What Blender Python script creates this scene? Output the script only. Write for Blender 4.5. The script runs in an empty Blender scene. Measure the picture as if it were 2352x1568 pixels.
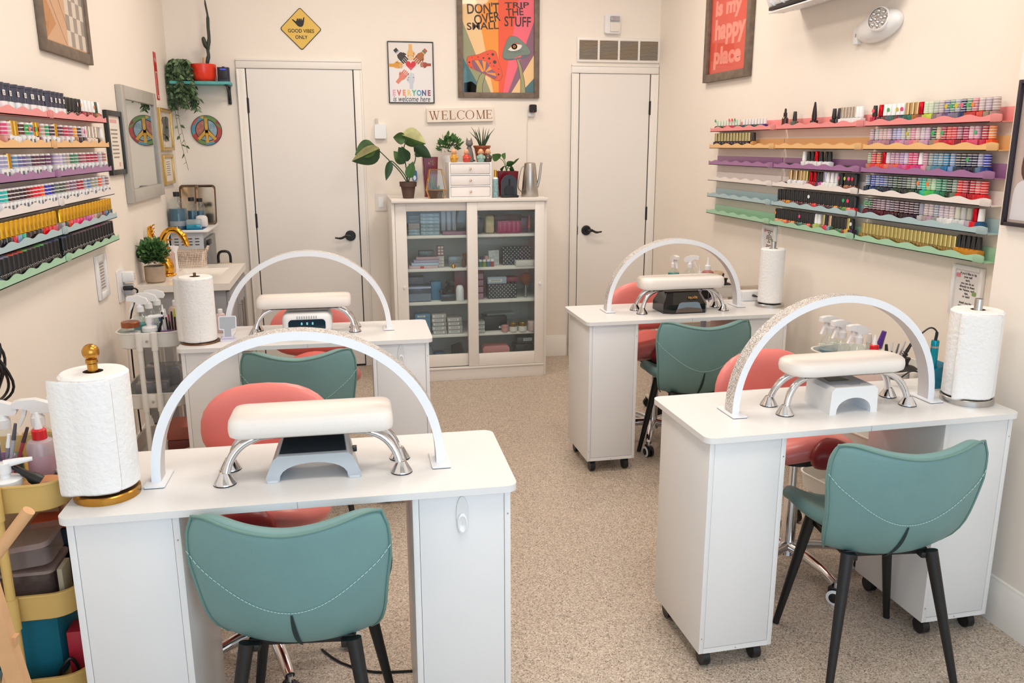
import bpy, bmesh, math, random
from mathutils import Vector, Matrix, Euler
random.seed(7)
C = bpy.context.scene.collection
PI = math.pi
XL, XR, YB, XN, YN, YF, ZC = -1.051, 2.262, 5.886, 2.06, 2.31, -0.95, 3.0   # left, right, back, near right wall and its end, front, ceiling

# ------------------------------------------------------------------ camera, world, lights, exposure
sc = bpy.context.scene
cam_d = bpy.data.cameras.new('camera'); cam = bpy.data.objects.new('camera', cam_d); C.objects.link(cam)
cam_d.sensor_width = 36.0; cam_d.sensor_fit = 'HORIZONTAL'; cam_d.lens = 36.0 * 1906.46 / 2352; cam_d.clip_start = 0.05
_p, _y, _r = 0.23273, 0.19924, -0.00222
F_ = Vector((math.sin(_y)*math.cos(_p), math.cos(_y)*math.cos(_p), -math.sin(_p)))
R_ = Vector((math.cos(_y), -math.sin(_y), 0)); U_ = R_.cross(F_)
r2 = math.cos(_r)*R_ + math.sin(_r)*U_; u2 = -math.sin(_r)*R_ + math.cos(_r)*U_
cam.matrix_world = Matrix(((r2.x, u2.x, -F_.x, 0), (r2.y, u2.y, -F_.y, 0), (r2.z, u2.z, -F_.z, 1.5461), (0, 0, 0, 1)))
sc.camera = cam
sc.view_settings.view_transform = 'Standard'; sc.view_settings.look = 'None'; sc.view_settings.gamma = 1
sc.view_settings.use_curve_mapping = False
sc.view_settings.exposure = 0.0
sc.cycles.use_denoising = True
sc.cycles.max_bounces = 10; sc.cycles.transparent_max_bounces = 24; sc.cycles.glossy_bounces = 4
sc.cycles.caustics_reflective = False; sc.cycles.caustics_refractive = False
sc.cycles.sample_clamp_indirect = 4.0
w = bpy.data.worlds.new('daylight'); sc.world = w; w.use_nodes = True
bg = w.node_tree.nodes['Background']; bg.inputs[0].default_value = (0.80, 0.90, 1.0, 1); bg.inputs[1].default_value = 1.6

def area(name, loc, rot, sx, sy, power, col):
    d = bpy.data.lights.new(name, 'AREA'); d.shape = 'RECTANGLE'; d.size = sx; d.size_y = sy; d.energy = power; d.color = col
    o = bpy.data.objects.new(name, d); C.objects.link(o); o.location = loc; o.rotation_euler = rot; return o
area('window_daylight', (0.55, YF - 0.25, 1.55), (math.radians(90), 0, 0), 2.9, 2.3, 40, (0.50, 0.75, 1.0))
LAMPS = [(0.2, 1.3), (1.1, 1.3), (0.1, 2.9), (1.3, 2.9), (0.05, 4.6), (1.4, 4.6)]
for _lx, _ly in LAMPS:
    area('ceiling_panel_light', (_lx, _ly, ZC - 0.035), (0, 0, 0), 0.5, 0.5, 10.2 if _ly < 2 else 13.4 if _ly < 4 else 15.5, (1.0, 0.895, 0.785))

# ------------------------------------------------------------------ materials
def lin(c):
    if isinstance(c, str):
        c = c.lstrip('#')
        if len(c) == 3: c = ''.join(x*2 for x in c)
        c = tuple(int(c[i:i+2], 16) for i in (0, 2, 4))
    return tuple(((x/255)/12.92 if x/255 <= 0.04045 else ((x/255+0.055)/1.055)**2.4) for x in c) + (1,)
MATS = {}
def mat(name, col, rough=0.5, metal=0.0, coat=0.0, emit=0.0, noise=None, bump=None, spec=0.5, subs=0):
    """noise=(scale, amount): gentle colour mottling; bump=(scale, strength)"""
    key = name
    if key in MATS: return MATS[key]
    m = bpy.data.materials.new(name); m.use_nodes = True; nt = m.node_tree; b = nt.nodes['Principled BSDF']
    c = lin(col); b.inputs['Base Color'].default_value = c; b.inputs['Roughness'].default_value = rough; b.inputs['Metallic'].default_value = metal
    b.inputs['Coat Weight'].default_value = coat; b.inputs['Coat Roughness'].default_value = 0.08; b.inputs['Specular IOR Level'].default_value = spec
    if emit: b.inputs['Emission Color'].default_value = c; b.inputs['Emission Strength'].default_value = emit
    if noise or bump:
        tc = nt.nodes.new('ShaderNodeTexCoord')
    if noise:
        n = nt.nodes.new('ShaderNodeTexNoise'); n.inputs['Scale'].default_value = noise[0]; n.inputs['Detail'].default_value = 4
        nt.links.new(tc.outputs['Object'], n.inputs['Vector'])
        r = nt.nodes.new('ShaderNodeValToRGB'); a = noise[1]
        r.color_ramp.elements[0].position = 0.3; r.color_ramp.elements[1].position = 0.7
        r.color_ramp.elements[0].color = tuple(x*(1-a) for x in c[:3]) + (1,); r.color_ramp.elements[1].color = tuple(min(1, x*(1+a)) for x in c[:3]) + (1,)
        nt.links.new(n.outputs['Fac'], r.inputs['Fac']); nt.links.new(r.outputs['Color'], b.inputs['Base Color'])
    if bump:
        n2 = nt.nodes.new('ShaderNodeTexNoise'); n2.inputs['Scale'].default_value = bump[0]; n2.inputs['Detail'].default_value = 3
        nt.links.new(tc.outputs['Object'], n2.inputs['Vector'])
        bp = nt.nodes.new('ShaderNodeBump'); bp.inputs['Strength'].default_value = bump[1]; bp.inputs['Distance'].default_value = 0.01
        nt.links.new(n2.outputs['Fac'], bp.inputs['Height']); nt.links.new(bp.outputs['Normal'], b.inputs['Normal'])
    MATS[key] = m; return m
def clear(name, col, opacity=0.15, rough=0.05, gloss=1.0):
    """thin see-through plastic or glass: tinted pass-through, some body colour, Fresnel gloss"""
    if name in MATS: return MATS[name]
    m = bpy.data.materials.new(name); m.use_nodes = True; nt = m.node_tree
    for n in list(nt.nodes):
        if n.type != 'OUTPUT_MATERIAL': nt.nodes.remove(n)
    out = nt.nodes['Material Output']; c = lin(col)
    t = nt.nodes.new('ShaderNodeBsdfTransparent'); t.inputs[0].default_value = tuple(0.45 + 0.55*x for x in c[:3]) + (1,)
    d = nt.nodes.new('ShaderNodeBsdfPrincipled'); d.inputs['Base Color'].default_value = c; d.inputs['Roughness'].default_value = rough
    mx = nt.nodes.new('ShaderNodeMixShader'); mx.inputs[0].default_value = opacity
    nt.links.new(t.outputs[0], mx.inputs[1]); nt.links.new(d.outputs[0], mx.inputs[2])
    g = nt.nodes.new('ShaderNodeBsdfGlossy'); g.inputs['Roughness'].default_value = rough
    fr = nt.nodes.new('ShaderNodeFresnel'); fr.inputs[0].default_value = 1.45
    mul = nt.nodes.new('ShaderNodeMath'); mul.operation = 'MULTIPLY'; nt.links.new(fr.outputs[0], mul.inputs[0])
    ge = nt.nodes.new('ShaderNodeNewGeometry'); fm = nt.nodes.new('ShaderNodeMath'); fm.operation = 'MULTIPLY_ADD'; fm.inputs[1].default_value = -gloss; fm.inputs[2].default_value = gloss
    nt.links.new(ge.outputs['Backfacing'], fm.inputs[0]); nt.links.new(fm.outputs[0], mul.inputs[1])
    m2 = nt.nodes.new('ShaderNodeMixShader'); nt.links.new(mul.outputs[0], m2.inputs[0]); nt.links.new(mx.outputs[0], m2.inputs[1]); nt.links.new(g.outputs[0], m2.inputs[2])
    nt.links.new(m2.outputs[0], out.inputs[0]); MATS[name] = m; return m
def col(c, rough=0.35, **k):            # quick solid colour
    return mat('paint_%s_%d%s' % (c.lstrip('#'), int(rough*100), ''.join('%s%s' % (a[0], int(v*100)) for a, v in sorted(k.items()) if not isinstance(v, tuple))), c, rough, **k)

# ------------------------------------------------------------------ mesh builder
def fr(o=(0,0,0), u=(1,0,0), v=(0,1,0)):
    u, v = Vector(u).normalized(), Vector(v).normalized(); n = u.cross(v); o = Vector(o)
    return Matrix(((u.x, v.x, n.x, o.x), (u.y, v.y, n.y, o.y), (u.z, v.z, n.z, o.z), (0, 0, 0, 1)))
def rot(x=0, y=0, z=0, at=(0,0,0)):
    return Matrix.Translation(at) @ Euler((math.radians(x), math.radians(y), math.radians(z))).to_matrix().to_4x4()
_fontmesh = {}
class MB:
    def __init__(s): s.bm = bmesh.new(); s.mats = []
    def mi(s, m):
        if m not in s.mats: s.mats.append(m)
        return s.mats.index(m)
    def _add(s, verts, faces, m, M=None):
        vs = [s.bm.verts.new(M @ Vector(v) if M else Vector(v)) for v in verts]; i = s.mi(m)
        for f in faces:
            try: fc = s.bm.faces.new([vs[k] for k in f]); fc.material_index = i
            except ValueError: pass
        return vs
    def box(s, c, d, m, bev=0.0, M=None, seg=2):
        t = bmesh.new(); bmesh.ops.create_cube(t, size=1)
        for v in t.verts: v.co = Vector((v.co.x*d[0], v.co.y*d[1], v.co.z*d[2]))
        if bev: bmesh.ops.bevel(t, geom=t.edges[:], offset=min(bev, min(d)*0.49), segments=seg, profile=0.5, affect='EDGES')
        T = (M or Matrix()) @ Matrix.Translation(c); s.merge(t, m, T)
    def merge(s, t, m, T=None):
        t.verts.index_update(); s._add([v.co.copy() for v in t.verts], [[v.index for v in f.verts] for f in t.faces], m, T); t.free()
    def lathe(s, prof, m, c=(0,0,0), n=20, M=None, ms=None, sx=1, sy=1):
        """prof [(r,z)]; ms: material per segment"""
        T = (M or Matrix()) @ Matrix.Translation(c); rings = []
        for r, z in prof:
            if r < 1e-6: rings.append([s.bm.verts.new(T @ Vector((0, 0, z)))])
            else: rings.append([s.bm.verts.new(T @ Vector((sx*r*math.cos(2*PI*k/n), sy*r*math.sin(2*PI*k/n), z))) for k in range(n)])
        for j in range(len(rings)-1):
            a, b = rings[j], rings[j+1]; i = s.mi(ms[j] if ms else m)
            for k in range(n):
                k2 = (k+1) % n
                if len(a) == 1 and len(b) == 1: break
                if len(a) == 1: q = [a[0], b[k2], b[k]]
                elif len(b) == 1: q = [a[k], a[k2], b[0]]
                else: q = [a[k], a[k2], b[k2], b[k]]
                try: s.bm.faces.new(q).material_index = i
                except ValueError: pass
    def cyl(s, p0, p1, r0, m, r1=None, n=16):
        p0, p1 = Vector(p0), Vector(p1); r1 = r0 if r1 is None else r1; d = p1-p0; L = d.length; z = d/L
        x = z.orthogonal().normalized(); M = fr(p0, x, z.cross(x)); s.lathe([(0,0),(r0,0),(r1,L),(0,L)], m, n=n, M=M)
    def tube(s, pts, r, m, n=8, closed=False, caps=True, flat=1.0):
        pts = [Vector(p) for p in pts]; N = len(pts); rs = r if isinstance(r, (list, tuple)) else [r]*N; rings = []; up = None
        for i in range(N):
            a = pts[i-1] if (i or closed) else pts[i]; b = pts[(i+1) % N] if (i < N-1 or closed) else pts[i]
            t = (b-a).normalized() if (b-a).length > 1e-9 else Vector((0,0,1))
            if up is None: up = t.orthogonal().normalized()
            up = (up - t*up.dot(t)); up = up.normalized() if up.length > 1e-6 else t.orthogonal().normalized()
            w2 = t.cross(up); rings.append([s.bm.verts.new(pts[i] + rs[i]*(math.cos(2*PI*k/n)*up + flat*math.sin(2*PI*k/n)*w2)) for k in range(n)])
        i0 = s.mi(m)
        for j in range(N if closed else N-1):
            a, b = rings[j], rings[(j+1) % N]
            for k in range(n):
                try: s.bm.faces.new([a[k], a[(k+1) % n], b[(k+1) % n], b[k]]).material_index = i0
                except ValueError: pass
        if caps and not closed:
            for ring in (rings[0][::-1], rings[-1]):
                try: s.bm.faces.new(ring).material_index = i0
                except ValueError: pass
    def poly(s, pts, m, M=None, z=0):
        pts = [(p[0], p[1], z) if len(p) == 2 else p for p in pts]
        s._add(pts, [list(range(len(pts)))], m, M)
    def prism(s, pts, z0, z1, m, M=None, ms=None, bev=0):
        """outline pts (2D), extruded z0..z1 in frame M"""
        n = len(pts); t = bmesh.new()
        lo = [t.verts.new((p[0], p[1], z0)) for p in pts]; hi = [t.verts.new((p[0], p[1], z1)) for p in pts]
        t.faces.new(lo[::-1]); t.faces.new(hi)
        for k in range(n): t.faces.new([lo[k], lo[(k+1) % n], hi[(k+1) % n], hi[k]])
        if bev: bmesh.ops.bevel(t, geom=[e for e in t.edges if e.is_manifold and e.calc_face_angle(0) > 0.6], offset=bev, segments=2, profile=0.5, affect='EDGES')
        s.merge(t, m, M)
    def grid(s, fn, nu, nv, m, closeu=False, mfn=None):
        vs = [[s.bm.verts.new(Vector(fn(i/(nu if closeu else nu-1), j/(nv-1)))) for i in range(nu)] for j in range(nv)]; i0 = s.mi(m)
        for j in range(nv-1):
            for i in range(nu if closeu else nu-1):
                f = s.bm.faces.new([vs[j][i], vs[j][(i+1) % nu], vs[j+1][(i+1) % nu], vs[j+1][i]])
                f.material_index = s.mi(mfn(i/nu, j/nv)) if mfn else i0
    def ball(s, c, r, m, n=16, k=10, M=None):
        r = (r, r, r) if not isinstance(r, (tuple, list)) else r
        prof = [(math.sin(PI*j/k), -math.cos(PI*j/k)) for j in range(k+1)]; prof[0] = (0, -1); prof[-1] = (0, 1)
        T = (M or Matrix()) @ Matrix.Translation(c) @ Matrix.Diagonal((r[0], r[1], r[2], 1)); s.lathe(prof, m, n=n, M=T)
    def text(s, txt, m, M, size=0.05, align='CENTER', sx=1.0, shear=0.0, bold=0.0, space=1.0, fit=None):
        cu = bpy.data.curves.new('t', 'FONT'); cu.body = txt; cu.size = size; cu.align_x = align; cu.align_y = 'CENTER'; cu.shear = shear; cu.offset = bold
        cu.space_character = space; cu.resolution_u = 3; cu.fill_mode = 'FRONT'
        o = bpy.data.objects.new('t', cu); C.objects.link(o); dg = bpy.context.evaluated_depsgraph_get(); dg.update()
        me = bpy.data.meshes.new_from_object(o.evaluated_get(dg))
        S = M @ Matrix.Diagonal((sx, 1, 1, 1))
        if fit:         # stretch to a given width and height, centred
            xs = [v.co.x for v in me.vertices]; ys = [v.co.y for v in me.vertices]; a, b, c, d = min(xs), max(xs), min(ys), max(ys)
            S = M @ Matrix.Diagonal((fit[0]/(b-a), fit[1]/(d-c), 1, 1)) @ Matrix.Translation((-(a+b)/2, -(c+d)/2, 0))
        s._add([v.co.copy() for v in me.vertices], [list(p.vertices) for p in me.polygons], m, S)
        bpy.data.objects.remove(o); bpy.data.curves.remove(cu); bpy.data.meshes.remove(me)
    def mesh(s, name, smooth=True, ang=38, weld=0):
        if weld: bmesh.ops.remove_doubles(s.bm, verts=s.bm.verts, dist=weld)
        me = bpy.data.meshes.new(name); s.bm.to_mesh(me); s.bm.free()
        for m in s.mats: me.materials.append(m)
        if smooth:
            me.polygons.foreach_set('use_smooth', [True]*len(me.polygons)); me.set_sharp_from_angle(angle=math.radians(ang))
        return me
    def build(s, name, parent=None, label=None, cat=None, group=None, loc=(0,0,0), rz=0, kind=None, fix=True, **k):
        if fix: bmesh.ops.recalc_face_normals(s.bm, faces=s.bm.faces)
        o = bpy.data.objects.new(name, s.mesh(name, **k)); C.objects.link(o); o.parent = parent; o.location = loc; o.rotation_euler = (0, 0, rz)
        tag(o, label, cat, group, kind); return o
def tag(o, label=None, cat=None, group=None, kind=None):
    if label: o['label'] = label
    if cat: o['category'] = cat
    if group: o['group'] = group
    if kind: o['kind'] = kind
    return o
def thing(name, label, cat, loc=(0,0,0), rz=0, group=None):
    o = bpy.data.objects.new(name, None); o.empty_display_size = 0.05; C.objects.link(o); o.location = loc; o.rotation_euler = (0, 0, rz)
    return tag(o, label, cat, group)
def subdiv(o, lv=2, thick=None, off=0.0):
    if thick: md = o.modifiers.new('thickness', 'SOLIDIFY'); md.thickness = thick; md.offset = off; md.use_even_offset = True
    md = o.modifiers.new('smooth', 'SUBSURF'); md.levels = lv; md.render_levels = lv
    return o
def dup(root, loc=None, rz=None, label=None, group=None):
    r = root.copy(); C.objects.link(r)
    if loc is not None: r.location = loc
    if rz is not None: r.rotation_euler = (0, 0, rz)
    if label: r['label'] = label
    if group: r['group'] = group
    for ch in list(root.children):
        c = ch.copy(); C.objects.link(c); c.parent = r
        for g in list(ch.children):
            d = g.copy(); C.objects.link(d); d.parent = c
    return r
def circ(r, n=24, cx=0, cy=0, a0=0, a1=2*PI, ry=None):
    full = abs(a1-a0-2*PI) < 1e-6
    return [(cx + r*math.cos(a0+(a1-a0)*k/(n if full else n-1)), cy + (ry or r)*math.sin(a0+(a1-a0)*k/(n if full else n-1))) for k in range(n)]
def rrect(w2, h2, r, n=5):
    out = []
    for cx, cy, a in ((w2-r, h2-r, 0), (-w2+r, h2-r, 90), (-w2+r, -h2+r, 180), (w2-r, -h2+r, 270)):
        out += [(cx + r*math.cos(math.radians(a+90*k/n)), cy + r*math.sin(math.radians(a+90*k/n))) for k in range(n+1)]
    return out
def arc(p0, p1, p2, n=12):      # quadratic curve
    p0, p1, p2 = Vector(p0), Vector(p1), Vector(p2)
    return [(1-t)**2*p0 + 2*t*(1-t)*p1 + t*t*p2 for t in [k/(n-1) for k in range(n)]]
def spline(pts, n=6):
    P = [Vector(p) for p in pts]; P = [2*P[0]-P[1]] + P + [2*P[-1]-P[-2]]; out = []
    for i in range(1, len(P)-2):
        for k in range(n):
            t = k/n; a, b, c, d = P[i-1:i+3]
            out.append(0.5*((2*b) + (c-a)*t + (2*a-5*b+4*c-d)*t*t + (3*b-a-3*c+d)*t**3))
    return out + [P[-2]]

# shared materials
WHITE = mat('white_laminate', (232, 231, 230), 0.35, noise=(3, 0.01))
WALLM = mat('cream_wall_paint', (243, 234, 223), 0.7, noise=(2.0, 0.012), bump=(60, 0.03))
TRIMM = mat('white_trim_paint', (240, 235, 228), 0.4)
DOORM = mat('white_door_paint', (238, 233, 227), 0.42)
BLACK = mat('black_plastic', (22, 22, 24), 0.4)
DARK = mat('charcoal_gap', (38, 36, 36), 0.7)
CHROME = mat('chrome', (225, 225, 228), 0.07, metal=1.0)
STEEL = mat('brushed_steel', (190, 188, 185), 0.28, metal=1.0)
GOLD = mat('polished_gold', (226, 165, 60), 0.16, metal=1.0)
BRASS = mat('brushed_brass', (190, 138, 62), 0.25, metal=1.0)
WPLAS = mat('white_plastic', (238, 238, 238), 0.3)
CREAM = mat('cream_enamel', (232, 226, 214), 0.35)
GLASS = clear('clear_glass', (240, 246, 246), 0.05, 0.04)
LEAF = [mat('leaf_green_%s' % n, c, 0.45, noise=(30, 0.12)) for n, c in (('dark', (44, 74, 44)), ('mid', (62, 104, 54)), ('light', (96, 138, 78)))]
SOIL = mat('dark_soil', (52, 38, 28), 0.9, bump=(120, 0.5))
# ------------------------------------------------------------------ the room
def floor_mat():
    m = bpy.data.materials.new('speckled_flake_floor'); m.use_nodes = True; nt = m.node_tree; b = nt.nodes['Principled BSDF']
    tc = nt.nodes.new('ShaderNodeTexCoord')
    def vor(scale, stops):
        v = nt.nodes.new('ShaderNodeTexVoronoi'); v.inputs['Scale'].default_value = scale; v.inputs['Randomness'].default_value = 1
        nt.links.new(tc.outputs['Object'], v.inputs['Vector'])
        bw = nt.nodes.new('ShaderNodeSeparateColor'); nt.links.new(v.outputs['Color'], bw.inputs[0])
        r = nt.nodes.new('ShaderNodeValToRGB'); r.color_ramp.interpolation = 'CONSTANT'
        e = r.color_ramp.elements; e[0].position = 0; e[0].color = lin(stops[0][1]); e[1].position = stops[1][0]; e[1].color = lin(stops[1][1])
        for p, c in stops[2:]: x = e.new(p); x.color = lin(c)
        nt.links.new(bw.outputs[0], r.inputs['Fac']); return r
    a = vor(230, [(0, (96, 84, 74)), (0.09, (136, 118, 102)), (0.24, (176, 158, 140)), (0.5, (198, 181, 163)), (0.8, (216, 202, 186)), (0.93, (232, 222, 208))])
    c = vor(340, [(0, (66, 58, 52)), (0.06, (150, 132, 116)), (0.25, (190, 172, 154)), (0.55, (206, 190, 172)), (0.85, (222, 210, 196))])
    mx = nt.nodes.new('ShaderNodeMix'); mx.data_type = 'RGBA'; mx.inputs['Factor'].default_value = 0.5
    nt.links.new(a.outputs['Color'], mx.inputs['A']); nt.links.new(c.outputs['Color'], mx.inputs['B'])
    nt.links.new(mx.outputs['Result'], b.inputs['Base Color']); b.inputs['Roughness'].default_value = 0.38
    return m
def slab(name, x0, x1, y0, y1, z0, z1, m, bev=0, **k):
    mb = MB(); mb.box(((x0+x1)/2, (y0+y1)/2, (z0+z1)/2), (x1-x0, y1-y0, z1-z0), m, bev); return mb.build(name, kind='structure', **k)
slab('floor', XL-.12, XR+.12, YF-.12, YB+.12, -0.1, 0, floor_mat())
CEIL = mat('ceiling_paint', (240, 232, 222), 0.8)
slab('ceiling', XL-.12, XR+.12, YF-.12, YB+.12, ZC, ZC+.1, CEIL)
slab('wall_left', XL-.12, XL, YF-.12, YB+.12, 0, ZC, WALLM)
slab('wall_right', XR, XR+.12, YF-.12, YB+.12, 0, ZC, WALLM)
slab('wall_right_near', XN, XR, YF, YN, 0, ZC, WALLM)
slab('wall_back', XL, XR, YB, YB+.12, 0, ZC, WALLM)
mb = MB()       # front wall with the shop window opening
for x0, x1, z0, z1 in ((XL, -0.85, 0, ZC), (1.95, XN, 0, ZC), (-0.85, 1.95, 0, 0.42), (-0.85, 1.95, 2.7, ZC)):
    mb.box(((x0+x1)/2, YF-.06, (z0+z1)/2), (x1-x0, .12, z1-z0), WALLM)
mb.build('wall_front', kind='structure')
win = bpy.data.objects.new('window_1', None); C.objects.link(win); win['kind'] = 'structure'
mb = MB()
for x0, x1, z0, z1 in ((-.85, 1.95, .42, .47), (-.85, 1.95, 2.65, 2.7), (-.85, -.8, .47, 2.65), (1.9, 1.95, .47, 2.65), (.53, .57, .47, 2.65)):
    mb.box(((x0+x1)/2, YF-.06, (z0+z1)/2), (x1-x0, .07, z1-z0), mat('dark_window_frame', (60, 60, 62), .4))
mb.build('window_frame', win)
# recessed ceiling lamps
for i, (lx, ly) in enumerate(LAMPS):
    t = thing('ceiling_light', 'square white ceiling panel light, %s of the six in the ceiling' % ['front left', 'front right', 'middle left', 'middle right', 'rear left', 'rear right'][i], 'ceiling light', (lx, ly, ZC), group='ceiling panel lights')
    mb = MB(); mb.prism(rrect(.29, .29, .02), -.03, -.004, WPLAS); mb.build('frame', t)
# baseboards
def baseboard(name, p0, p1, inward):
    p0, p1 = Vector(p0), Vector(p1); d = p1-p0; L = d.length; u = d.normalized()
    prof = [(0, 0), (.016, 0), (.016, .115), (.013, .12), (.013, .133), (.008, .14), (.006, .152), (0, .155)]
    M = Matrix(((inward[0], 0, u.x, p0.x), (inward[1], 0, u.y, p0.y), (0, 1, 0, 0), (0, 0, 0, 1)))
    mb = MB(); mb.prism(prof, 0, L, TRIMM, M); return mb.build(name, kind='structure')
baseboard('baseboard_right_near', (XN, YF, 0), (XN, YN, 0), (-1, 0))
baseboard('baseboard_right', (XR, YN, 0), (XR, YB-.02, 0), (-1, 0))
baseboard('baseboard_left', (XL, YF, 0), (XL, YB-.02, 0), (1, 0))
baseboard('baseboard_back_middle', (.2, YB, 0), (1.6, YB, 0), (0, -1))
baseboard('baseboard_back_left', (XL, YB, 0), (-.66, YB, 0), (0, -1))
# doors on the back wall: slab, casing, hinges, lever handle
def door(name, x0, x1, h, hinge_x, handle_x, lever, w=.058, wl=None, wr=None):
    wl = w if wl is None else wl; wr = w if wr is None else wr
    d = bpy.data.objects.new(name, None); C.objects.link(d); d['kind'] = 'structure'; d.location = (0, YB, 0)
    mb = MB(); mb.box(((x0+x1)/2, -.004, h/2+.008), (x1-x0-.008, .008, h-.014), DOORM); mb.build('door_panel', d)
    mb = MB()
    for a, b in ((x0-.003, x0+.003), (x1-.003, x1+.003)): mb.box(((a+b)/2, -.0022, h/2), (b-a, .004, h), DARK)
    mb.box(((x0+x1)/2, -.0022, h), (x1-x0, .004, .006), DARK); mb.box(((x0+x1)/2, -.0025, .006), (x1-x0, .005, .012), BLACK); mb.build('door_gap', d)
    mb = MB()
    for a, b in ((x0-wl, x0-.003), (x1+.003, x1+wr)):
        mb.box(((a+b)/2, -.009, (h+.0)/2), (b-a, .018, h), TRIMM, .004)
        mb.box(((a if a < x0-.01 and b < x0 else b-.012)+.006, -.012, h/2), (.012, .024, h), TRIMM, .004)
    mb.box(((x0-wl+x1+wr)/2, -.009, h+w/2+.003), (x1-x0+wl+wr, .018, w), TRIMM, .004)
    mb.box(((x0-wl+x1+wr)/2, -.012, h+w-.004), (x1-x0+wl+wr, .024, .012), TRIMM, .004); mb.build('door_casing', d)
    for z in (1.80, 1.05, .22):
        mb = MB(); mb.cyl((hinge_x, -.012, z-.048), (hinge_x, -.012, z+.048), .007, BLACK, n=10); mb.box((hinge_x, -.006, z), (.018, .01, .09), BLACK); mb.build('hinge', d)
    mb = MB(); z = .935
    mb.lathe([(0, 0), (.036, 0), (.036, .008), (.03, .014), (0, .014)], BLACK, M=fr((handle_x, -.008, z), (1, 0, 0), (0, 0, 1)), n=24)
    mb.cyl((handle_x, -.018, z), (handle_x, -.055, z), .011, BLACK)
    s = lever; mb.tube(spline([(handle_x, -.055, z), (handle_x+s*.03, -.058, z+.002), (handle_x+s*.065, -.058, z-.012), (handle_x+s*.105, -.056, z-.008)], 5), [.011]*6+[.008]*6+[.006]*3+[.005], BLACK, n=8)
    mb.build('door_handle', d)
    ex = x1 if lever < 0 else x0
    mb = MB(); mb.box((ex, -.008, z), (.008, .012, .06), BLACK); mb.build('strike_plate', d)
    return d
door('door_1', -.575, .1115, 2.03, -.575, .046, -1)
door('door_2', 1.674, 2.2, 2.03, 2.203, 1.742, 1, wr=.058)
# vent grille over the right door
vg = thing('air_vent', 'long white louvred air vent over the right-hand white door', 'vent', (0, YB, 0))
mb = MB(); mb.box((1.957, -.008, 2.19), (.61, .016, .165), TRIMM, .004); mb.build('frame', vg)
vb = mat('vent_shadow', (92, 82, 70), .8)
for k in range(4):
    cx = 1.662 + .072 + k*.148
    mb = MB(); mb.box((cx, -.0165, 2.188), (.132, .002, .128), vb)
    for j in range(14):
        mb.box((cx, -.019, 2.188-.06+j*.0092), (.13, .003, .0045), mat('vent_slat', (168, 154, 136), .5), M=None)
    mb.build('louvre_panel', vg)

# ------------------------------------------------------------------ manicure desks
TOPZ = .748
def desk(label, x, y, r, handle):
    t = thing('manicure_desk', label, 'desk', (x, y, 0), r)
    W, D = 1.035, .41
    mb = MB(); mb.prism([(W/2+a, D/2+b) for a, b in rrect(W/2, D/2, .028)], TOPZ-.017, TOPZ, WHITE, bev=.002)
    mb.box((W*.5, .0, TOPZ-.0085), (.0012, .0012, .016), mat('seam_grey', (170, 168, 165), .6)); mb.build('tabletop', t)
    for side in (0, 1):
        x0 = .0167 if not side else W-.0167-.2377; x1 = x0+.2377; y0, y1, z0, z1 = .0131, .361, .0617, TOPZ-.017
        mb = MB(); th = .015
        mb.box((x0+th/2, (y0+y1)/2, (z0+z1)/2), (th, y1-y0, z1-z0), WHITE, .001); mb.box((x1-th/2, (y0+y1)/2, (z0+z1)/2), (th, y1-y0, z1-z0), WHITE, .001)
        mb.box(((x0+x1)/2, (y0+y1)/2, z0+th/2), (x1-x0-2*th, y1-y0, th), WHITE); mb.box(((x0+x1)/2, y1-th/2, (z0+z1)/2), (x1-x0-2*th, th, z1-z0), WHITE)
        mb.box(((x0+x1)/2, (y0+y1)/2, z1-th/2-.001), (x1-x0-2*th, y1-y0-.01, th), WHITE)
        for px, pz in ((x0+.007, z0+.05), (x1-.007, z1-.06), ((x0+x1)/2, z0+.007)):
            mb.cyl((px, y0+.0002, pz), (px, y0-.0008, pz), .002, STEEL, n=8)
        mb.build('pedestal', t)
        mb = MB(); mb.box(((x0+x1)/2, y0+.0075, (z0+th+z1)/2), (x1-x0-2*th-.002, .012, z1-z0-th-.003), WHITE, .001); pn = mb.build('front_panel', t)
        if handle and side:
            mb = MB(); hx = (x0+x1)/2; M = fr((hx, y0, z1-.055), (1, 0, 0), (0, 0, 1))
            mb.prism(circ(.0145, 20, ry=.05), 0, .003, mat('pull_white', (226, 226, 226), .25), M, bev=.001)
            mb.lathe([(.0005, 0), (.012, .004), (.0125, .006), (.0095, .008), (.006, .004), (.0005, .002)], WPLAS, M=M @ Matrix.Translation((0, -.02, 0)) @ Matrix.Diagonal((1, 2.2, 1, 1)))
            mb.build('pull_handle', pn)
        for cx in (x0+.035, x1-.035):
            for cy in (y0+.04, y1-.04):
                mb = MB(); mb.cyl((cx-.012, cy, .0265), (cx+.012, cy, .0265), .0265, BLACK, n=18); mb.box((cx, cy+.004, .052), (.034, .034, .018), BLACK, .004); mb.build('caster', t)
    return t
D1 = desk('white manicure desk at the front with the brass towel holder on it', -.6514, 1.8455, -.0186, True)
D2 = desk('white manicure desk at the front beside the right wall', .9638, 2.0327, .0189, False)
D3 = desk('white manicure desk in front of the right back door', 1.0791, 3.5937, .0049, False)
D4 = desk('white manicure desk next to the sink cabinet, holding a phone stand', -.6853, 3.4399, -.0175, True)

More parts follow.
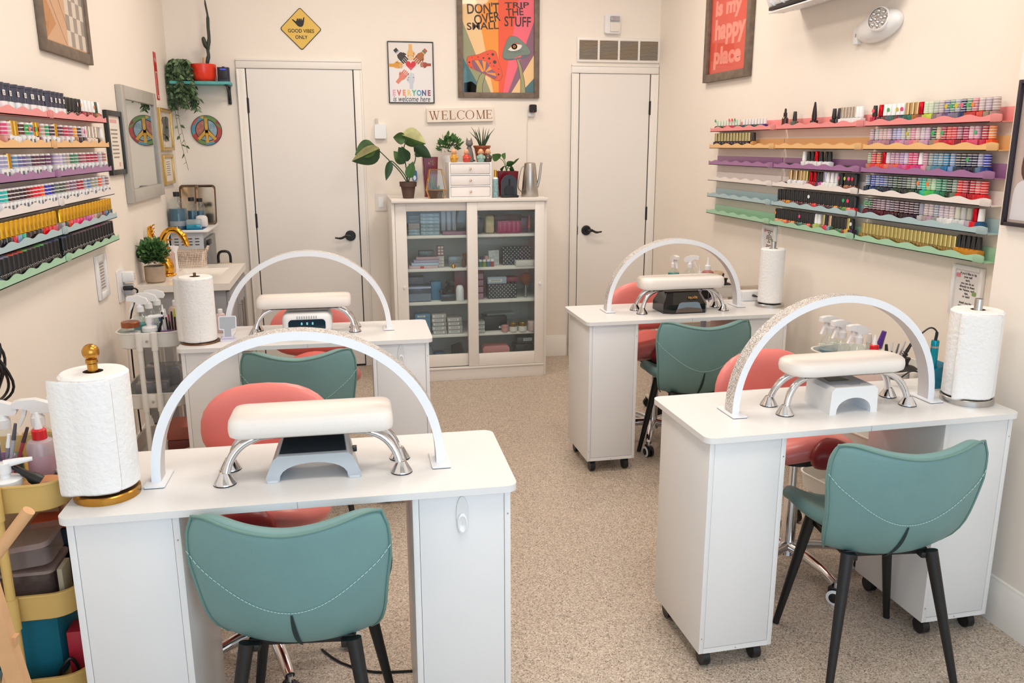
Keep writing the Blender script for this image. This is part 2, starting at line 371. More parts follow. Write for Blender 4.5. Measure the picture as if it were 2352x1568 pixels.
# ------------------------------------------------------------------ arch lamps with glitter edge
def glitter():
    m = bpy.data.materials.new('rhinestone_band'); m.use_nodes = True; nt = m.node_tree; b = nt.nodes['Principled BSDF']
    tc = nt.nodes.new('ShaderNodeTexCoord'); v = nt.nodes.new('ShaderNodeTexVoronoi'); v.inputs['Scale'].default_value = 430
    nt.links.new(tc.outputs['Object'], v.inputs['Vector'])
    s = nt.nodes.new('ShaderNodeSeparateColor'); nt.links.new(v.outputs['Color'], s.inputs[0])
    r = nt.nodes.new('ShaderNodeValToRGB'); e = r.color_ramp.elements; e[0].color = lin((150, 140, 132)); e[1].color = lin((250, 246, 242)); e[1].position = .75
    nt.links.new(s.outputs[0], r.inputs['Fac']); nt.links.new(r.outputs['Color'], b.inputs['Base Color'])
    bp = nt.nodes.new('ShaderNodeBump'); bp.inputs['Strength'].default_value = .9; bp.inputs['Distance'].default_value = .002
    nt.links.new(v.outputs['Distance'], bp.inputs['Height']); nt.links.new(bp.outputs['Normal'], b.inputs['Normal'])
    b.inputs['Metallic'].default_value = .35; b.inputs['Roughness'].default_value = .22; return m
GLIT = glitter(); DIFF = mat('lamp_diffuser', (205, 200, 198), .5); LAMPW = mat('white_lamp_metal', (238, 240, 244), .32)
def arch_lamp(label, cx, cy, rz, span=.70, height=.362):
    t = thing('arch_desk_lamp', label, 'lamp', (cx, cy, TOPZ), rz)
    n = 44; a = span/2; th = .022; wd = .05; z0 = .004
    def ring(off, k):
        ang = PI*k/(n-1); A = a-off; H = height-z0-off
        return (-A*math.cos(ang), z0 + H*math.sin(ang)**.92 if 0 < k < n-1 else z0)
    mb = MB(); iw, ig, idf = mb.mi(LAMPW), mb.mi(GLIT), mb.mi(DIFF)
    V = []
    for k in range(n):
        xo, zo = ring(0, k); xi, zi = ring(th, k); xm, zm = ring(-.0014, k)
        V.append([mb.bm.verts.new(p) for p in ((xo, -wd/2, zo), (xi, -wd/2, zi), (xi, wd/2, zi), (xo, wd/2, zo))])
    for k in range(n-1):
        for q, mi_ in ((0, iw), (1, idf), (2, iw), (3, ig)):
            f = mb.bm.faces.new([V[k][q], V[k][(q+1) % 4], V[k+1][(q+1) % 4], V[k+1][q]]); f.material_index = mi_
    mb.build('light_bar', t, fix=True, ang=30)
    for sx in (-1, 1):
        mb = MB(); M = Matrix.Translation((sx*(a-.012), .0, 0)); mb.prism(rrect(.024, .056, .004), .0018, .0055, LAMPW, M, bev=.0008); mb.prism(rrect(.0235, .0555, .004), 0, .002, BLACK, M)
        mb.build('foot_plate', t)
    return t
arch_lamp('white arch lamp with glitter rim on the front desk beside the brass towel holder', -.128, 2.03, -.0186, .712, .364)
arch_lamp('white arch lamp with glitter rim on the desk by the right wall', 1.473, 2.24, .0189, .70, .354)
arch_lamp('white arch lamp with glitter rim over the black nail dryer', 1.598, 3.84, .0049, .71, .349)
arch_lamp('white arch lamp with glitter rim standing behind the small phone stand', -.165, 3.68, -.0175, .71, .356)

# ------------------------------------------------------------------ hand rests
PADM = mat('white_leatherette', (240, 232, 224), .42, bump=(220, .06))
def hand_rest(label, cx, cy, rz, L=.39, Wd=.13, H=.05, round_=.03, span=.425, oval=False):
    t = thing('hand_rest', label, 'hand rest', (cx, cy, TOPZ), rz)
    mb = MB(); zb = .115
    out = rrect(L/2, Wd/2, .062 if oval else round_, 6)
    prof = [(.86, 0), (.97, .006), (1.0, .018), (1.0, H*.55), (.97, H*.82), (.88, H*.96), (.6, H*1.04), (.0001, H*1.06)]
    rows = []
    for sc_, z in prof:
        d = (1-sc_)*Wd/2*.9
        rows.append([mb.bm.verts.new((x*(1-d/(L/2)) if sc_ > .01 else x*.5, y*max(.02, sc_), zb+z)) for x, y in out])
    i0 = mb.mi(PADM)
    for a_, b_ in zip(rows, rows[1:]):
        for k in range(len(out)):
            f = mb.bm.faces.new([a_[k], a_[(k+1) % len(out)], b_[(k+1) % len(out)], b_[k]]); f.material_index = i0
    mb.bm.faces.new(rows[0][::-1]); mb.bm.faces.new(rows[-1]); mb.build('cushion', t, ang=60)
    mb = MB(); mb.box((0, 0, zb-.003), (L*.72, Wd*.62, .008), BLACK); mb.build('base_plate', t)
    for sx in (-1, 1):
        for sy in (-1, 1):
            fx, fy = sx*span/2, sy*.048
            mb = MB(); mb.tube(arc((sx*L*.24, fy*.55, zb-.006), (sx*(span/2-.022), fy*.6, zb-.002), (fx-sx*.004, fy, .024), 12), [.0085]*3+[.0105]*6+[.010]*3, CHROME, n=12)
            mb.lathe([(0, 0), (.027, 0), (.027, .003), (.0255, .006), (.015, .024), (.0115, .03), (0, .032)], CHROME, c=(fx, fy, 0), ms=[BLACK, BLACK, CHROME, CHROME, CHROME, CHROME], n=22)
            mb.build('leg', t)
    return t
hand_rest('white padded hand rest over the silver nail dryer', -.097, 2.022, -.0186, .392, .15, .052)
hand_rest('oval white padded hand rest over the white nail dryer box', 1.497, 2.24, .0189, .40, .15, .042, oval=True)
hand_rest('thick white padded hand rest over the black nail dryer', 1.61, 3.79, .0049, .43, .15, .055, round_=.05)
hand_rest('glossy white padded hand rest over the nail dryer with a dark display', -.182, 3.685, -.0175, .40, .15, .046)

# ------------------------------------------------------------------ nail dryers
SILV = mat('silver_plastic', (192, 198, 204), .28, metal=.35); SMOKE = mat('smoked_top', (52, 56, 60), .18)
def shell_lamp(t, name, wb, wt, d, h, m, top, arch_w, arch_h, inner, taper=.8, rise=1.0):
    """arched shell: front outline with the opening, lofted to the rear"""
    def outl(s, n=14):
        o = [(-wb/2*s, 0), (-wb/2*s, .012), (-wt/2*s, h*.86), (-wt/2*s+.012, h), (wt/2*s-.012, h), (wt/2*s, h*.86), (wb/2*s, .012), (wb/2*s, 0)]
        o += [(arch_w/2*s*math.cos(PI*k/(n-1))**1 if True else 0, arch_h*max(0, math.sin(PI*k/(n-1)))**.75) for k in range(n)]
        return o
    mb = MB(); A, B = outl(1), outl(taper)
    va = [mb.bm.verts.new((x, -d/2, z)) for x, z in A]; vb_ = [mb.bm.verts.new((x, d/2, z*(rise if k < 8 else 1))) for k, (x, z) in enumerate(B)]; n = len(A); i0 = mb.mi(m); ii = mb.mi(inner); it = mb.mi(top)
    mb.bm.faces.new(va).material_index = i0; mb.bm.faces.new(vb_[::-1]).material_index = i0
    for k in range(n):
        f = mb.bm.faces.new([va[k], va[(k+1) % n], vb_[(k+1) % n], vb_[k]]); f.material_index = ii if k >= 7 else i0
    mb.build(name, t, ang=30)
    mb = MB(); q = wt*.42
    mb.poly([(-q, -d/2*.86, h*(1+(rise-1)*.07)+.0006), (q, -d/2*.86, h*(1+(rise-1)*.07)+.0006), (q*taper, d/2*.9, h*(1+(rise-1)*.95)+.0006), (-q*taper, d/2*.9, h*(1+(rise-1)*.95)+.0006)], top)
    return mb
t = thing('nail_dryer', 'silver arched nail dryer on the front desk', 'nail dryer', (-.098, 2.03, TOPZ), -.0186)
mb = shell_lamp(t, 'housing', .228, .19, .14, .066, SILV, SMOKE, .165, .046, mat('dryer_inside_grey', (150, 160, 168), .4), .86, 1.45); mb.build('top_panel', t)
mb = MB(); mb.box((.0985, .02, .042), (.012, .02, .012), BLACK, .002); mb.build('switch', t)
for sx in (-1, 1):
    mb = MB(); mb.box((sx*.098, -.066, .003), (.026, .02, .006), mat('dryer_foot', (206, 212, 216), .4), .001); mb.build('foot', t)
t = thing('nail_dryer', 'white box nail dryer with grey top on the right front desk', 'nail dryer', (1.493, 2.225, TOPZ), .0189)
mb = shell_lamp(t, 'housing', .162, .156, .14, .084, WPLAS, mat('dryer_top_grey', (196, 196, 204), .3), .118, .05, mat('dryer_inside_white', (222, 230, 238), .4), .98)
mb.prism([(-.035, 0), (.035, 0), (.028, .04), (-.028, .04)], .0845, .0855, mat('dark_sticker', (40, 38, 34), .3), Matrix.Translation((-.01, .0, 0)))
for k in range(3): mb.box((.012, -.038-.006*k, .0848), (.05-.008*k, .0016, .0006), mat('print_grey', (120, 122, 130), .5))
mb.build('top_panel', t)
t = thing('nail_dryer', 'glossy black faceted nail dryer on the right back desk', 'nail dryer', (1.612, 3.775, TOPZ), .0049)
GB = mat('gloss_black', (14, 14, 15), .1)
mb = MB(); b0 = [(-.115, -.055), (-.075, -.075), (.095, -.075), (.115, -.045), (.115, .085), (-.115, .085)]; t0 = [(-.085, -.03), (-.06, -.042), (.07, -.042), (.088, -.02), (.088, .07), (-.085, .07)]
lv = [[(x, y, 0) for x, y in b0], [(x*.99, y*.99, .045) for x, y in b0], [(x, y, .098) for x, y in t0]]
vs = [[mb.bm.verts.new(p) for p in L] for L in lv]; i0 = mb.mi(GB)
for a_, b_ in zip(vs, vs[1:]):
    for k in range(6): mb.bm.faces.new([a_[k], a_[(k+1) % 6], b_[(k+1) % 6], b_[k]]).material_index = i0
mb.bm.faces.new(vs[-1]).material_index = i0; mb.bm.faces.new(vs[0][::-1]); mb.build('housing', t, ang=15)
mb = MB(); mb.prism([(-.058, .006), (.08, .006), (.062, .05), (.05, .056), (-.03, .056), (-.042, .05)], 0, .0022, mat('dryer_mirror_inside', (150, 165, 180), .18, metal=.5), fr((0, -.0752, 0), (1, 0, 0), (0, 0, 1)))
mb.poly([(-.058, .006), (.08, .006), (.07, .024), (0, .032), (-.05, .024)], mat('dryer_floor', (92, 82, 74), .3), fr((0, -.0776, 0), (1, 0, 0), (0, 0, 1)))
mb.build('opening', t)
mb = MB(); M = fr((.03, -.0655, .075), (-1, 0, 0), (0, -.03, -.051)); mb.text('après', mat('gold_print', (214, 168, 96), .3, metal=.6), Matrix.Translation((0, -.003, 0)) @ M, .022); mb.build('lettering', t, smooth=False)
t = thing('nail_dryer', 'white nail dryer with a dark digital display on the desk by the sink', 'nail dryer', (-.172, 3.68, TOPZ), -.0175)
mb = MB(); mb.box((0, 0, .047), (.21, .15, .094), WPLAS, .028, seg=4); mb.build('housing', t)
mb = MB(); M = fr((0, -.0752, 0), (1, 0, 0), (0, 0, 1))
mb.prism([(.0+x, .042+y) for x, y in rrect(.078, .026, .016)], 0, .003, mat('display_navy', (12, 40, 56), .15), M)
for k in range(3): mb.text('8', mat('display_digit', (110, 200, 215), .4, emit=1.2), M @ Matrix.Translation((-.022+.023*k, .05, .0036)), .016)
for k in range(4): mb.box((0, .03-.006*k*.5, .0033), (.12, .0012, .0004), mat('display_line', (20, 90, 110), .3), M=M)
mb.build('display', t)
mb = MB()
for k in range(9): mb.box((-.04+.01*k, .077, .001), (.004, .012, .001), mat('slot_grey', (170, 170, 174), .5), M=M)
mb.build('vent_slots', t)

# ------------------------------------------------------------------ paper towel holders
PAPER = mat('white_paper_towel', (243, 241, 239), .85, bump=(90, .35)); CARD = mat('cardboard_core', (92, 70, 54), .9)
def towel(label, cx, cy, base_r, base_h, bm_, roll_r, z0, z1, pole_top, knob, roll_label, flap=None, rot_=0):
    t = thing('paper_towel_holder', label, 'paper towel holder', (cx, cy, TOPZ), rot_)
    mb = MB(); mb.lathe([(0, 0), (base_r, 0), (base_r, base_h-.003), (base_r-.003, base_h), (0, base_h)], bm_, n=40); mb.build('base', t)
    mb = MB()
    if knob == 'ball':
        mb.lathe([(0, base_h), (.011, base_h), (.011, z1+.018), (.013, z1+.02), (.013, z1+.028), (.009, z1+.03)], bm_, n=20); mb.ball((0, 0, z1+.045), .0185, bm_, 20, 12)
    elif knob == 'flat': mb.lathe([(0, base_h), (.006, base_h), (.006, pole_top), (0, pole_top)], bm_, n=16)
    else: mb.lathe([(0, base_h), (.0125, base_h), (.0125, pole_top-.002), (.0115, pole_top), (0, pole_top)], bm_, n=22)
    mb.build('pole', t)
    r = thing('paper_towel_roll', roll_label, 'paper towel', (cx, cy, TOPZ), rot_)
    mb = MB(); mb.lathe([(.0215, z0), (roll_r-.004, z0), (roll_r, z0+.004), (roll_r, z1-.006), (roll_r-.006, z1), (.0215, z1), (.0215, z0)], PAPER, n=44, ms=[PAPER]*5+[CARD]); mb.build('paper_roll', r)
    if flap:
        a0, ln, dr = flap; mb = MB()
        def fn(u, v):
            if u < .35: a = a0 + (1-u/.35)*1.2; x, y = (roll_r+.0015)*math.cos(a), (roll_r+.0015)*math.sin(a)
            else:
                s = (u-.35)/.65; tx, ty = math.sin(a0), -math.cos(a0)
                x = (roll_r+.0015)*math.cos(a0) + tx*ln*s + .008*math.sin(s*3)*math.cos(a0); y = (roll_r+.0015)*math.sin(a0) + ty*ln*s + .006*math.sin(s*3)*math.sin(a0)
            return (x, y, z0 + dr*(1-v)*(u-.3 if u > .3 else 0) + (z1-z0)*v - .002)
        mb.grid(fn, 18, 8, PAPER); o = mb.build('loose_sheet', r); subdiv(o, 1, .0015)
    return t
towel('brass ball-topped paper towel holder with a full roll at the front desk corner', -.573, 1.972, .073, .019, BRASS, .074, .028, .300, .33, 'ball', 'full paper towel roll with a loose sheet on the brass holder', (4.25, .06, -.012), -.0186)
towel('steel paper towel holder with a fat roll on the right front desk', 1.925, 2.2, .078, .02, STEEL, .076, .024, .296, .33, 'rod', 'fat paper towel roll with a loose sheet near the right wall', (3.9, .035, -.01))
towel('steel paper towel holder with a slim roll on the right back desk', 2.10, 3.80, .0725, .016, STEEL, .06, .02, .292, .325, 'rod', 'slim paper towel roll on the right back desk')
towel('flat brown-based paper towel holder with a roll on the desk by the sink', -.608, 3.57, .08, .006, mat('bronze_base', (110, 78, 52), .35, metal=.5), .069, .008, .275, .29, 'flat', 'paper towel roll on the flat brown base by the sink', (3.7, .05, 0))
# ------------------------------------------------------------------ client chairs
TEAL = mat('sage_teal_leatherette', (112, 150, 149), .5, noise=(8, .04), bump=(300, .05)); TEALD = mat('teal_piping', (104, 140, 132), .5)
STITCH = mat('pale_stitching', (176, 206, 198), .7); LEGB = mat('matte_black_metal', (20, 20, 21), .45); SLIT = mat('slit_shadow', (30, 52, 52), .8)
def back_pt(u, v, off=0):
    """u -1..1 across, v 0..1 bottom to top: middle of the backrest shell. Rear is -y."""
    hw = [(0, .160), (.1, .188), (.25, .204), (.45, .213), (.66, .225), (.84, .222), (1, .203)]
    for (a, wa), (b, wb) in zip(hw, hw[1:]):
        if v <= b+1e-9: s = (v-a)/(b-a); W = wa+(wb-wa)*s; break
    e = abs(u); tv = max(0, v-.55)/.45
    z = .402 + .373*v - .040*(1-e**1.6)*tv - .055*max(0, e-.72)**2/.0784*max(0, v-.8)/.2*.5 - .012*(1-u*u)*(1-v)
    y = -.160 - .045*v + .045*(1-v)**4 + (.05+.02*v)*(e**2.3) + (.05*(1-v)**6)
    return Vector((u*W, y+off, z))
def seat_pt(u, v):
    """v 0 rear .. 1 front"""
    W = .145 + .058*math.sin(PI*min(1, v*.62+.06))
    y = -.115 + .335*v; z = .437 - .004*v - .018*math.sin(PI*v) + .012*v + .075*abs(u)**2.5*(1-.35*v) - (.03*max(0, v-.82)/.18 if v > .82 else 0)
    return Vector((u*W, y, z))
def client_chair(label, x, y, rz):
    t = thing('client_chair', label, 'chair', (x, y, 0), rz)
    mb = MB(); mb.grid(lambda a, b: back_pt(2*a-1, b), 15, 13, TEAL); bk = mb.build('backrest', t); subdiv(bk, 2, .042, 0)
    mb = MB(); mb.grid(lambda a, b: seat_pt(2*a-1, b), 13, 11, TEAL); st = mb.build('seat', t); subdiv(st, 2, .045, 0)
    def bn(u, v, d=.0232):
        e = .01; du = back_pt(u+e, v)-back_pt(u-e, v); dv = back_pt(u, min(1, v+e))-back_pt(u, max(0, v-e)); n_ = du.cross(dv).normalized()
        if n_.y > 0: n_ = -n_
        return back_pt(u, v) + n_*d
    mb = MB(); mb.tube([bn(-.955, k/14, .019) for k in range(14)] + [bn(-.955+1.91*k/24, .985, .019) for k in range(25)] + [bn(.955, 1-k/14, .019) for k in range(1, 15)], .0036, TEALD, n=8); mb.build('piping', bk)
    mb = MB(); pts = [bn(-.96+1.92*k/56, .36+.36*abs(-1+2*k/56)**1.9, .0222) for k in range(57)]
    for a, b in zip(pts, pts[1:]): mb.tube([a, a.lerp(b, .75)], .0011, STITCH, n=5)
    mb.build('stitching', bk)
    mb = MB(); L, R2 = [], []
    for k in range(14):
        v = .345*(1-k/13); p = bn(0, v, .0225); wv = .005*math.sin(PI*min(1, .12+.88*k/13)*.9)+.0008; L.append((p.x-wv, p.y, p.z)); R2.append((p.x+wv, p.y, p.z))
    for k in range(13): mb.poly([L[k], R2[k], R2[k+1], L[k+1]], SLIT)
    mb.build('slit', bk)
    mb = MB(); mb.box((0, .02, .392), (.25, .22, .02), LEGB, .004)
    for sx in (-1, 1): mb.box((sx*.11, .02, .388), (.03, .26, .018), LEGB, .003)
    mb.build('under_frame', t)
    for sx in (-1, 1):
        for yy, fy in ((-.105, -.195), (.14, .19)):
            mb = MB(); mb.cyl((sx*.125, yy, .402), (sx*.19, fy, .006), .0185, LEGB, .0105, n=16); mb.cyl((sx*.19, fy, .006), (sx*.191, fy+.0, 0), .011, BLACK, n=12); mb.build('leg', t)
    return t
client_chair('sage green client chair at the front desk with the silver nail dryer', -.134, 1.925, math.radians(-7))
client_chair('sage green client chair at the right front desk, all four dark legs in view', 1.512, 2.035, math.radians(-7))
client_chair('sage green client chair at the right back desk with the black nail dryer', 1.622, 3.64, math.radians(-4))
client_chair('sage green client chair at the desk next to the sink', -.195, 3.455, math.radians(-2))

# ------------------------------------------------------------------ coral technician stools
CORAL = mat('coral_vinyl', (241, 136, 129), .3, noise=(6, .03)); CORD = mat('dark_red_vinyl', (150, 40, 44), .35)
def stool(label, x, y, rz, arms=.2, top=.80):
    t = thing('technician_stool', label, 'stool', (x, y, 0), rz)     # backrest towards +y
    mb = MB()
    def fn(u, v):
        a = 2*PI*u; r = .2*(1+.06*math.cos(2*a)); k = v
        rad = max(0, math.sin(PI*k))**.55; z = .515 + .05*(-math.cos(PI*k)) + .03*rad*math.cos(a-PI/2)**2*(1 if math.sin(a) > 0 else .6) - .03*rad*abs(math.cos(a))**2
        return (r*rad*math.cos(a)*1.0, r*rad*math.sin(a)*.95, z)
    mb.grid(fn, 28, 13, CORAL, closeu=True); mb.build('seat', t, weld=.0005, ang=70)
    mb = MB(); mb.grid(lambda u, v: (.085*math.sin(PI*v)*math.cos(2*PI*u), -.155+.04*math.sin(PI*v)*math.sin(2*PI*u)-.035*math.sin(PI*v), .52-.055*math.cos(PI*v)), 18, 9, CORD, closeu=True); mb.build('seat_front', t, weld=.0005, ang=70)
    mb = MB(); zc, hh, ww = top-.135, .15, .21
    def bf(u, v):
        a = 2*PI*u; rad = max(0, math.sin(PI*v))**.45; cx, cz = ww*rad*math.copysign(abs(math.cos(a))**.8, math.cos(a)), hh*rad*math.copysign(abs(math.sin(a))**.85, math.sin(a))
        return (cx, .235 - .035*math.cos(PI*v) - .45*cx*cx*1.4, zc + cz*(1 if cz > 0 else .8))
    mb.grid(bf, 32, 13, CORAL, closeu=True); mb.build('backrest', t, weld=.0005, ang=70)
    mb = MB(); mb.tube(spline([(0, .1, .455), (0, .22, .46), (0, .29, .5), (0, .285, top-.13)], 5), .012, CHROME, n=10, flat=1.8); mb.build('back_bar', t)
    mb = MB(); mb.cyl((0, 0, .08), (0, 0, .30), .026, CHROME, n=20); mb.cyl((0, 0, .30), (0, 0, .46), .015, CHROME, n=16); mb.cyl((0, 0, .445), (0, 0, .465), .09, BLACK, n=20); mb.build('gas_lift', t)
    mb = MB(); mb.cyl((0, 0, .075), (0, 0, .12), .035, CHROME, .03, n=20)
    for k in range(5):
        a = arms + 2*PI*k/5; c, s_ = math.cos(a), math.sin(a)
        mb.tube([(c*r, s_*r, z) for r, z in ((.02, .105), (.1, .105), (.18, .095), (.245, .075))], [.022, .02, .018, .015], CHROME, n=10)
    mb.build('star_base', t)
    for k in range(5):
        a = arms + 2*PI*k/5; M = rot(z=math.degrees(a)+35, at=(.25*math.cos(a), .25*math.sin(a), 0)); mb = MB()
        for sy in (-1, 1): mb.lathe([(0, -.008), (.018, -.008), (.028, -.006), (.028, .006), (.02, .008), (.018, .009), (0, .009)], BLACK, M=M @ fr((0, sy*.012, .028), (1, 0, 0), (0, 0, -sy)), n=20, ms=[BLACK, BLACK, BLACK, WPLAS, WPLAS, BLACK])
        mb.box((0, 0, .05), (.05, .02, .022), BLACK, .006, M=M); mb.cyl((.25*math.cos(a), .25*math.sin(a), .05), (.25*math.cos(a), .25*math.sin(a), .08), .008, CHROME, n=10); mb.build('caster', t)
    return t
stool('coral technician stool behind the front desk with the silver nail dryer', -.285, 2.40, math.radians(-6), .1, .80)
stool('coral technician stool behind the right front desk', 1.555, 2.56, math.radians(8), 1.0, .78)
stool('coral technician stool behind the right back desk', 1.57, 3.99, math.radians(-4), 4.35, .81)
stool('coral technician stool behind the desk next to the sink', -.16, 3.87, math.radians(2), 4.6, .785)
# ------------------------------------------------------------------ wall frames: local x right, y up, z out of the wall
def onback(x, z, out=.001): return fr((x, YB-out, z), (1, 0, 0), (0, 0, 1))
def onleft(y, z, out=.001): return fr((XL+out, y, z), (0, 1, 0), (0, 0, 1))
def onright(y, z, out=.001, X=None): return fr(((XR if X is None else X)-out, y, z), (0, -1, 0), (0, 0, 1))
def wallthing(name, label, cat, M, group=None):
    o = thing(name, label, cat, group=group); o.matrix_world = M; return o
def pframe(t, W, H, fw, d, m, lip=.004):
    """picture frame round a W x H outside"""
    mb = MB()
    for a, b, c_, e in ((-W/2, -W/2+fw, -H/2, H/2), (W/2-fw, W/2, -H/2, H/2), (-W/2+fw, W/2-fw, -H/2, -H/2+fw), (-W/2+fw, W/2-fw, H/2-fw, H/2)):
        mb.box(((a+b)/2, (c_+e)/2, d/2), (b-a, e-c_, d), m, .002)
    return mb.build('frame', t)
BARN = mat('weathered_grey_wood', (118, 102, 88), .6, noise=(25, .22), bump=(40, .2)); INK = mat('black_ink', (40, 34, 34), .6)
PIC = clear('picture_glass', (255, 255, 255), .0, .03, .9)
def pglass(t, W, H, z):
    mb = MB(); mb.box((0, 0, z), (W, H, .0015), PIC); mb.build('glass', t)

# yellow diamond sign
t = wallthing('wall_sign', 'yellow diamond sign reading GOOD VIBES ONLY above the left door', 'sign', onback(-.209, 2.281))
mb = MB(); d = .128; Z = rot(z=45)
mb.prism(rrect(d*.735, d*.735, .014, 5), 0, .004, mat('sign_edge_black', (46, 40, 34), .4), Z); mb.prism(rrect(d*.7, d*.7, .012, 5), .004, .0046, mat('sign_yellow', (226, 186, 78), .35), Z)
mb.text('GOOD VIBES', INK, Matrix.Translation((-.0, -.013, .005)), .031, bold=.0006, sx=.93); mb.text('ONLY', INK, Matrix.Translation((0, -.052, .005)), .031, bold=.0006, sx=.93)
hand = [(-.05, .062), (-.042, .06), (-.026, .048), (-.02, .055), (-.019, .066), (-.01, .067), (-.009, .052), (-.006, .067), (.003, .067), (.004, .052), (.006, .067), (.013, .066), (.014, .054), (.018, .06), (.026, .076), (.031, .077), (.028, .05), (.022, .026), (.012, .014), (-.004, .013), (-.016, .02), (-.032, .038), (-.05, .058)]
mb.prism([(x*.98-.004, y*.95) for x, y in hand], .0046, .0052, INK); mb.build('sign_plate', t, smooth=False)

# round peace sign
t = wallthing('peace_sign_disc', 'round patchwork peace sign disc on the wall under the teal shelf', 'wall decoration', onback(-.845, 1.641))
def patch():
    m = bpy.data.materials.new('patchwork_paint'); m.use_nodes = True; nt = m.node_tree; b = nt.nodes['Principled BSDF']; tc = nt.nodes.new('ShaderNodeTexCoord')
    v = nt.nodes.new('ShaderNodeTexVoronoi'); v.inputs['Scale'].default_value = 17; nt.links.new(tc.outputs['Object'], v.inputs['Vector'])
    s = nt.nodes.new('ShaderNodeSeparateColor'); nt.links.new(v.outputs['Color'], s.inputs[0]); r = nt.nodes.new('ShaderNodeValToRGB'); r.color_ramp.interpolation = 'CONSTANT'; e = r.color_ramp.elements
    cs = ['b8483c', 'd0863a', '5c9ab0', '6a8c4a', 'c85c4c', '4a6a94', 'd8b048', '9c3c48']
    e[0].color = lin(cs[0]); e[1].color = lin(cs[1]); e[1].position = .13
    for k, c in enumerate(cs[2:]): x = e.new(.26+.125*k); x.color = lin(c)
    nt.links.new(s.outputs[0], r.inputs['Fac']); nt.links.new(r.outputs['Color'], b.inputs['Base Color']); b.inputs['Roughness'].default_value = .5; return m
PATCH = patch()
mb = MB(); R = .096; mb.prism(circ(R, 48), 0, .008, mat('disc_rim_dark', (50, 38, 44), .5)); mb.prism(circ(R*.965, 48), .008, .0088, PATCH)
ye = mat('peace_yellow', (212, 164, 60), .5, noise=(40, .15)); bl = mat('peace_blue_grey', (138, 164, 178), .5, noise=(60, .3)); rd = mat('peace_dusty_red', (176, 112, 96), .5, noise=(60, .3)); dk = mat('peace_outline', (44, 36, 44), .6)
ri = R*.68
def sector(a0, a1, off, r_): 
    am = math.radians((a0+a1)/2); P_ = [(off*math.cos(am), off*math.sin(am))] + [(r_*math.cos(math.radians(a0+(a1-a0)*k/10)), r_*math.sin(math.radians(a0+(a1-a0)*k/10))) for k in range(11)]; return P_
for a0, a1, m_ in ((102, 218, rd), (-38, 78, bl), (236, 262, bl), (278, 304, bl)):
    mb.prism(sector(a0-3, a1+3, .012 if a1-a0 > 50 else .03, ri+.005), .0088, .0092, dk); mb.prism(sector(a0, a1, .016 if a1-a0 > 50 else .036, ri), .0092, .0096, m_)
for a in (90, 218+9, 270, 313):
    c, s = math.cos(math.radians(a)), math.sin(math.radians(a)); mb.prism([(-.009*s, .009*c), (.009*s, -.009*c), (.078*c+.009*s, .078*s-.009*c), (.078*c-.009*s, .078*s+.009*c)], .0096, .0099, ye)
mb.build('painted_disc', t, smooth=False)

# hands poster
t = wallthing('framed_poster', 'thin-framed poster with hands round a red heart and EVERYONE welcome here', 'picture', onback(.497, 2.02))
W, H = .308, .398; pframe(t, W, H, .007, .012, mat('thin_black_frame', (44, 44, 48), .35)); k_ = W/554.
mb = MB(); mb.box((0, 0, .004), (W-.012, H-.012, .004), mat('poster_white', (236, 230, 226), .6))
def hnd(x, y, ang, c, band=None, s=1.0):
    M = Matrix.Translation((x, y, .0062)) @ rot(z=ang) @ Matrix.Scale(s, 4); m_ = mat('hand_%s' % c.strip('#'), c, .6)
    mb.prism([(-.015, -.02), (.015, -.02), (.026, .0), (.026, .03), (-.026, .03), (-.028, 0)], 0, .0002, m_, M)
    for q in range(4): mb.prism([(x_-.027+q*.0135+.006, y_) for x_, y_ in rrect(.0052, .017, .005, 2)], 0, .0002, m_, M @ Matrix.Translation((0, .042+(.004 if q in (1, 2) else 0), 0)))
    mb.prism([(-.03, -.005), (-.04, .02), (-.034, .026), (-.022, .012)], 0, .0002, m_, M)
    if band:
        for q, bc in enumerate(band): mb.prism([(-.0155, -.024-q*.006), (.0155, -.024-q*.006), (.0155, -.018-q*.006), (-.0155, -.018-q*.006)], 0, .0003, mat('band_%s' % bc, bc, .6), M)
    mb.prism([(-.014, -.06), (.014, -.06), (.015, -.02), (-.015, -.02)], -.0001, .0001, m_, M)
hnd(-.068, .108, 222, '3c3434', ['e8e0e4', 'e8b8c0', '98b8d0'], .92); hnd(.0, .13, 180, 'eab878', None, .85); hnd(.068, .108, 138, 'b06a3c', ['c85a40', 'e0c050', '60a060', '5070b0'], .92)
hnd(-.1, .045, 270, 'e0a040', None, .75); hnd(.1, .052, 90, 'a8503c', None, .6); hnd(-.062, -.03, 318, 'e07850', None, .85); hnd(.0, -.055, 0, 'c8ccd2', None, .85)
hrt = [(0, -.026)] + [(.0165+.0165*math.cos(math.radians(a)), .012+.0165*math.sin(math.radians(a))) for a in range(-30, 181, 30)] + [(-.0165+.0165*math.cos(math.radians(a)), .012+.0165*math.sin(math.radians(a))) for a in range(0, 211, 30)]
mb.prism([(x*1.05, y*1.1+.042) for x, y in hrt], .0062, .0066, mat('heart_red', (216, 48, 56), .5))
for q, (ch, c) in enumerate(zip('EVERYONE', ['e8a0b4', 'd04838', 'e8884c', 'e8c860', '50a878', '48a0b8', '4c4080', '8c3044'])): mb.text(ch, mat('rainbow_%s' % c, c, .6), Matrix.Translation((-.118+.0337*q, -.133, .0062)), .05, bold=.0025, sx=.8)
mb.text('is welcome here', INK, Matrix.Translation((0, -.17, .0062)), .036, shear=.25, bold=.0004, fit=(.25, .036)); mb.build('print', t, smooth=False); pglass(t, W-.012, H-.012, .009)

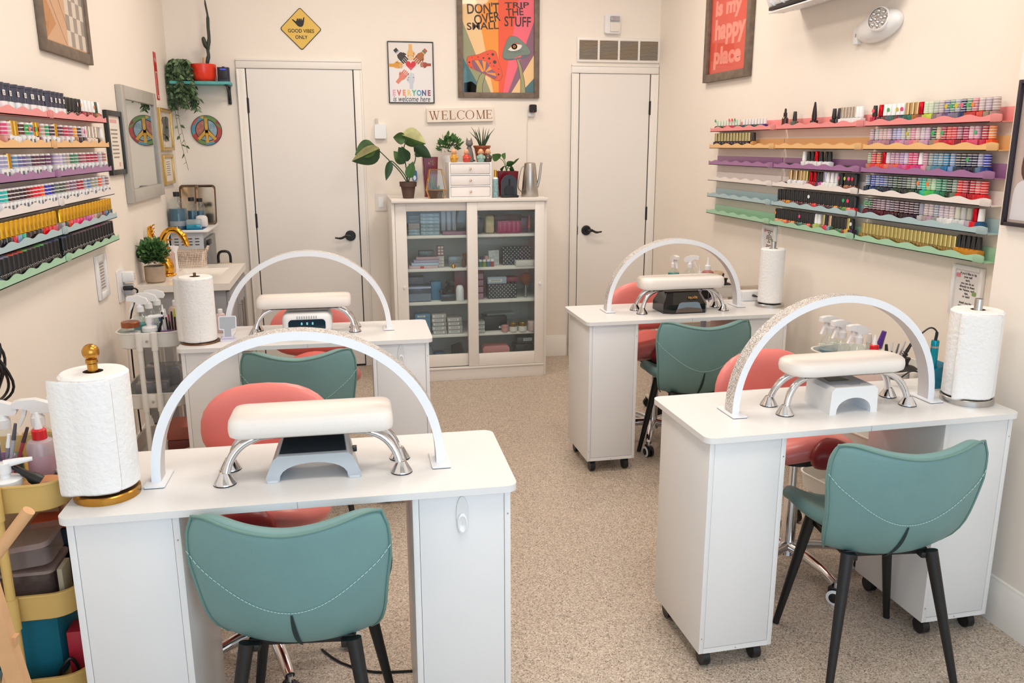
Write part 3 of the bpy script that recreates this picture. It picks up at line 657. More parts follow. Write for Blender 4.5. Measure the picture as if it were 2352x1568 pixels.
# mushroom poster
t = wallthing('framed_poster', 'large barnwood-framed poster with two mushrooms and sunray stripes', 'picture', onback(1.098, 2.275))
W, H = .568, .83; pframe(t, W, H, .036, .022, BARN)
s_ = 1690.; y0_ = -H/2+.036
def q(*pts): return [((x-1479)/s_, y0_+(1125-y)/(s_*1.1)) for x, y in pts]
mb = MB(); mb.box((0, 0, .004), (W-.06, H-.06, .004), mat('poster_cream', (246, 206, 150), .5))
TOPY = -205
def lay(n, c, *pts): mb.prism(q(*pts), .006+n*.00025, .0062+n*.00025, mat('poster_%s' % c, c, .5))
lay(0, 'f89a2c', (1180, TOPY), (1475, TOPY), (1478, 1125), (1415, 1125)); lay(0, 'f4562e', (1475, TOPY), (1750, TOPY), (1530, 1125), (1478, 1125))
lay(0, 'f8687c', (1750, TOPY), (1903, TOPY), (1903, 240), (1590, 1125), (1530, 1125)); lay(0, '8c6078', (1903, 240), (1903, 650), (1628, 1125), (1590, 1125))
lay(0, '9a9c78', (1056, 250), (1385, 1125), (1290, 1125), (1056, 690)); lay(0, '46747c', (1056, 690), (1290, 1125), (1056, 1125)); lay(0, '46747c', (1903, 940), (1903, 1125), (1740, 1125))
lay(0, '44648c', (1070, 1010), (1160, 990), (1240, 1060), (1240, 1125), (1070, 1125))
st = 'a0a070'; ol = '5c3a3a'
def blob(n, c, pts, o=None, k=7):
    sp = [(p.x, p.y) for p in spline([(x, y, 0) for x, y in pts+pts[:1]], k)][:-1]
    if o:
        cx = sum(p[0] for p in sp)/len(sp); cy = sum(p[1] for p in sp)/len(sp); g = 1.018; lay(n, o, *[(cx+(x-cx)*g, cy+(y-cy)*g) for x, y in sp]); n += 1
    lay(n, c, *sp)
lay(1, ol, (1206, 1125), (1216, 1020), (1250, 920), (1300, 858), (1334, 872), (1310, 960), (1288, 1040), (1286, 1125)); lay(2, st, (1212, 1125), (1222, 1020), (1256, 922), (1302, 866), (1327, 876), (1304, 960), (1282, 1040), (1280, 1125))
blob(3, 'f0552c', [(1105, 740), (1130, 690), (1240, 665), (1330, 625), (1400, 610), (1450, 640), (1480, 760), (1518, 890), (1500, 960), (1450, 978), (1380, 940), (1290, 890), (1200, 850), (1130, 810)], ol)
blob(5, '8c6078', [(1165, 745), (1200, 732), (1290, 735), (1345, 760), (1390, 830), (1440, 880), (1450, 930), (1420, 955), (1340, 905), (1260, 875), (1190, 830)], ol)
for a, b, c_, d_ in (((1196, 733), (1240, 735), (1305, 862), (1285, 878)), ((1285, 735), (1330, 750), (1318, 862), (1306, 862)), ((1372, 800), (1400, 840), (1330, 876), (1322, 868)), ((1440, 885), (1450, 925), (1340, 890), (1332, 880))): lay(7, 'f89a2c', a, b, c_, d_)
for x, y, r_ in ((1410, 660, 16), (1368, 710, 14), (1432, 752, 21), (1300, 705, 11), (1136, 760, 11), (1476, 902, 12), (1238, 694, 7), (1350, 660, 7), (1167, 702, 5), (1160, 820, 6), (1378, 766, 7), (1422, 800, 6), (1478, 835, 6)): lay(6, '40302e', *circ(r_, 14, x, y))
lay(1, ol, (1735, 1125), (1738, 980), (1712, 820), (1685, 700), (1712, 690), (1752, 800), (1788, 980), (1802, 1125)); lay(2, st, (1741, 1125), (1744, 980), (1718, 820), (1692, 700), (1706, 695), (1746, 800), (1782, 980), (1796, 1125))
blob(3, '5c6c78', [(1530, 690), (1560, 710), (1700, 700), (1790, 660), (1840, 655), (1800, 690), (1700, 715), (1600, 728), (1545, 718)])
blob(3, '74887c', [(1525, 690), (1535, 620), (1570, 510), (1610, 445), (1680, 440), (1740, 480), (1830, 570), (1857, 625), (1830, 655), (1740, 665), (1640, 705), (1570, 712)], ol)
blob(6, 'f0e8dc', [(1588, 600), (1630, 555), (1690, 525), (1752, 540), (1740, 580), (1690, 608), (1630, 614)], ol); lay(8, 'c8542c', (1588, 600), (1630, 545), (1690, 512), (1752, 540), (1690, 530), (1630, 560))
for r_, c_ in ((36, '5c3a3a'), (32, 'd0582e'), (16, 'f0a040'), (9, '40302e')): lay(9 + (36-r_)//8, c_, *circ(r_, 18, 1664, 560))
for a in range(9): x = 1580+a*22; lay(8, '40302e', (x, 610+8*math.sin(a*.8)), (x+5, 610+8*math.sin(a*.8)), (x+2-(4-a)*3, 655-6*abs(4-a)))
BR = mat('poster_lettering_brown', (64, 42, 38), .6)
for tx, xa, xb, ya, yb, rz_ in (("DON'T", 1118, 1488, 45, 180, 3), ('OVER', 1195, 1500, 165, 290, 10), ('SMALL', 1112, 1482, 275, 368, 3), ('TRIP', 1552, 1838, 28, 100, 2), ('THE', 1568, 1772, 100, 192, 4), ('STUFF', 1548, 1860, 195, 325, 0)):
    (ax, ay), (bx_, by_) = q((xa, ya), (xb, yb)); mb.text(tx, BR, Matrix.Translation(((ax+bx_)/2, (ay+by_)/2, .0068)) @ rot(z=rz_), .08, bold=.0013, fit=(bx_-ax, (ay-by_)*.94))
mb.build('print', t, smooth=False); pglass(t, W-.06, H-.06, .014)

# welcome board, serif capitals cut from strokes
def welcome_letters(mb, m):
    h = .058; tk, tn, sf = .0088, .0034, .0028
    def st(a, b, w_): 
        (x0_, y0_), (x1_, y1_) = a, b; mb.prism([(x0_-w_/2, y0_), (x0_+w_/2, y0_), (x1_+w_/2, y1_), (x1_-w_/2, y1_)], .0242, .0246, m)
    def br(x0_, x1_, y, w_=None): w_ = w_ or sf; mb.prism([(x0_, y-w_/2), (x1_, y-w_/2), (x1_, y+w_/2), (x0_, y+w_/2)], .0242, .02465, m)
    T, B = h/2, -h/2
    def E(x): st((x, B), (x, T), tk); br(x-.008, x+.032, T-sf/2); br(x-.008, x+.033, B+sf/2); br(x, x+.024, .002, tn); st((x+.032, T-.011), (x+.031, T), sf); st((x+.033, B), (x+.034, B+.012), sf); st((x+.024, -.006), (x+.024, .01), sf)
    def ringed(cx, cw, a0, a1):
        n_ = 40; o_, i_ = [], []
        for k in range(n_+1):
            a_ = math.radians(a0+(a1-a0)*k/n_); wd = tn*.8+(tk-tn)*abs(math.cos(a_)); o_.append((cx+cw*math.cos(a_), (h/2+.001)*math.sin(a_))); i_.append((cx+(cw-wd)*math.cos(a_), (h/2+.001-tn*.8)*math.sin(a_)))
        for k in range(n_): mb.prism([o_[k], o_[k+1], i_[k+1], i_[k]], .0242, .0246, m)
    x = -.208; st((x, T), (x+.017, B), tk*.9); st((x+.031, T), (x+.019, B), tn); st((x+.027, T), (x+.043, B), tk*.9); st((x+.059, T), (x+.045, B), tn); br(x-.009, x+.010, T-sf/2); br(x+.019, x+.038, T-sf/2); br(x+.050, x+.068, T-sf/2)
    E(-.122); x = -.068; st((x, B), (x, T), tk); br(x-.009, x+.010, T-sf/2); br(x-.008, x+.034, B+sf/2); st((x+.033, B), (x+.034, B+.014), sf)
    ringed(.006, .0295, 42, 318); st((.027, .016), (.029, T), sf); ringed(.066, .0305, 0, 360)
    x = .118; st((x, B), (x, T), tn); st((x, T), (x+.022, B), tk*.9); st((x+.046, T), (x+.023, B), tn); st((x+.046, B), (x+.046, T), tk); br(x-.008, x+.008, T-sf/2); br(x-.008, x+.008, B+sf/2); br(x+.040, x+.056, T-sf/2); br(x+.037, x+.056, B+sf/2); E(.187)
# welcome board
t = wallthing('wall_sign', 'long cream wooden board reading WELCOME', 'sign', onback(.825, 1.746) @ rot(z=1.4))
mb = MB(); mb.box((0, 0, .012), (.462, .092, .024), mat('whitewashed_board', (238, 226, 212), .6, noise=(14, .05)), .002); welcome_letters(mb, mat('brown_lettering', (150, 104, 70), .6)); mb.build('board', t, smooth=False)

# small wall devices
t = wallthing('security_camera', 'small black square wall camera with a white bracket and cord', 'camera', onback(1.331, 1.79))
mb = MB(); mb.prism(rrect(.026, .027, .011), .03, .052, mat('camera_black', (16, 16, 18), .2), bev=.003); mb.cyl((0, -.018, .0521), (0, -.018, .053), .003, mat('camera_led', (200, 50, 30), .3), n=10); mb.build('camera_body', t)
mb = MB(); mb.box((-.004, -.04, .012), (.05, .03, .022), WPLAS, .008); mb.cyl((0, -.025, .015), (0, -.015, .032), .006, WPLAS); mb.build('bracket', t)
mb = MB(); mb.tube(spline([(-.02, -.05, .004), (-.03, -.1, .003), (-.032, -.3, .003), (-.03, -.47, .003)], 5), .0022, mat('cord_cream', (226, 216, 204), .5), n=6); mb.build('cord', t)
t = wallthing('wall_sensor', 'white square wall sensor box with a grey clip right of the left door', 'sensor', onback(.277, 1.635))
mb = MB(); mb.prism(rrect(.038, .047, .008), 0, .03, WPLAS, bev=.004); mb.build('housing', t); mb = MB(); mb.box((-.022, .065, .009), (.018, .045, .016), mat('clip_grey', (206, 200, 192), .4), .004); mb.build('clip', t)
t = wallthing('light_switch', 'white light switch plate beside the cabinet top', 'switch', onback(.264, 1.16))
mb = MB(); mb.prism(rrect(.037, .059, .004), 0, .005, mat('switch_plate', (226, 220, 214), .35), bev=.0015); mb.build('plate', t); mb = MB(); mb.prism(rrect(.017, .034, .002), .005, .008, WPLAS, bev=.001); mb.build('rocker', t)
t = wallthing('fire_alarm', 'white fire alarm strobe above the air vent', 'alarm', onback(1.9, 2.359))
mb = MB(); mb.prism(rrect(.056, .062, .012), 0, .035, WPLAS, bev=.006); mb.build('housing', t)
mb = MB(); mb.prism([(x+.012, y-.018) for x, y in rrect(.033, .032, .006)], .035, .046, mat('alarm_face', (230, 224, 214), .4), bev=.003); mb.build('speaker_face', t)
mb = MB(); mb.prism([(x+.012, y+.032) for x, y in rrect(.033, .018, .004)], .035, .056, clear('strobe_lens', (220, 220, 225), .35, .1), bev=.003); mb.box((.012, .03, .042), (.05, .014, .012), CHROME, .003); mb.build('strobe', t)
t = wallthing('air_freshener', 'blue and white tube fixed on the wall behind the leafy potted plant', 'air freshener', onback(.5, 1.34))
mb = MB(); mb.prism(rrect(.016, .036, .012), 0, .025, mat('tube_blue', (40, 110, 180), .35), bev=.004); mb.prism([(x, y-.016) for x, y in circ(.01, 16, ry=.016)], .025, .026, WPLAS); mb.build('tube', t)

# teal shelf in the corner
t = thing('corner_shelf', 'teal wall shelf on black brackets in the left back corner', 'shelf')
mb = MB(); mb.box((-.842, 5.81, 1.93), (.36, .15, .018), mat('teal_painted_wood', (86, 172, 170), .5, noise=(20, .08)), .002); mb.build('shelf_board', t)
for bx in (-.99, -.685):
    mb = MB(); mb.box((bx, 5.878, 1.865), (.022, .014, .12), BLACK, .004); mb.box((bx, 5.81, 1.917), (.022, .14, .008), BLACK, .002); mb.tube(arc((bx, 5.872, 1.83), (bx, 5.83, 1.9), (bx, 5.75, 1.914), 8), .006, BLACK, n=8); mb.build('bracket', t)
t = thing('cactus_pot', 'glossy red-orange pot holding a tall thin dark cactus on the teal shelf', 'potted plant', (-.822, 5.80, 1.939))
RED = mat('glossy_orange_red', (226, 58, 34), .22)
mb = MB(); mb.lathe([(0, .012), (.066, .012), (.074, .03), (.078, .09), (.078, .105), (.072, .107), (.071, .09), (0, .088)], RED, n=36, ms=[RED]*6+[SOIL]); mb.build('pot', t)
mb = MB(); mb.lathe([(0, 0), (.062, 0), (.068, .013), (.06, .014), (0, .012)], mat('saucer_red', (176, 46, 30), .3), n=36); mb.build('saucer', t)
CACT = mat('dark_cactus', (44, 52, 40), .5, noise=(60, .2))
mb = MB(); mb.tube(spline([(.03, .0, .09), (.028, 0, .12), (.038, 0, .16), (.036, .004, .2), (.048, .006, .26), (.048, .008, .33), (.05, .01, .4), (.042, .01, .47), (.04, .01, .56)], 4), [.009]*4+[.012]*4+[.010]*4+[.012]*4+[.010]*8+[.006]*5+[.003]*8, CACT, n=7)
mb.tube(spline([(.036, 0, .195), (.024, -.01, .225), (.018, -.014, .255), (.02, -.014, .27)], 4), [.006, .008, .012, .014, .014, .014, .014, .013, .013, .012, .010, .008, .003], CACT, n=8); mb.build('cactus_stem', t)
mb = MB()
for dx, r_ in ((-.012, .0), (.006, .06)): mb.box((dx, -.02+r_*.3, .115+r_*.1), (.012, .002, .06), mat('wooden_tag', (196, 152, 110), .7), M=rot(y=8))
mb.build('plant_tag', t)
t = thing('portable_speaker', 'small black-blue speaker beside the red pot on the teal shelf', 'speaker', (-.70, 5.79, 1.939))
mb = MB(); mb.prism(rrect(.036, .03, .014), 0, .088, mat('speaker_navy', (28, 32, 58), .3), bev=.008); mb.build('body', t)
mb = MB(); mb.box((0, -.0305, .045), (.052, .003, .06), BLACK, .001); mb.box((0, -.031, .075), (.034, .003, .006), mat('blue_glow', (70, 80, 240), .3, emit=.8), .001); mb.build('grille', t)
mb = MB(); mb.cyl((0, 0, .086), (0, 0, .094), .008, BLACK); mb.build('button', t)

# leaves and plants
def leaf(mb, base, tip, w, m, side=None, fold=.25, droop=0., m2=None, n=8, split=.5):
    b, t_ = Vector(base), Vector(tip); ax = t_-b; L = ax.length; s = Vector(side) if side else ax.cross(Vector((0, 0, 1)))
    if s.length < 1e-6: s = Vector((1, 0, 0))
    s = (s - ax*(s.dot(ax)/ax.length_squared)).normalized(); nn = s.cross(ax).normalized(); ids = [mb.mi(m), mb.mi(m2 or m)]; rows = []
    for k in range(n):
        v = k/(n-1); W = w/2*(math.sin(PI*min(1, v**.72*.97+.03)))**.85 if k < n-1 else .0004
        c = b + ax*v - nn*(droop*L*v*v)
        rows.append([mb.bm.verts.new(c + s*(u*W) + nn*(fold*abs(u)*W)) for u in (-1, -.5, 0, .5, 1)])
    for a_, b_ in zip(rows, rows[1:]):
        for q_ in range(4): mb.bm.faces.new([a_[q_], a_[q_+1], b_[q_+1], b_[q_]]).material_index = ids[1 if (q_ >= 2) == (split > 0) and m2 else 0]
def bush(mb, c, r, n, ln, w, mats_, squash=1., up=.35):
    for k in range(n):
        a = random.uniform(0, 2*PI); e = math.acos(random.uniform(-.35, 1)); d_ = Vector((math.sin(e)*math.cos(a), math.sin(e)*math.sin(a), math.cos(e)*squash)); p = Vector(c) + d_*(r*random.uniform(.35, .95))
        q_ = p + (d_ + Vector((random.uniform(-.5, .5), random.uniform(-.5, .5), up)) ).normalized()*ln*random.uniform(.8, 1.2); leaf(mb, p, q_, w, random.choice(mats_), side=(random.uniform(-1, 1), random.uniform(-1, 1), .2), n=5)
IVY = [mat('ivy_%d' % k, c, .5) for k, c in enumerate(((92, 118, 80), (120, 144, 104), (66, 92, 62)))]
t = thing('trailing_plant', 'trailing artificial ivy hanging from a black pot at the left end of the teal shelf', 'potted plant', (-.965, 5.80, 1.939))
mb = MB(); mb.lathe([(0, 0), (.042, 0), (.052, .085), (.046, .085), (.044, .07), (0, .07)], BLACK, n=20, ms=[BLACK]*4+[SOIL]); mb.build('pot', t)
mb = MB(); sb = MB()
for k in range(34):
    a = random.uniform(-PI*.95, .25) if k else -1.5; R0 = random.uniform(.05, .085); drop = [random.uniform(.1, .33), .57, .5, .45, .3][min(k, 0) if k == 0 else (1 if k == 1 else 0)] if k < 2 else random.uniform(.04, .2)
    if k == 0: drop = .55
    if k == 1: drop = .44
    if k == 0: a = -2.3
    if k == 1: a = -2.05
    dx = R0*math.cos(a); dy = R0*math.sin(a)*.75; dx = max(dx, -.07)
    if k == 2: dx, dy, drop = .07, -.075, .12
    pts = spline([(0, 0, .08), (dx*.6, dy*.6, .13), (dx*1.1, dy*1.1, .06), (dx*1.15+random.uniform(-.01, .02), dy*1.1, -drop*.5), (dx*1.1+(.05 if k < 3 else random.uniform(-.01, .03)), dy*1.1, -drop)], 5); sb.tube(pts, .0013, IVY[2], n=4)
    for j in range(3, len(pts)-1):
        for side in ((-1, 1) if k > 1 else (random.choice((-1, 1)),)):
            p = pts[j]; q_ = p + Vector((side*random.uniform(.012, .03), random.uniform(-.022, .008), random.uniform(-.034, -.004)))
            q_.x = max(q_.x, -.08); leaf(mb, p, q_, .019, random.choice(IVY), side=(random.uniform(-.3, 1), random.uniform(-1, .3), .4), n=5)
for k in range(26):
    a = random.uniform(0, 2*PI); p = Vector((.035*math.cos(a), .03*math.sin(a), .08)); q_ = p + Vector((.03*math.cos(a), .02*math.sin(a)-.01, random.uniform(.0, .06))); leaf(mb, p, q_, .018, random.choice(IVY), n=5)
sb.build('vines', t); mb.build('leaves', t)

# ------------------------------------------------------------------ white cabinet with sliding glass doors
CABW = mat('white_foil_cabinet', (236, 230, 222), .4)
cab = thing('display_cabinet', 'white display cabinet with two sliding glass doors against the back wall', 'cabinet')
x0, x1, y0, y1, h = .304, 1.321, 5.347, 5.85, 1.208; th = .02
mb = MB()
for a in (x0+th/2, x1-th/2): mb.box((a, (y0+y1)/2+.01, (h-th)/2), (th, y1-y0-.02, h-th), CABW, .002)
mb.box(((x0+x1)/2, (y0+y1)/2, h-th/2), (x1-x0, y1-y0+.01, th), CABW, .002); mb.box(((x0+x1)/2, y1-.004, h/2), (x1-x0-.04, .008, h-.04), CABW); mb.box(((x0+x1)/2, (y0+y1)/2+.02, .095), (x1-x0-.04, y1-y0-.06, .02), CABW)
mb.box(((x0+x1)/2, y0+.02, .04), (x1-x0-.04, .02, .08), CABW, .002); mb.box(((x0+x1)/2, y0+.012, .086), (x1-x0-.04, .024, .012), CABW, .002); mb.build('carcass', cab)
for z in (.962, .745, .522, .298):
    mb = MB(); mb.box(((x0+x1)/2, y0+.06+.21, z), (x1-x0-.042, .42, .018), CABW, .002); mb.build('shelf', cab)
def sdoor(a, b, yf, sl, sr, gz0, gz1, knob):
    mb = MB(); z0, z1 = .094, h-.022
    for p, q_ in ((a, a+sl), (b-sr, b)): mb.box(((p+q_)/2, yf+.009, (z0+z1)/2), (q_-p, .018, z1-z0), CABW, .002)
    for p, q_ in ((z0, gz0), (gz1, z1)): mb.box(((a+sl+b-sr)/2, yf+.009, (p+q_)/2), (b-a-sl-sr, .018, q_-p), CABW, .002)
    d_ = mb.build('sliding_door', cab)
    mb = MB(); mb.box(((a+sl+b-sr)/2, yf+.009, (gz0+gz1)/2), (b-a-sl-sr+.004, .004, gz1-gz0+.004), clear('cabinet_glass', (238, 246, 246), .03, .02)); mb.build('glass_pane', d_)
    mb = MB(); mb.lathe([(0, .016), (.008, .015), (.009, .01), (.005, .004), (.006, 0)], WPLAS, M=fr((knob, yf, .645), (1, 0, 0), (0, 0, 1)), n=16); mb.build('knob', d_)
sdoor(.326, .806, y0+.03, .072, .02, .178, 1.132, .372); sdoor(.786, 1.299, y0+.004, .068, .062, .178, 1.132, 1.27)

def bx(name, label, cat, x, y, z, w_, d_, h_, m, bev=.003, group=None, rz=0, extra=None):
    mb = MB(); mb.box((0, 0, h_/2), (w_, d_, h_), m, bev)
    if extra: extra(mb)
    return mb.build(name, None, label, cat, group, (x, y, z), rz)
SZ = [.9718, .7548, .5318, .3078, .1058]     # shelf tops, upper to lower
def lbl(w_, h_, d_, m=None, dx=0, dz=0): return lambda mb: (mb.box((dx, -d_/2-.0006, dz), (w_, .001, h_), m or mat('paper_label', (232, 232, 228), .6)), [mb.box((dx, -d_/2-.0013, dz+.004-k*.006), (w_*.75, .0006, .0025), mat('label_print', (110, 110, 115), .6)) for k in range(2)])
ACR = clear('clear_acrylic', (210, 224, 230), .22, .08)
# upper shelf, left half: three piles of clear nail tip cases, upright pack, pink tray
for k in range(6):
    bx('nail_tip_case', 'clear nail tip case, %s of the tall pile on the upper cabinet shelf' % ['lowest', 'second', 'third', 'fourth', 'fifth', 'topmost'][k], 'box', .556, 5.50, SZ[0]+.0235*k, .125, .1, .0225, mat('case_silver_blue', (150, 172, 186), .25, noise=(60, .25)), .003, 'pile of clear nail tip cases')
for k in range(5):
    bx('nail_tip_case', '%s case of the short left pile on the upper cabinet shelf' % ['lowest clear', 'second clear', 'boxy beige', 'fourth dark', 'topmost dark'][k], 'box', .452, 5.50, SZ[0]+[0, .02, .04, .078, .1][k], .074, .09, [.019, .019, .037, .021, .03][k], [mat('case_silver_blue', (150, 172, 186), .25), mat('case_silver_blue', (150, 172, 186), .25), mat('beige_case', (176, 164, 160), .4), mat('case_dark', (60, 66, 70), .3), mat('case_dark', (60, 66, 70), .3)][k], .003, 'short pile of nail cases')
bx('boxed_nail_set', 'upright pale nail set with two grey stripes on the upper cabinet shelf', 'box', .69, 5.56, SZ[0], .1, .03, .148, mat('pale_pack', (206, 206, 214), .3), extra=lambda mb: [mb.box((dx, -.016, .08), (.012, .002, .13), mat('pack_stripe', (96, 92, 100), .4)) for dx in (-.016, .02)])
bx('pink_tray', 'low mauve tray in front of the striped nail set in the cabinet', 'tray', .715, 5.46, SZ[0], .16, .09, .022, mat('mauve_plastic', (150, 110, 130), .4))
# upper shelf, right half
bx('towel_stack', 'cream rolled towel pack on the upper cabinet shelf behind the right pane', 'towel', .955, 5.5, SZ[0], .06, .09, .118, mat('cream_pack', (206, 190, 150), .6, noise=(30, .15)), .015)
bx('cosmetic_bag', 'dark violet bag at the left edge of the right pane, upper cabinet shelf', 'bag', .885, 5.52, SZ[0], .06, .09, .1, mat('violet_dark', (84, 76, 92), .5), .015)
bx('magenta_organiser', 'magenta plastic organiser on the upper cabinet shelf', 'organiser', 1.085, 5.5, SZ[0], .16, .1, .082, mat('magenta_plastic', (160, 36, 92), .3), .004, extra=lambda mb: [mb.box((-.06+.03*k, -.052, .045), (.02, .006, .06), mat('magenta_light', (186, 60, 112), .3), .002) for k in range(5)])
bx('crimson_case', 'dark red case behind the magenta organiser in the cabinet', 'case', 1.1, 5.62, SZ[0], .2, .08, .11, mat('crimson_dark', (110, 22, 40), .4), .01)
bx('plum_organiser', 'plum box at the far right of the upper cabinet shelf', 'box', 1.2, 5.52, SZ[0], .065, .1, .1, mat('plum_plastic', (92, 40, 62), .35))
def cone(name, label, cat, x, y, z, prof, m, ms=None, n=18, group=None, rz=0):
    mb = MB(); mb.lathe(prof, m, n=n, ms=ms); return mb.build(name, None, label, cat, group, (x, y, z), rz)
cone('nail_tool', 'slim red-tipped cone bottle at the right end of the upper cabinet shelf', 'bottle', 1.215, 5.43, SZ[0], [(0, 0), (.009, 0), (.009, .035), (.008, .05), (.003, .12), (0, .122)], mat('cone_red', (190, 80, 66), .35), [GLASS, GLASS] + [mat('cone_red', (190, 80, 66), .35)]*3)
# second shelf
for k in range(4): bx('nail_file_pack', 'flat pale pack on the second cabinet shelf, %s in its pile' % ['red-tabbed and lowest', 'second up', 'third up', 'topmost'][k], 'pack', .505+.01*k, 5.48, SZ[1]+.0185*k, .19-.012*k, .1, .0175, [mat('pack_pinkish', (206, 176, 178), .4), mat('pack_blue', (182, 200, 222), .35), mat('pack_lilac', (170, 160, 186), .4), mat('pack_mauve', (178, 150, 160), .4)][k], .002, 'pile of flat packs', extra=(lambda mb: mb.box((-.01, -.0505, .009), (.025, .002, .014), mat('tab_red', (200, 50, 40), .4))) if k == 0 else None)
bx('acrylic_box', 'clear box with dark contents on top of the flat pack pile', 'box', .53, 5.5, SZ[1]+.075, .1, .07, .035, mat('box_smoky', (90, 100, 108), .25, noise=(60, .4)), .004)
for k in range(2): bx('press_on_case', 'tall case with %s nail squares beside the flat packs, second cabinet shelf' % ['grey', 'pink'][k], 'case', .622+.0*k, 5.47, SZ[1]+.078*k, .046, .03, .077 if not k else .066, [mat('case_grey', (176, 174, 172), .35), mat('case_rose', (140, 104, 108), .35)][k], .004, extra=lambda mb: [mb.box((dx, -.016, dz), (.015, .002, .013), mat('nail_square', (216, 196, 192), .3), .001) for dx in (-.01, .01) for dz in (.014, .034, .054)])
mb = MB(); mb.box((0, 0, .035), (.1, .08, .07), ACR, .006); mb.box((0, 0, .012), (.08, .06, .02), mat('beads_brown', (150, 120, 90), .5, noise=(90, .5)), .004); mb.build('acrylic_box', None, 'clear lidded box of gold charms on the second cabinet shelf', 'box', None, (.725, 5.5, SZ[1]))
for k in range(3): cone('charm_jar', ['gold charm jar in front of the clear lidded box', 'brown charm jar at the cabinet centre post', 'amber charm jar behind the centre post'][k], 'jar', [.7, .775, .79][k], [5.42, 5.45, 5.52][k], SZ[1], [(0, 0), (.013, 0), (.013, .018+.03*k), (.01, .022+.03*k), (0, .022+.03*k)], [GOLD, mat('jar_brown', (110, 70, 50), .3), mat('jar_amber', (150, 90, 40), .3)][k])
for k, c in enumerate(('3c7a6a', '8c9c3c', '3c7c9c', 'b0463a')): cone('glitter_jar', '%s glitter jar with white lid on the second cabinet shelf' % ['teal', 'olive', 'blue', 'red'][k], 'jar', .882+.027*k, 5.43, SZ[1], [(0, 0), (.012, 0), (.012, .034), (.0125, .035), (.0125, .05), (0, .05)], col(c, .25), [col(c, .25)]*3+[WPLAS]*2, group='glitter jars')
for k, c in enumerate(('4c4464', 'c8a09c')): cone('glitter_jar', '%s small jar stacked on the white-lidded glitter jars' % ['violet', 'pink'][k], 'jar', .893+.03*k, 5.43, SZ[1]+.05, [(0, 0), (.013, 0), (.013, .022), (0, .022)], col(c, .3))
bx('foil_pouch', 'crinkled silver pouch behind the glitter jars', 'pouch', .985, 5.5, SZ[1], .075, .015, .1, mat('foil_silver', (200, 204, 206), .3, noise=(50, .25), bump=(50, .8)), .004, rz=.15)
def quilt():
    m = bpy.data.materials.new('quilted_black_vinyl'); m.use_nodes = True; nt = m.node_tree; b = nt.nodes['Principled BSDF']; tc = nt.nodes.new('ShaderNodeTexCoord')
    mp = nt.nodes.new('ShaderNodeMapping'); mp.inputs['Rotation'].default_value = (0, math.radians(45), 0); mp.inputs['Scale'].default_value = (55, 1, 55); nt.links.new(tc.outputs['Object'], mp.inputs['Vector'])
    v = nt.nodes.new('ShaderNodeTexVoronoi'); v.inputs['Scale'].default_value = 1; v.inputs['Randomness'].default_value = 0; nt.links.new(mp.outputs[0], v.inputs['Vector'])
    bp = nt.nodes.new('ShaderNodeBump'); bp.inputs['Strength'].default_value = 1; bp.inputs['Distance'].default_value = .01; bp.invert = True; nt.links.new(v.outputs['Distance'], bp.inputs['Height']); nt.links.new(bp.outputs['Normal'], b.inputs['Normal'])
    r = nt.nodes.new('ShaderNodeValToRGB'); r.color_ramp.elements[0].color = lin((214, 218, 222)); r.color_ramp.elements[0].position = .12; r.color_ramp.elements[1].color = lin((52, 56, 64)); r.color_ramp.elements[1].position = .24; nt.links.new(v.outputs['Distance'], r.inputs['Fac']); nt.links.new(r.outputs['Color'], b.inputs['Base Color'])
    b.inputs['Roughness'].default_value = .25; return m
QU = quilt()
bx('quilted_organiser', 'quilted black and silver organiser box on the second cabinet shelf', 'box', 1.14, 5.53, SZ[1], .19, .1, .118, QU, .004)
bx('white_carton', 'flat white carton in front of the quilted organiser', 'carton', 1.19, 5.43, SZ[1], .14, .06, .036, mat('carton_white', (214, 208, 200), .5), .002)
# third shelf
bx('tool_case', 'grey tool case on top of the clear drawer, third cabinet shelf', 'case', .455, 5.5, SZ[2]+.112, .11, .1, .052, mat('case_slate', (74, 80, 94), .35), .008)
bx('drawer_tub', 'smoky plastic drawer box at the left of the third cabinet shelf', 'box', .475, 5.5, SZ[2], .15, .12, .11, mat('tub_smoke', (52, 60, 72), .2), .006, extra=lambda mb: (mb.box((0, -.062, .095), (.15, .004, .012), mat('tub_lip', (170, 184, 214), .2)), mb.box((0, -.062, .03), (.148, .004, .05), mat('tub_low', (110, 124, 140), .2))))
bx('blue_packet', 'blue packet standing beside the smoky drawer box', 'packet', .589, 5.52, SZ[2], .07, .07, .125, mat('packet_blue', (50, 120, 160), .35), .01)
bx('tool_tub', 'clear tub full of black tools on the third cabinet shelf', 'tub', .665, 5.47, SZ[2], .1, .09, .045, clear('tub_clear_grey', (90, 96, 100), .45, .1), .005)
for k in range(4):
    mb = MB(); mb.box((0, 0, .02), (.09, .022, .03), BLACK, .008); o = mb.build('black_tool', None, ['black clip leaning out of the clear tub, first from the left', 'black grip tool lying flat across the clear tub', 'black tool tilted at the back of the clear tub', 'black clip at the right rim of the clear tub'][k], 'tool', 'black tools in the tub', (.64+.018*k, 5.47+.01*(k % 2), SZ[2]+.03+.02*k)); o.rotation_euler = (0, math.radians([28, -12, 38, -20][k]), k)
cone('lotion_bottle', 'white round-topped lotion bottle on the third cabinet shelf', 'bottle', .742, 5.43, SZ[2], [(0, 0), (.026, 0), (.027, .004), (.027, .075), (.022, .095), (.015, .103), (0, .106)], WPLAS, n=24)
bx('red_drawer_box', 'dark red drawer box seen past the centre post on the third cabinet shelf', 'box', .81, 5.52, SZ[2], .2, .12, .195, mat('drawer_maroon', (104, 30, 36), .35), .004, extra=lambda mb: [mb.box((.06, -.062, .02+.045*k), (.07, .004, .036), mat('drawer_lilac', (168, 130, 150), .3), .002) for k in range(4)])
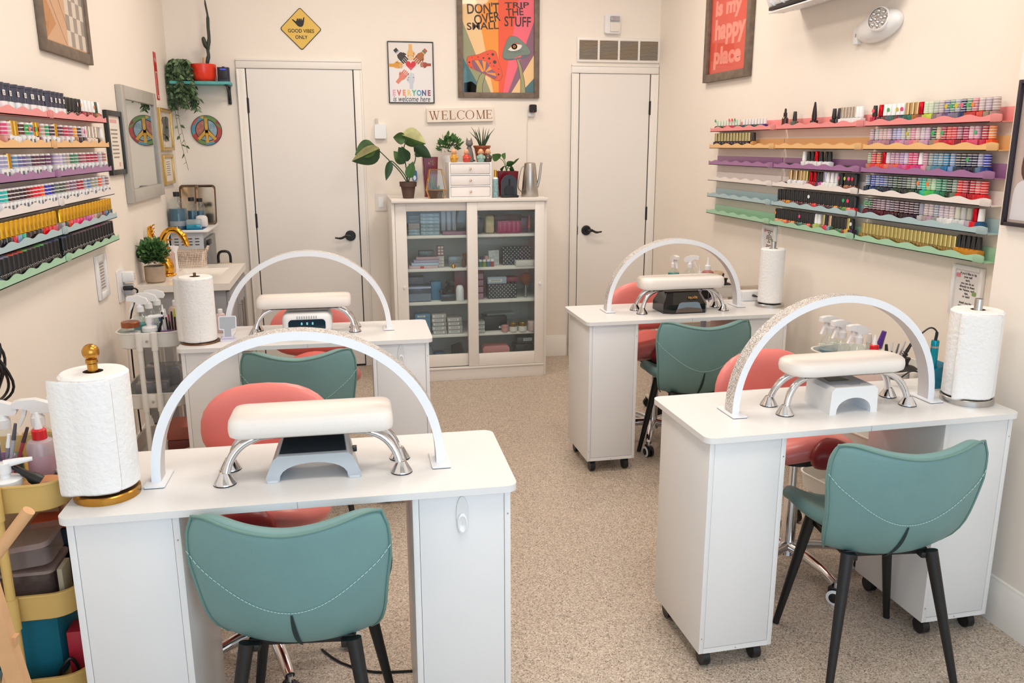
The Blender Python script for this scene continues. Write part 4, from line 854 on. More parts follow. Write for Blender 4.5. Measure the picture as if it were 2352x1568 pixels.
bx('quilted_organiser', 'quilted black and silver box below the blue carton, third cabinet shelf', 'box', 1.035, 5.5, SZ[2], .195, .1, .1, QU, .004)
bx('blue_carton', 'pale blue carton lying on the lower quilted box', 'carton', 1.0, 5.5, SZ[2]+.101, .13, .09, .045, mat('carton_ice', (170, 188, 206), .45), .003, extra=lbl(.09, .018, .09, None, -.01, .022))
bx('rose_pouch', 'dusty rose pouch lying beside the pale blue carton', 'pouch', 1.11, 5.52, SZ[2]+.101, .09, .08, .04, mat('rose_cloth', (150, 70, 84), .6), .015)
t = thing('powder_brush', 'round brown powder brush standing upright at the right of the third shelf', 'brush', (1.2, 5.47, SZ[2]))
mb = MB(); mb.cyl((0, 0, 0), (0, 0, .09), .012, GLASS); mb.cyl((0, 0, .005), (0, 0, .088), .007, STEEL); mb.build('handle', t); mb = MB(); mb.ball((0, 0, .125), (.045, .04, .042), mat('bristle_brown', (124, 66, 40), .9, bump=(200, .6)), 18, 12); mb.build('bristles', t)
# fourth shelf: small labelled card boxes in three piles
gb = [mat('card_grey_%d' % k, c, .5) for k, c in enumerate(((168, 162, 158), (176, 172, 168), (150, 146, 144)))]
for (px, n_, w_, tag_) in ((.6, 5, .095, 'next to the blue boxes'), (.705, 4, .1, 'nearest the centre post')):
    for k in range(n_): bx('label_box', 'grey labelled box, %s of the pile %s' % (['lowest', 'second', 'third', 'fourth', 'fifth'][k], tag_), 'box', px+random.uniform(-.004, .004), 5.47, SZ[3]+.0275*k, w_, .09, .0265, gb[k % 3], .002, 'piles of labelled boxes', extra=lbl(.07, .014, .09, None, -.006, .014))
for k in range(5): bx('label_box', 'blue labelled box, %s of the pile at the far left of the fourth cabinet shelf' % ['lowest', 'second', 'third', 'fourth', 'fifth'][k], 'box', .49, 5.47, SZ[3]+.0285*k, .1, .09, .0275, mat('box_blue', (84, 130, 160), .45), .002, 'piles of labelled boxes', extra=lbl(.05, .012, .09, None, -.01, .014))
for k in range(3): bx('label_box', 'small grey labelled box, %s of the pile just right of the centre post' % ['lowest', 'second', 'third'][k], 'box', .872, 5.45, SZ[3]+.0275*k, .065, .09, .0265, gb[k], .002, 'piles of labelled boxes', extra=lbl(.04, .014, .09, None, .01, .014))
bx('black_box', 'large black box with a white label on the fourth cabinet shelf', 'box', .99, 5.53, SZ[3], .16, .12, .098, BLACK, .003, extra=lbl(.045, .014, .12, None, .045, .022))
bx('folded_sheets', 'loose clear sheets lying on the large black box', 'sheets', 1.03, 5.54, SZ[3]+.1, .2, .1, .014, ACR, .003, rz=.1)
for k in range(4):
    c_ = [mat('jar_rose', (206, 150, 146), .4), mat('jar_white', (228, 222, 216), .3), mat('jar_white', (228, 222, 216), .3), mat('jar_pinkish', (200, 172, 166), .35)][k]; lid = [mat('jar_rose_lid', (196, 140, 138), .35), mat('olive_gold_lid', (140, 112, 40), .25, metal=.7), mat('olive_gold_lid', (140, 112, 40), .25, metal=.7), mat('jar_pink_lid', (210, 184, 178), .35)][k]
    r_ = [.024, .028, .03, .03][k]; hh = [.046, .062, .064, .066][k]
    t = thing('cream_jar', ['small dusty pink jar in front of the black box', 'white jar with olive gold lid, the smaller of two', 'white jar with olive gold lid, the larger of two', 'pale pink lidded jar at the right end of the fourth shelf'][k], 'jar', (1.045+[0, .058, .122, .188][k], 5.42, SZ[3]), group='cream jars on the fourth shelf')
    mb = MB(); mb.lathe([(0, 0), (r_-.003, 0), (r_, .003), (r_, hh*.58), (0, hh*.58)], c_, n=24); mb.build('jar_body', t); mb = MB(); mb.lathe([(0, hh*.58), (r_, hh*.58), (r_, hh-.004), (r_-.004, hh), (0, hh)], lid, n=24); mb.build('lid', t)
# lowest shelf
mb = MB(); mb.prism([(-.078, 0), (-.08, .045), (-.092, .06), (-.092, .088), (-.08, .104), (.08, .104), (.092, .088), (.092, .06), (.08, .045), (.078, 0)], -.05, .05, mat('blush_pink_plastic', (222, 150, 146), .22), fr((0, 0, 0), (1, 0, 0), (0, 0, 1)), bev=.008); mb.box((0, -.051, .052), (.022, .002, .016), INK)
mb.build('nail_dryer', None, 'blush pink nail dryer on the lowest cabinet shelf', 'nail dryer', None, (.985, 5.47, SZ[4]))
bx('black_bag', 'black bag filling the right end of the lowest cabinet shelf', 'bag', 1.19, 5.52, SZ[4], .14, .12, .1, BLACK, .02); bx('gadget_box', 'dark grey gadget pack with a pale label on the black bag', 'box', 1.2, 5.52, SZ[4]+.1, .12, .1, .045, mat('pack_graphite', (70, 72, 76), .3), .008, extra=lbl(.06, .02, .1, None, .015, .028))
mb = MB(); mb.prism([(-.05, 0), (.05, 0), (.05, .1), (-.02, .11)], -.012, .012, BLACK, fr((0, 0, 0), (1, 0, 0), (0, 0, 1)), bev=.003); o = mb.build('black_folder', None, 'black folder leaning on the lowest cabinet shelf left of the centre post', 'folder', None, (.73, 5.47, SZ[4]+.018)); o.rotation_euler = (0, math.radians(-18), .5)
bx('red_pouch', 'red pouch beside the leaning black folder', 'pouch', .635, 5.45, SZ[4], .07, .06, .05, mat('pouch_red', (150, 36, 44), .5), .015); bx('blue_tub', 'dark blue tub on the lowest cabinet shelf', 'tub', .6, 5.48, SZ[4], .07, .08, .07, mat('tub_blue', (36, 78, 110), .35), .008); bx('grey_bag', 'grey plastic bag at the left of the lowest cabinet shelf', 'bag', .5, 5.5, SZ[4], .12, .12, .12, mat('bag_grey_blue', (120, 134, 150), .4, bump=(20, .6)), .04); bx('soap_pack', 'white flat pack in front on the lowest cabinet shelf', 'pack', .62, 5.4, SZ[4], .09, .03, .018, WPLAS, .003)

# ------------------------------------------------------------------ on top of the cabinet
CT = 1.208
VAR = mat('variegated_cream', (206, 206, 146), .45, noise=(18, .2)); VG = mat('variegated_green', (70, 100, 50), .45, noise=(16, .45))
t = thing('monstera_plant', 'variegated monstera in a small brown clay pot on the cabinet', 'potted plant', (.425, 5.50, CT))
CLAY = mat('dark_clay', (82, 60, 50), .7, noise=(20, .15))
mb = MB(); mb.lathe([(0, 0), (.035, 0), (.047, .075), (.054, .076), (.056, .106), (.05, .106), (.046, .09), (0, .088)], CLAY, n=28, ms=[CLAY]*6+[SOIL]); mb.build('pot', t)
mb = MB(); sm = MB()
def stem(*p): sm.tube(spline(p, 6), .0035, LEAF[0], n=6)
c0 = (0, 0, .09)
stem(c0, (-.05, 0, .17), (-.13, -.01, .255), (-.185, 0, .31)); stem(c0, (-.01, 0, .2), (-.02, .01, .31), (0, .01, .37)); stem(c0, (.02, 0, .17), (.05, 0, .24), (.055, 0, .3)); stem(c0, (-.02, 0, .15), (-.09, -.02, .23), (-.12, -.02, .235)); stem(c0, (.01, -.01, .14), (.01, -.01, .22)); stem(c0, (-.01, .0, .2), (-.03, 0, .29)); sm.build('stems', t)
leaf(mb, (-.175, 0, .315), (-.352, -.01, .238), .15, LEAF[0], side=(.3, -.5, .9), fold=.3, m2=VAR, n=10); leaf(mb, (-.2, .02, .33), (-.33, .03, .275), .12, VG, side=(.35, .2, .9), fold=.4, n=9)
leaf(mb, (-.03, 0, .40), (.12, -.03, .345), .13, VG, side=(.2, -.4, .9), fold=.3, m2=VAR, n=10); leaf(mb, (-.005, .01, .38), (-.085, .02, .385), .08, VG, side=(0, -.3, 1), fold=.3, n=8)
leaf(mb, (-.01, 0, .235), (-.055, -.02, .325), .09, LEAF[0], side=(1, .3, .3), fold=.5, n=9); leaf(mb, (.0, -.01, .235), (-.035, -.03, .33), .07, LEAF[0], side=(1, -.4, .2), fold=.2, n=9); leaf(mb, (-.02, .02, .22), (-.085, .02, .30), .07, VG, side=(.8, 0, .6), fold=.3, n=8)
leaf(mb, (.045, 0, .325), (.155, 0, .255), .085, LEAF[0], side=(.5, -.5, .8), fold=.3, n=9); leaf(mb, (.05, .02, .285), (.1, .03, .265), .04, LEAF[0], side=(.3, -.3, .9), n=7)
leaf(mb, (.005, -.02, .13), (.035, -.03, .235), .066, LEAF[1], side=(1, -.3, -.3), fold=.35, n=9); leaf(mb, (-.11, -.02, .24), (-.142, -.02, .115), .05, LEAF[0], side=(1, -.3, .2), fold=.3, n=8)
mb.build('leaves', t)
t = thing('vase', 'tall burgundy square vase behind the glass terrarium', 'vase', (.583, 5.63, CT))
BURG = mat('burgundy_glaze', (112, 22, 34), .22)
mb = MB(); mb.prism(rrect(.04, .04, .006), 0, .01, BURG)
for k in range(6):
    a, b = .037+.0024*k, .037+.0024*(k+1); z = .01+.04*k
for v0 in range(1):
    A, B = rrect(.038, .038, .005), rrect(.05, .05, .006); va = [mb.bm.verts.new((x, y, .0)) for x, y in A]; vb2 = [mb.bm.verts.new((x, y, .26)) for x, y in B]; i0 = mb.mi(BURG)
    for k in range(len(A)): mb.bm.faces.new([va[k], va[(k+1) % len(A)], vb2[(k+1) % len(A)], vb2[k]]).material_index = i0
    mb.bm.faces.new(vb2).material_index = mb.mi(SOIL)
mb.build('vase_body', t); mb = MB(); M = fr((0, -.049, .22), (1, 0, 0), (0, .046, 1)); mb.prism(circ(.008, 12), .0, .001, mat('motif_pink', (170, 90, 100), .4), M @ Matrix.Translation((-.01, 0, 0)))
for a in range(5): mb.prism([(0, 0), (.016*math.cos(a*1.25)-.003, .016*math.sin(a*1.25)), (.016*math.cos(a*1.25)+.003, .016*math.sin(a*1.25)+.003)], .0, .001, mat('motif_green', (150, 140, 70), .4), M @ Matrix.Translation((.012, .004, 0)))
mb.build('motif', t)
t = thing('terrarium', 'gold-edged faceted glass terrarium with a succulent on the cabinet', 'terrarium', (.602, 5.46, CT))
lv = [(.045, .034, 0), (.062, .045, .053), (.04, .03, .183)]; rings = [[Vector((sx*a, sy*b, z)) for sx, sy in ((-1, -1), (1, -1), (1, 1), (-1, 1))] for a, b, z in lv]
mb = MB()
for r_ in rings:
    for k in range(4): mb.cyl(r_[k], r_[(k+1) % 4], .0022, GOLD, n=6)
for a_, b_ in zip(rings, rings[1:]):
    for k in range(4): mb.cyl(a_[k], b_[k], .0022, GOLD, n=6)
mb.build('frame', t); mb = MB()
for a_, b_ in zip(rings, rings[1:]):
    for k in range(4): mb.poly([a_[k], a_[(k+1) % 4], b_[(k+1) % 4], b_[k]], GLASS)
mb.poly(rings[2], GLASS); mb.build('glass', t); mb = MB(); mb.lathe([(0, .002), (.058, .002), (.078, .05), (.06, .056), (0, .058)], mat('terrarium_soil', (84, 64, 48), .9, bump=(80, .6)), n=4, M=rot(z=45) , sy=.72); mb.build('soil', t)
mb = MB()
for k in range(40): p = Vector((random.uniform(-.035, .02), random.uniform(-.02, .02), .05)); leaf(mb, p, p+Vector((random.uniform(-.01, .015), random.uniform(-.01, .01), random.uniform(.02, .1 if p.x < -.01 else .035))), .008, random.choice(LEAF), n=5)
mb.build('succulent', t)
t = thing('desktop_organizer', 'white three-drawer desktop box with gold knobs on the cabinet', 'drawers', (.823, 5.52, CT))
W, D_, H_ = .278, .19, .228; mb = MB(); tk = .009
for s in (-1, 1): mb.box((s*(W/2-tk/2), 0, H_/2), (tk, D_, H_), WPLAS, .001)
for k in range(4): mb.box((0, 0, tk/2+k*(H_-tk)/3), (W-2*tk, D_, tk*.8), WPLAS)
mb.box((0, D_/2-.003, H_/2), (W-.004, .006, H_-.004), WPLAS); mb.build('case', t)
for k in range(3):
    z = tk/2+(k+.5)*(H_-tk)/3; mb = MB(); mb.box((0, -D_/2+.03+.003, z), (W-2*tk-.004, .06, (H_-tk)/3-tk*.8-.004), mat('drawer_white', (236, 230, 226), .35), .002); d_ = mb.build('drawer', t)
    mb = MB(); mb.lathe([(0, .016), (.007, .015), (.0075, .011), (.004, .007), (.005, 0)], mat('rose_gold', (206, 160, 120), .25, metal=1.), M=fr((.0, -D_/2+.003, z), (1, 0, 0), (0, 0, 1)), n=12); mb.build('knob', d_)
DT = CT+.228
def monk(label, x, y, c, rz=0):
    t = thing('monk_figurine', label, 'figurine', (x, y, DT), rz, 'little monk figurines on the drawer box'); cl = mat('robe_%s' % c, c, .35); sk = mat('figurine_skin', (228, 178, 140), .4)
    mb = MB(); mb.lathe([(0, 0), (.018, 0), (.023, .008), (.024, .022), (.019, .042), (.013, .05), (0, .052)], cl, n=20)
    for s in (-1, 1): mb.tube([(s*.02, -.004, .036), (s*.021, -.012, .026), (s*.006, -.021, .027)], [.008, .008, .006], cl, n=8)
    mb.build('robe', t); mb = MB(); mb.ball((0, 0, .066), (.0165, .0165, .019), sk, 16, 10)
    for s in (-1, 1): mb.ball((s*.016, 0, .06), (.004, .004, .008), sk, 8, 6)
    mb.ball((0, -.0165, .064), (.002, .003, .002), sk, 6, 5); mb.ball((0, -.0205, .028), (.006, .003, .004), sk, 8, 6)
    for s in (-1, 1): mb.box((s*.006, -.0158, .068), (.005, .001, .001), INK)
    mb.build('head', t)
monk('little monk figurine in a mustard yellow robe', .722, 5.46, 'd09a38'); monk('little monk figurine in a red robe', .803, 5.46, 'd04a3c', .3); monk('little monk figurine in a pale teal robe', .898, 5.46, '8cb0a4'); monk('little monk figurine in a dark brown robe', .947, 5.47, '4c4038', -.2)
t = thing('cat_figurine', 'grey sitting cat figurine behind the monk figurines', 'figurine', (.838, 5.56, DT)); CG = mat('grey_stoneware', (112, 108, 108), .5, noise=(30, .1))
mb = MB(); mb.lathe([(0, 0), (.026, 0), (.03, .02), (.026, .05), (.018, .085), (.013, .1), (0, .102)], CG, n=18, sy=1.1)
for s in (-1, 1): mb.tube([(s*.01, -.016, .08), (s*.011, -.024, .04), (s*.012, -.026, .004)], [.008, .007, .008], CG, n=8)
mb.ball((0, -.006, .118), (.024, .022, .021), CG, 16, 10); mb.ball((0, -.025, .112), (.009, .01, .008), CG, 10, 8)
for s in (-1, 1): mb.lathe([(.009, 0), (.005, .014), (0, .028)], CG, c=(s*.014, -.002, .13), n=8)
mb.build('cat_body', t)
mb = MB(); mb.tube([(.02, .02, .01), (.034, .012, .008), (.036, -.01, .008)], [.007, .006, .005], CG, n=8); mb.build('tail', t)
t = thing('potted_plant', 'bushy green plant in a white pot behind the drawer box', 'potted plant', (.732, 5.74, CT)); mb = MB(); mb.lathe([(0, 0), (.04, 0), (.05, .27), (.045, .27), (.044, .25), (0, .25)], WPLAS, n=24, ms=[WPLAS]*4+[SOIL]); mb.build('pot', t)
mb = MB(); bush(mb, (0, 0, .33), .075, 120, .035, .022, [LEAF[1], LEAF[2], LEAF[1]]); bush(mb, (-.04, -.02, .3), .05, 20, .04, .02, [LEAF[1]]); mb.build('leaves', t)
t = thing('aloe_plant', 'spiky aloe in a glazed terracotta pot on the drawer box', 'potted plant', (.925, 5.57, DT)); TC = mat('glazed_terracotta', (150, 76, 46), .3)
mb = MB(); mb.lathe([(0, 0), (.036, 0), (.052, .09), (.057, .092), (.058, .105), (.05, .105), (0, .095)], TC, n=24, ms=[TC]*5+[SOIL]); mb.build('pot', t)
mb = MB()
for k in range(15):
    a = k*2.4; l_ = [.12, .115, .13, .08, .1][k % 5]; o_ = Vector((math.cos(a), math.sin(a)*.6, 0)); p = o_*.012 + Vector((0, 0, .095)); mb.tube(spline([p, p+o_*.02+Vector((0, 0, l_*.45)), p+o_*(.045+.03*(k % 3 == 0))+Vector((0, 0, l_))], 4), [.007, .007, .0065, .006, .0055, .005, .004, .0025, .0008], LEAF[0], n=6, flat=.5)
mb.build('leaves', t)
t = thing('spray_bottle', 'slim patterned spray bottle with gold cap beside the drawer box', 'bottle', (.99, 5.44, CT)); mb = MB(); BP = mat('blue_patterned', (130, 164, 170), .35, noise=(70, .35)); mb.lathe([(0, 0), (.018, 0), (.019, .004), (.019, .12), (.012, .132), (0, .133)], BP, n=20, ms=[BP, BP, BP, WPLAS, WPLAS]); mb.build('bottle_body', t); mb = MB(); mb.cyl((0, 0, .132), (0, 0, .178), .009, GOLD); mb.build('cap', t)
t = thing('pothos_plant', 'small green pothos in a burgundy square planter on the cabinet', 'potted plant', (1.095, 5.60, CT)); mb = MB()
A, B = rrect(.058, .05, .005), rrect(.072, .062, .006); va = [mb.bm.verts.new((x, y, 0)) for x, y in A]; vb2 = [mb.bm.verts.new((x, y, .165)) for x, y in B]; i0 = mb.mi(BURG)
for k in range(len(A)): mb.bm.faces.new([va[k], va[(k+1) % len(A)], vb2[(k+1) % len(A)], vb2[k]]).material_index = i0
mb.bm.faces.new(vb2).material_index = mb.mi(SOIL); mb.build('planter', t); mb = MB(); sm = MB()
for (b_, t_, w_, m_) in (((-.045, 0, .25), (-.1, -.02, .275), .07, LEAF[2]), ((-.02, 0, .245), (-.01, -.02, .285), .05, LEAF[2]), ((-.02, -.01, .19), (-.05, -.03, .18), .05, LEAF[1]), ((.0, -.01, .2), (.05, -.03, .225), .05, LEAF[1]), ((.05, 0, .21), (.09, 0, .25), .04, LEAF[1]), ((.02, 0, .18), (.05, -.02, .17), .045, LEAF[0])):
    leaf(mb, b_, t_, w_, m_, side=(.3, -.6, .8), n=8); sm.tube(spline([(0, 0, .16), Vector((b_[0]*.4, 0, (b_[2]+.16)/2+.02)), b_], 4), .002, LEAF[1], n=5)
sm.build('stems', t); mb.build('leaves', t)
t = thing('phone_dock', 'black arched charging stand in front of the burgundy planter', 'stand', (1.083, 5.44, CT)); pts = [(-.052, 0), (-.052, .09)] + [(.052*math.cos(math.radians(a)), .09+.056*math.sin(math.radians(a))) for a in range(165, 14, -15)] + [(.052, .09), (.052, 0)]
mb = MB(); mb.prism(pts, -.012, .012, mat('stand_slate', (44, 50, 60), .4), fr((0, .01, 0), (1, 0, 0), (0, 0, 1)), bev=.003); mb.build('arch_panel', t); mb = MB(); mb.box((0, -.01, .008), (.115, .05, .016), BLACK, .006); mb.prism(circ(.034, 24), 0, .008, BLACK, fr((0, -.004, .045), (1, 0, 0), (0, 0, 1)), bev=.002); mb.cyl((0, -.004, .06), (0, -.004, .12), .004, BLACK, n=8); mb.build('base', t)
t = thing('watering_can', 'small brushed steel watering can at the right end of the cabinet', 'watering can', (1.235, 5.50, CT)); ST2 = mat('steel_satin', (186, 182, 176), .3, metal=.9)
mb = MB(); mb.lathe([(0, 0), (.056, 0), (.058, .004), (.04, .2), (.036, .218), (.03, .222), (.026, .22), (.026, .2), (0, .2)], ST2, n=32, ms=[ST2]*6+[DARK]*2); mb.build('can_body', t)
mb = MB(); mb.tube([(.048, -.01, .06), (.062, -.012, .12), (.074, -.013, .215), (.076, -.013, .222)], [.009, .0085, .0075, .0075], ST2, n=12); mb.build('spout', t); mb = MB(); mb.tube(spline([(-.036, 0, .2), (-.055, 0, .19), (-.075, -.005, .12), (-.082, -.01, .06), (-.056, 0, .03)], 5), .0035, ST2, n=8); mb.build('handle', t)
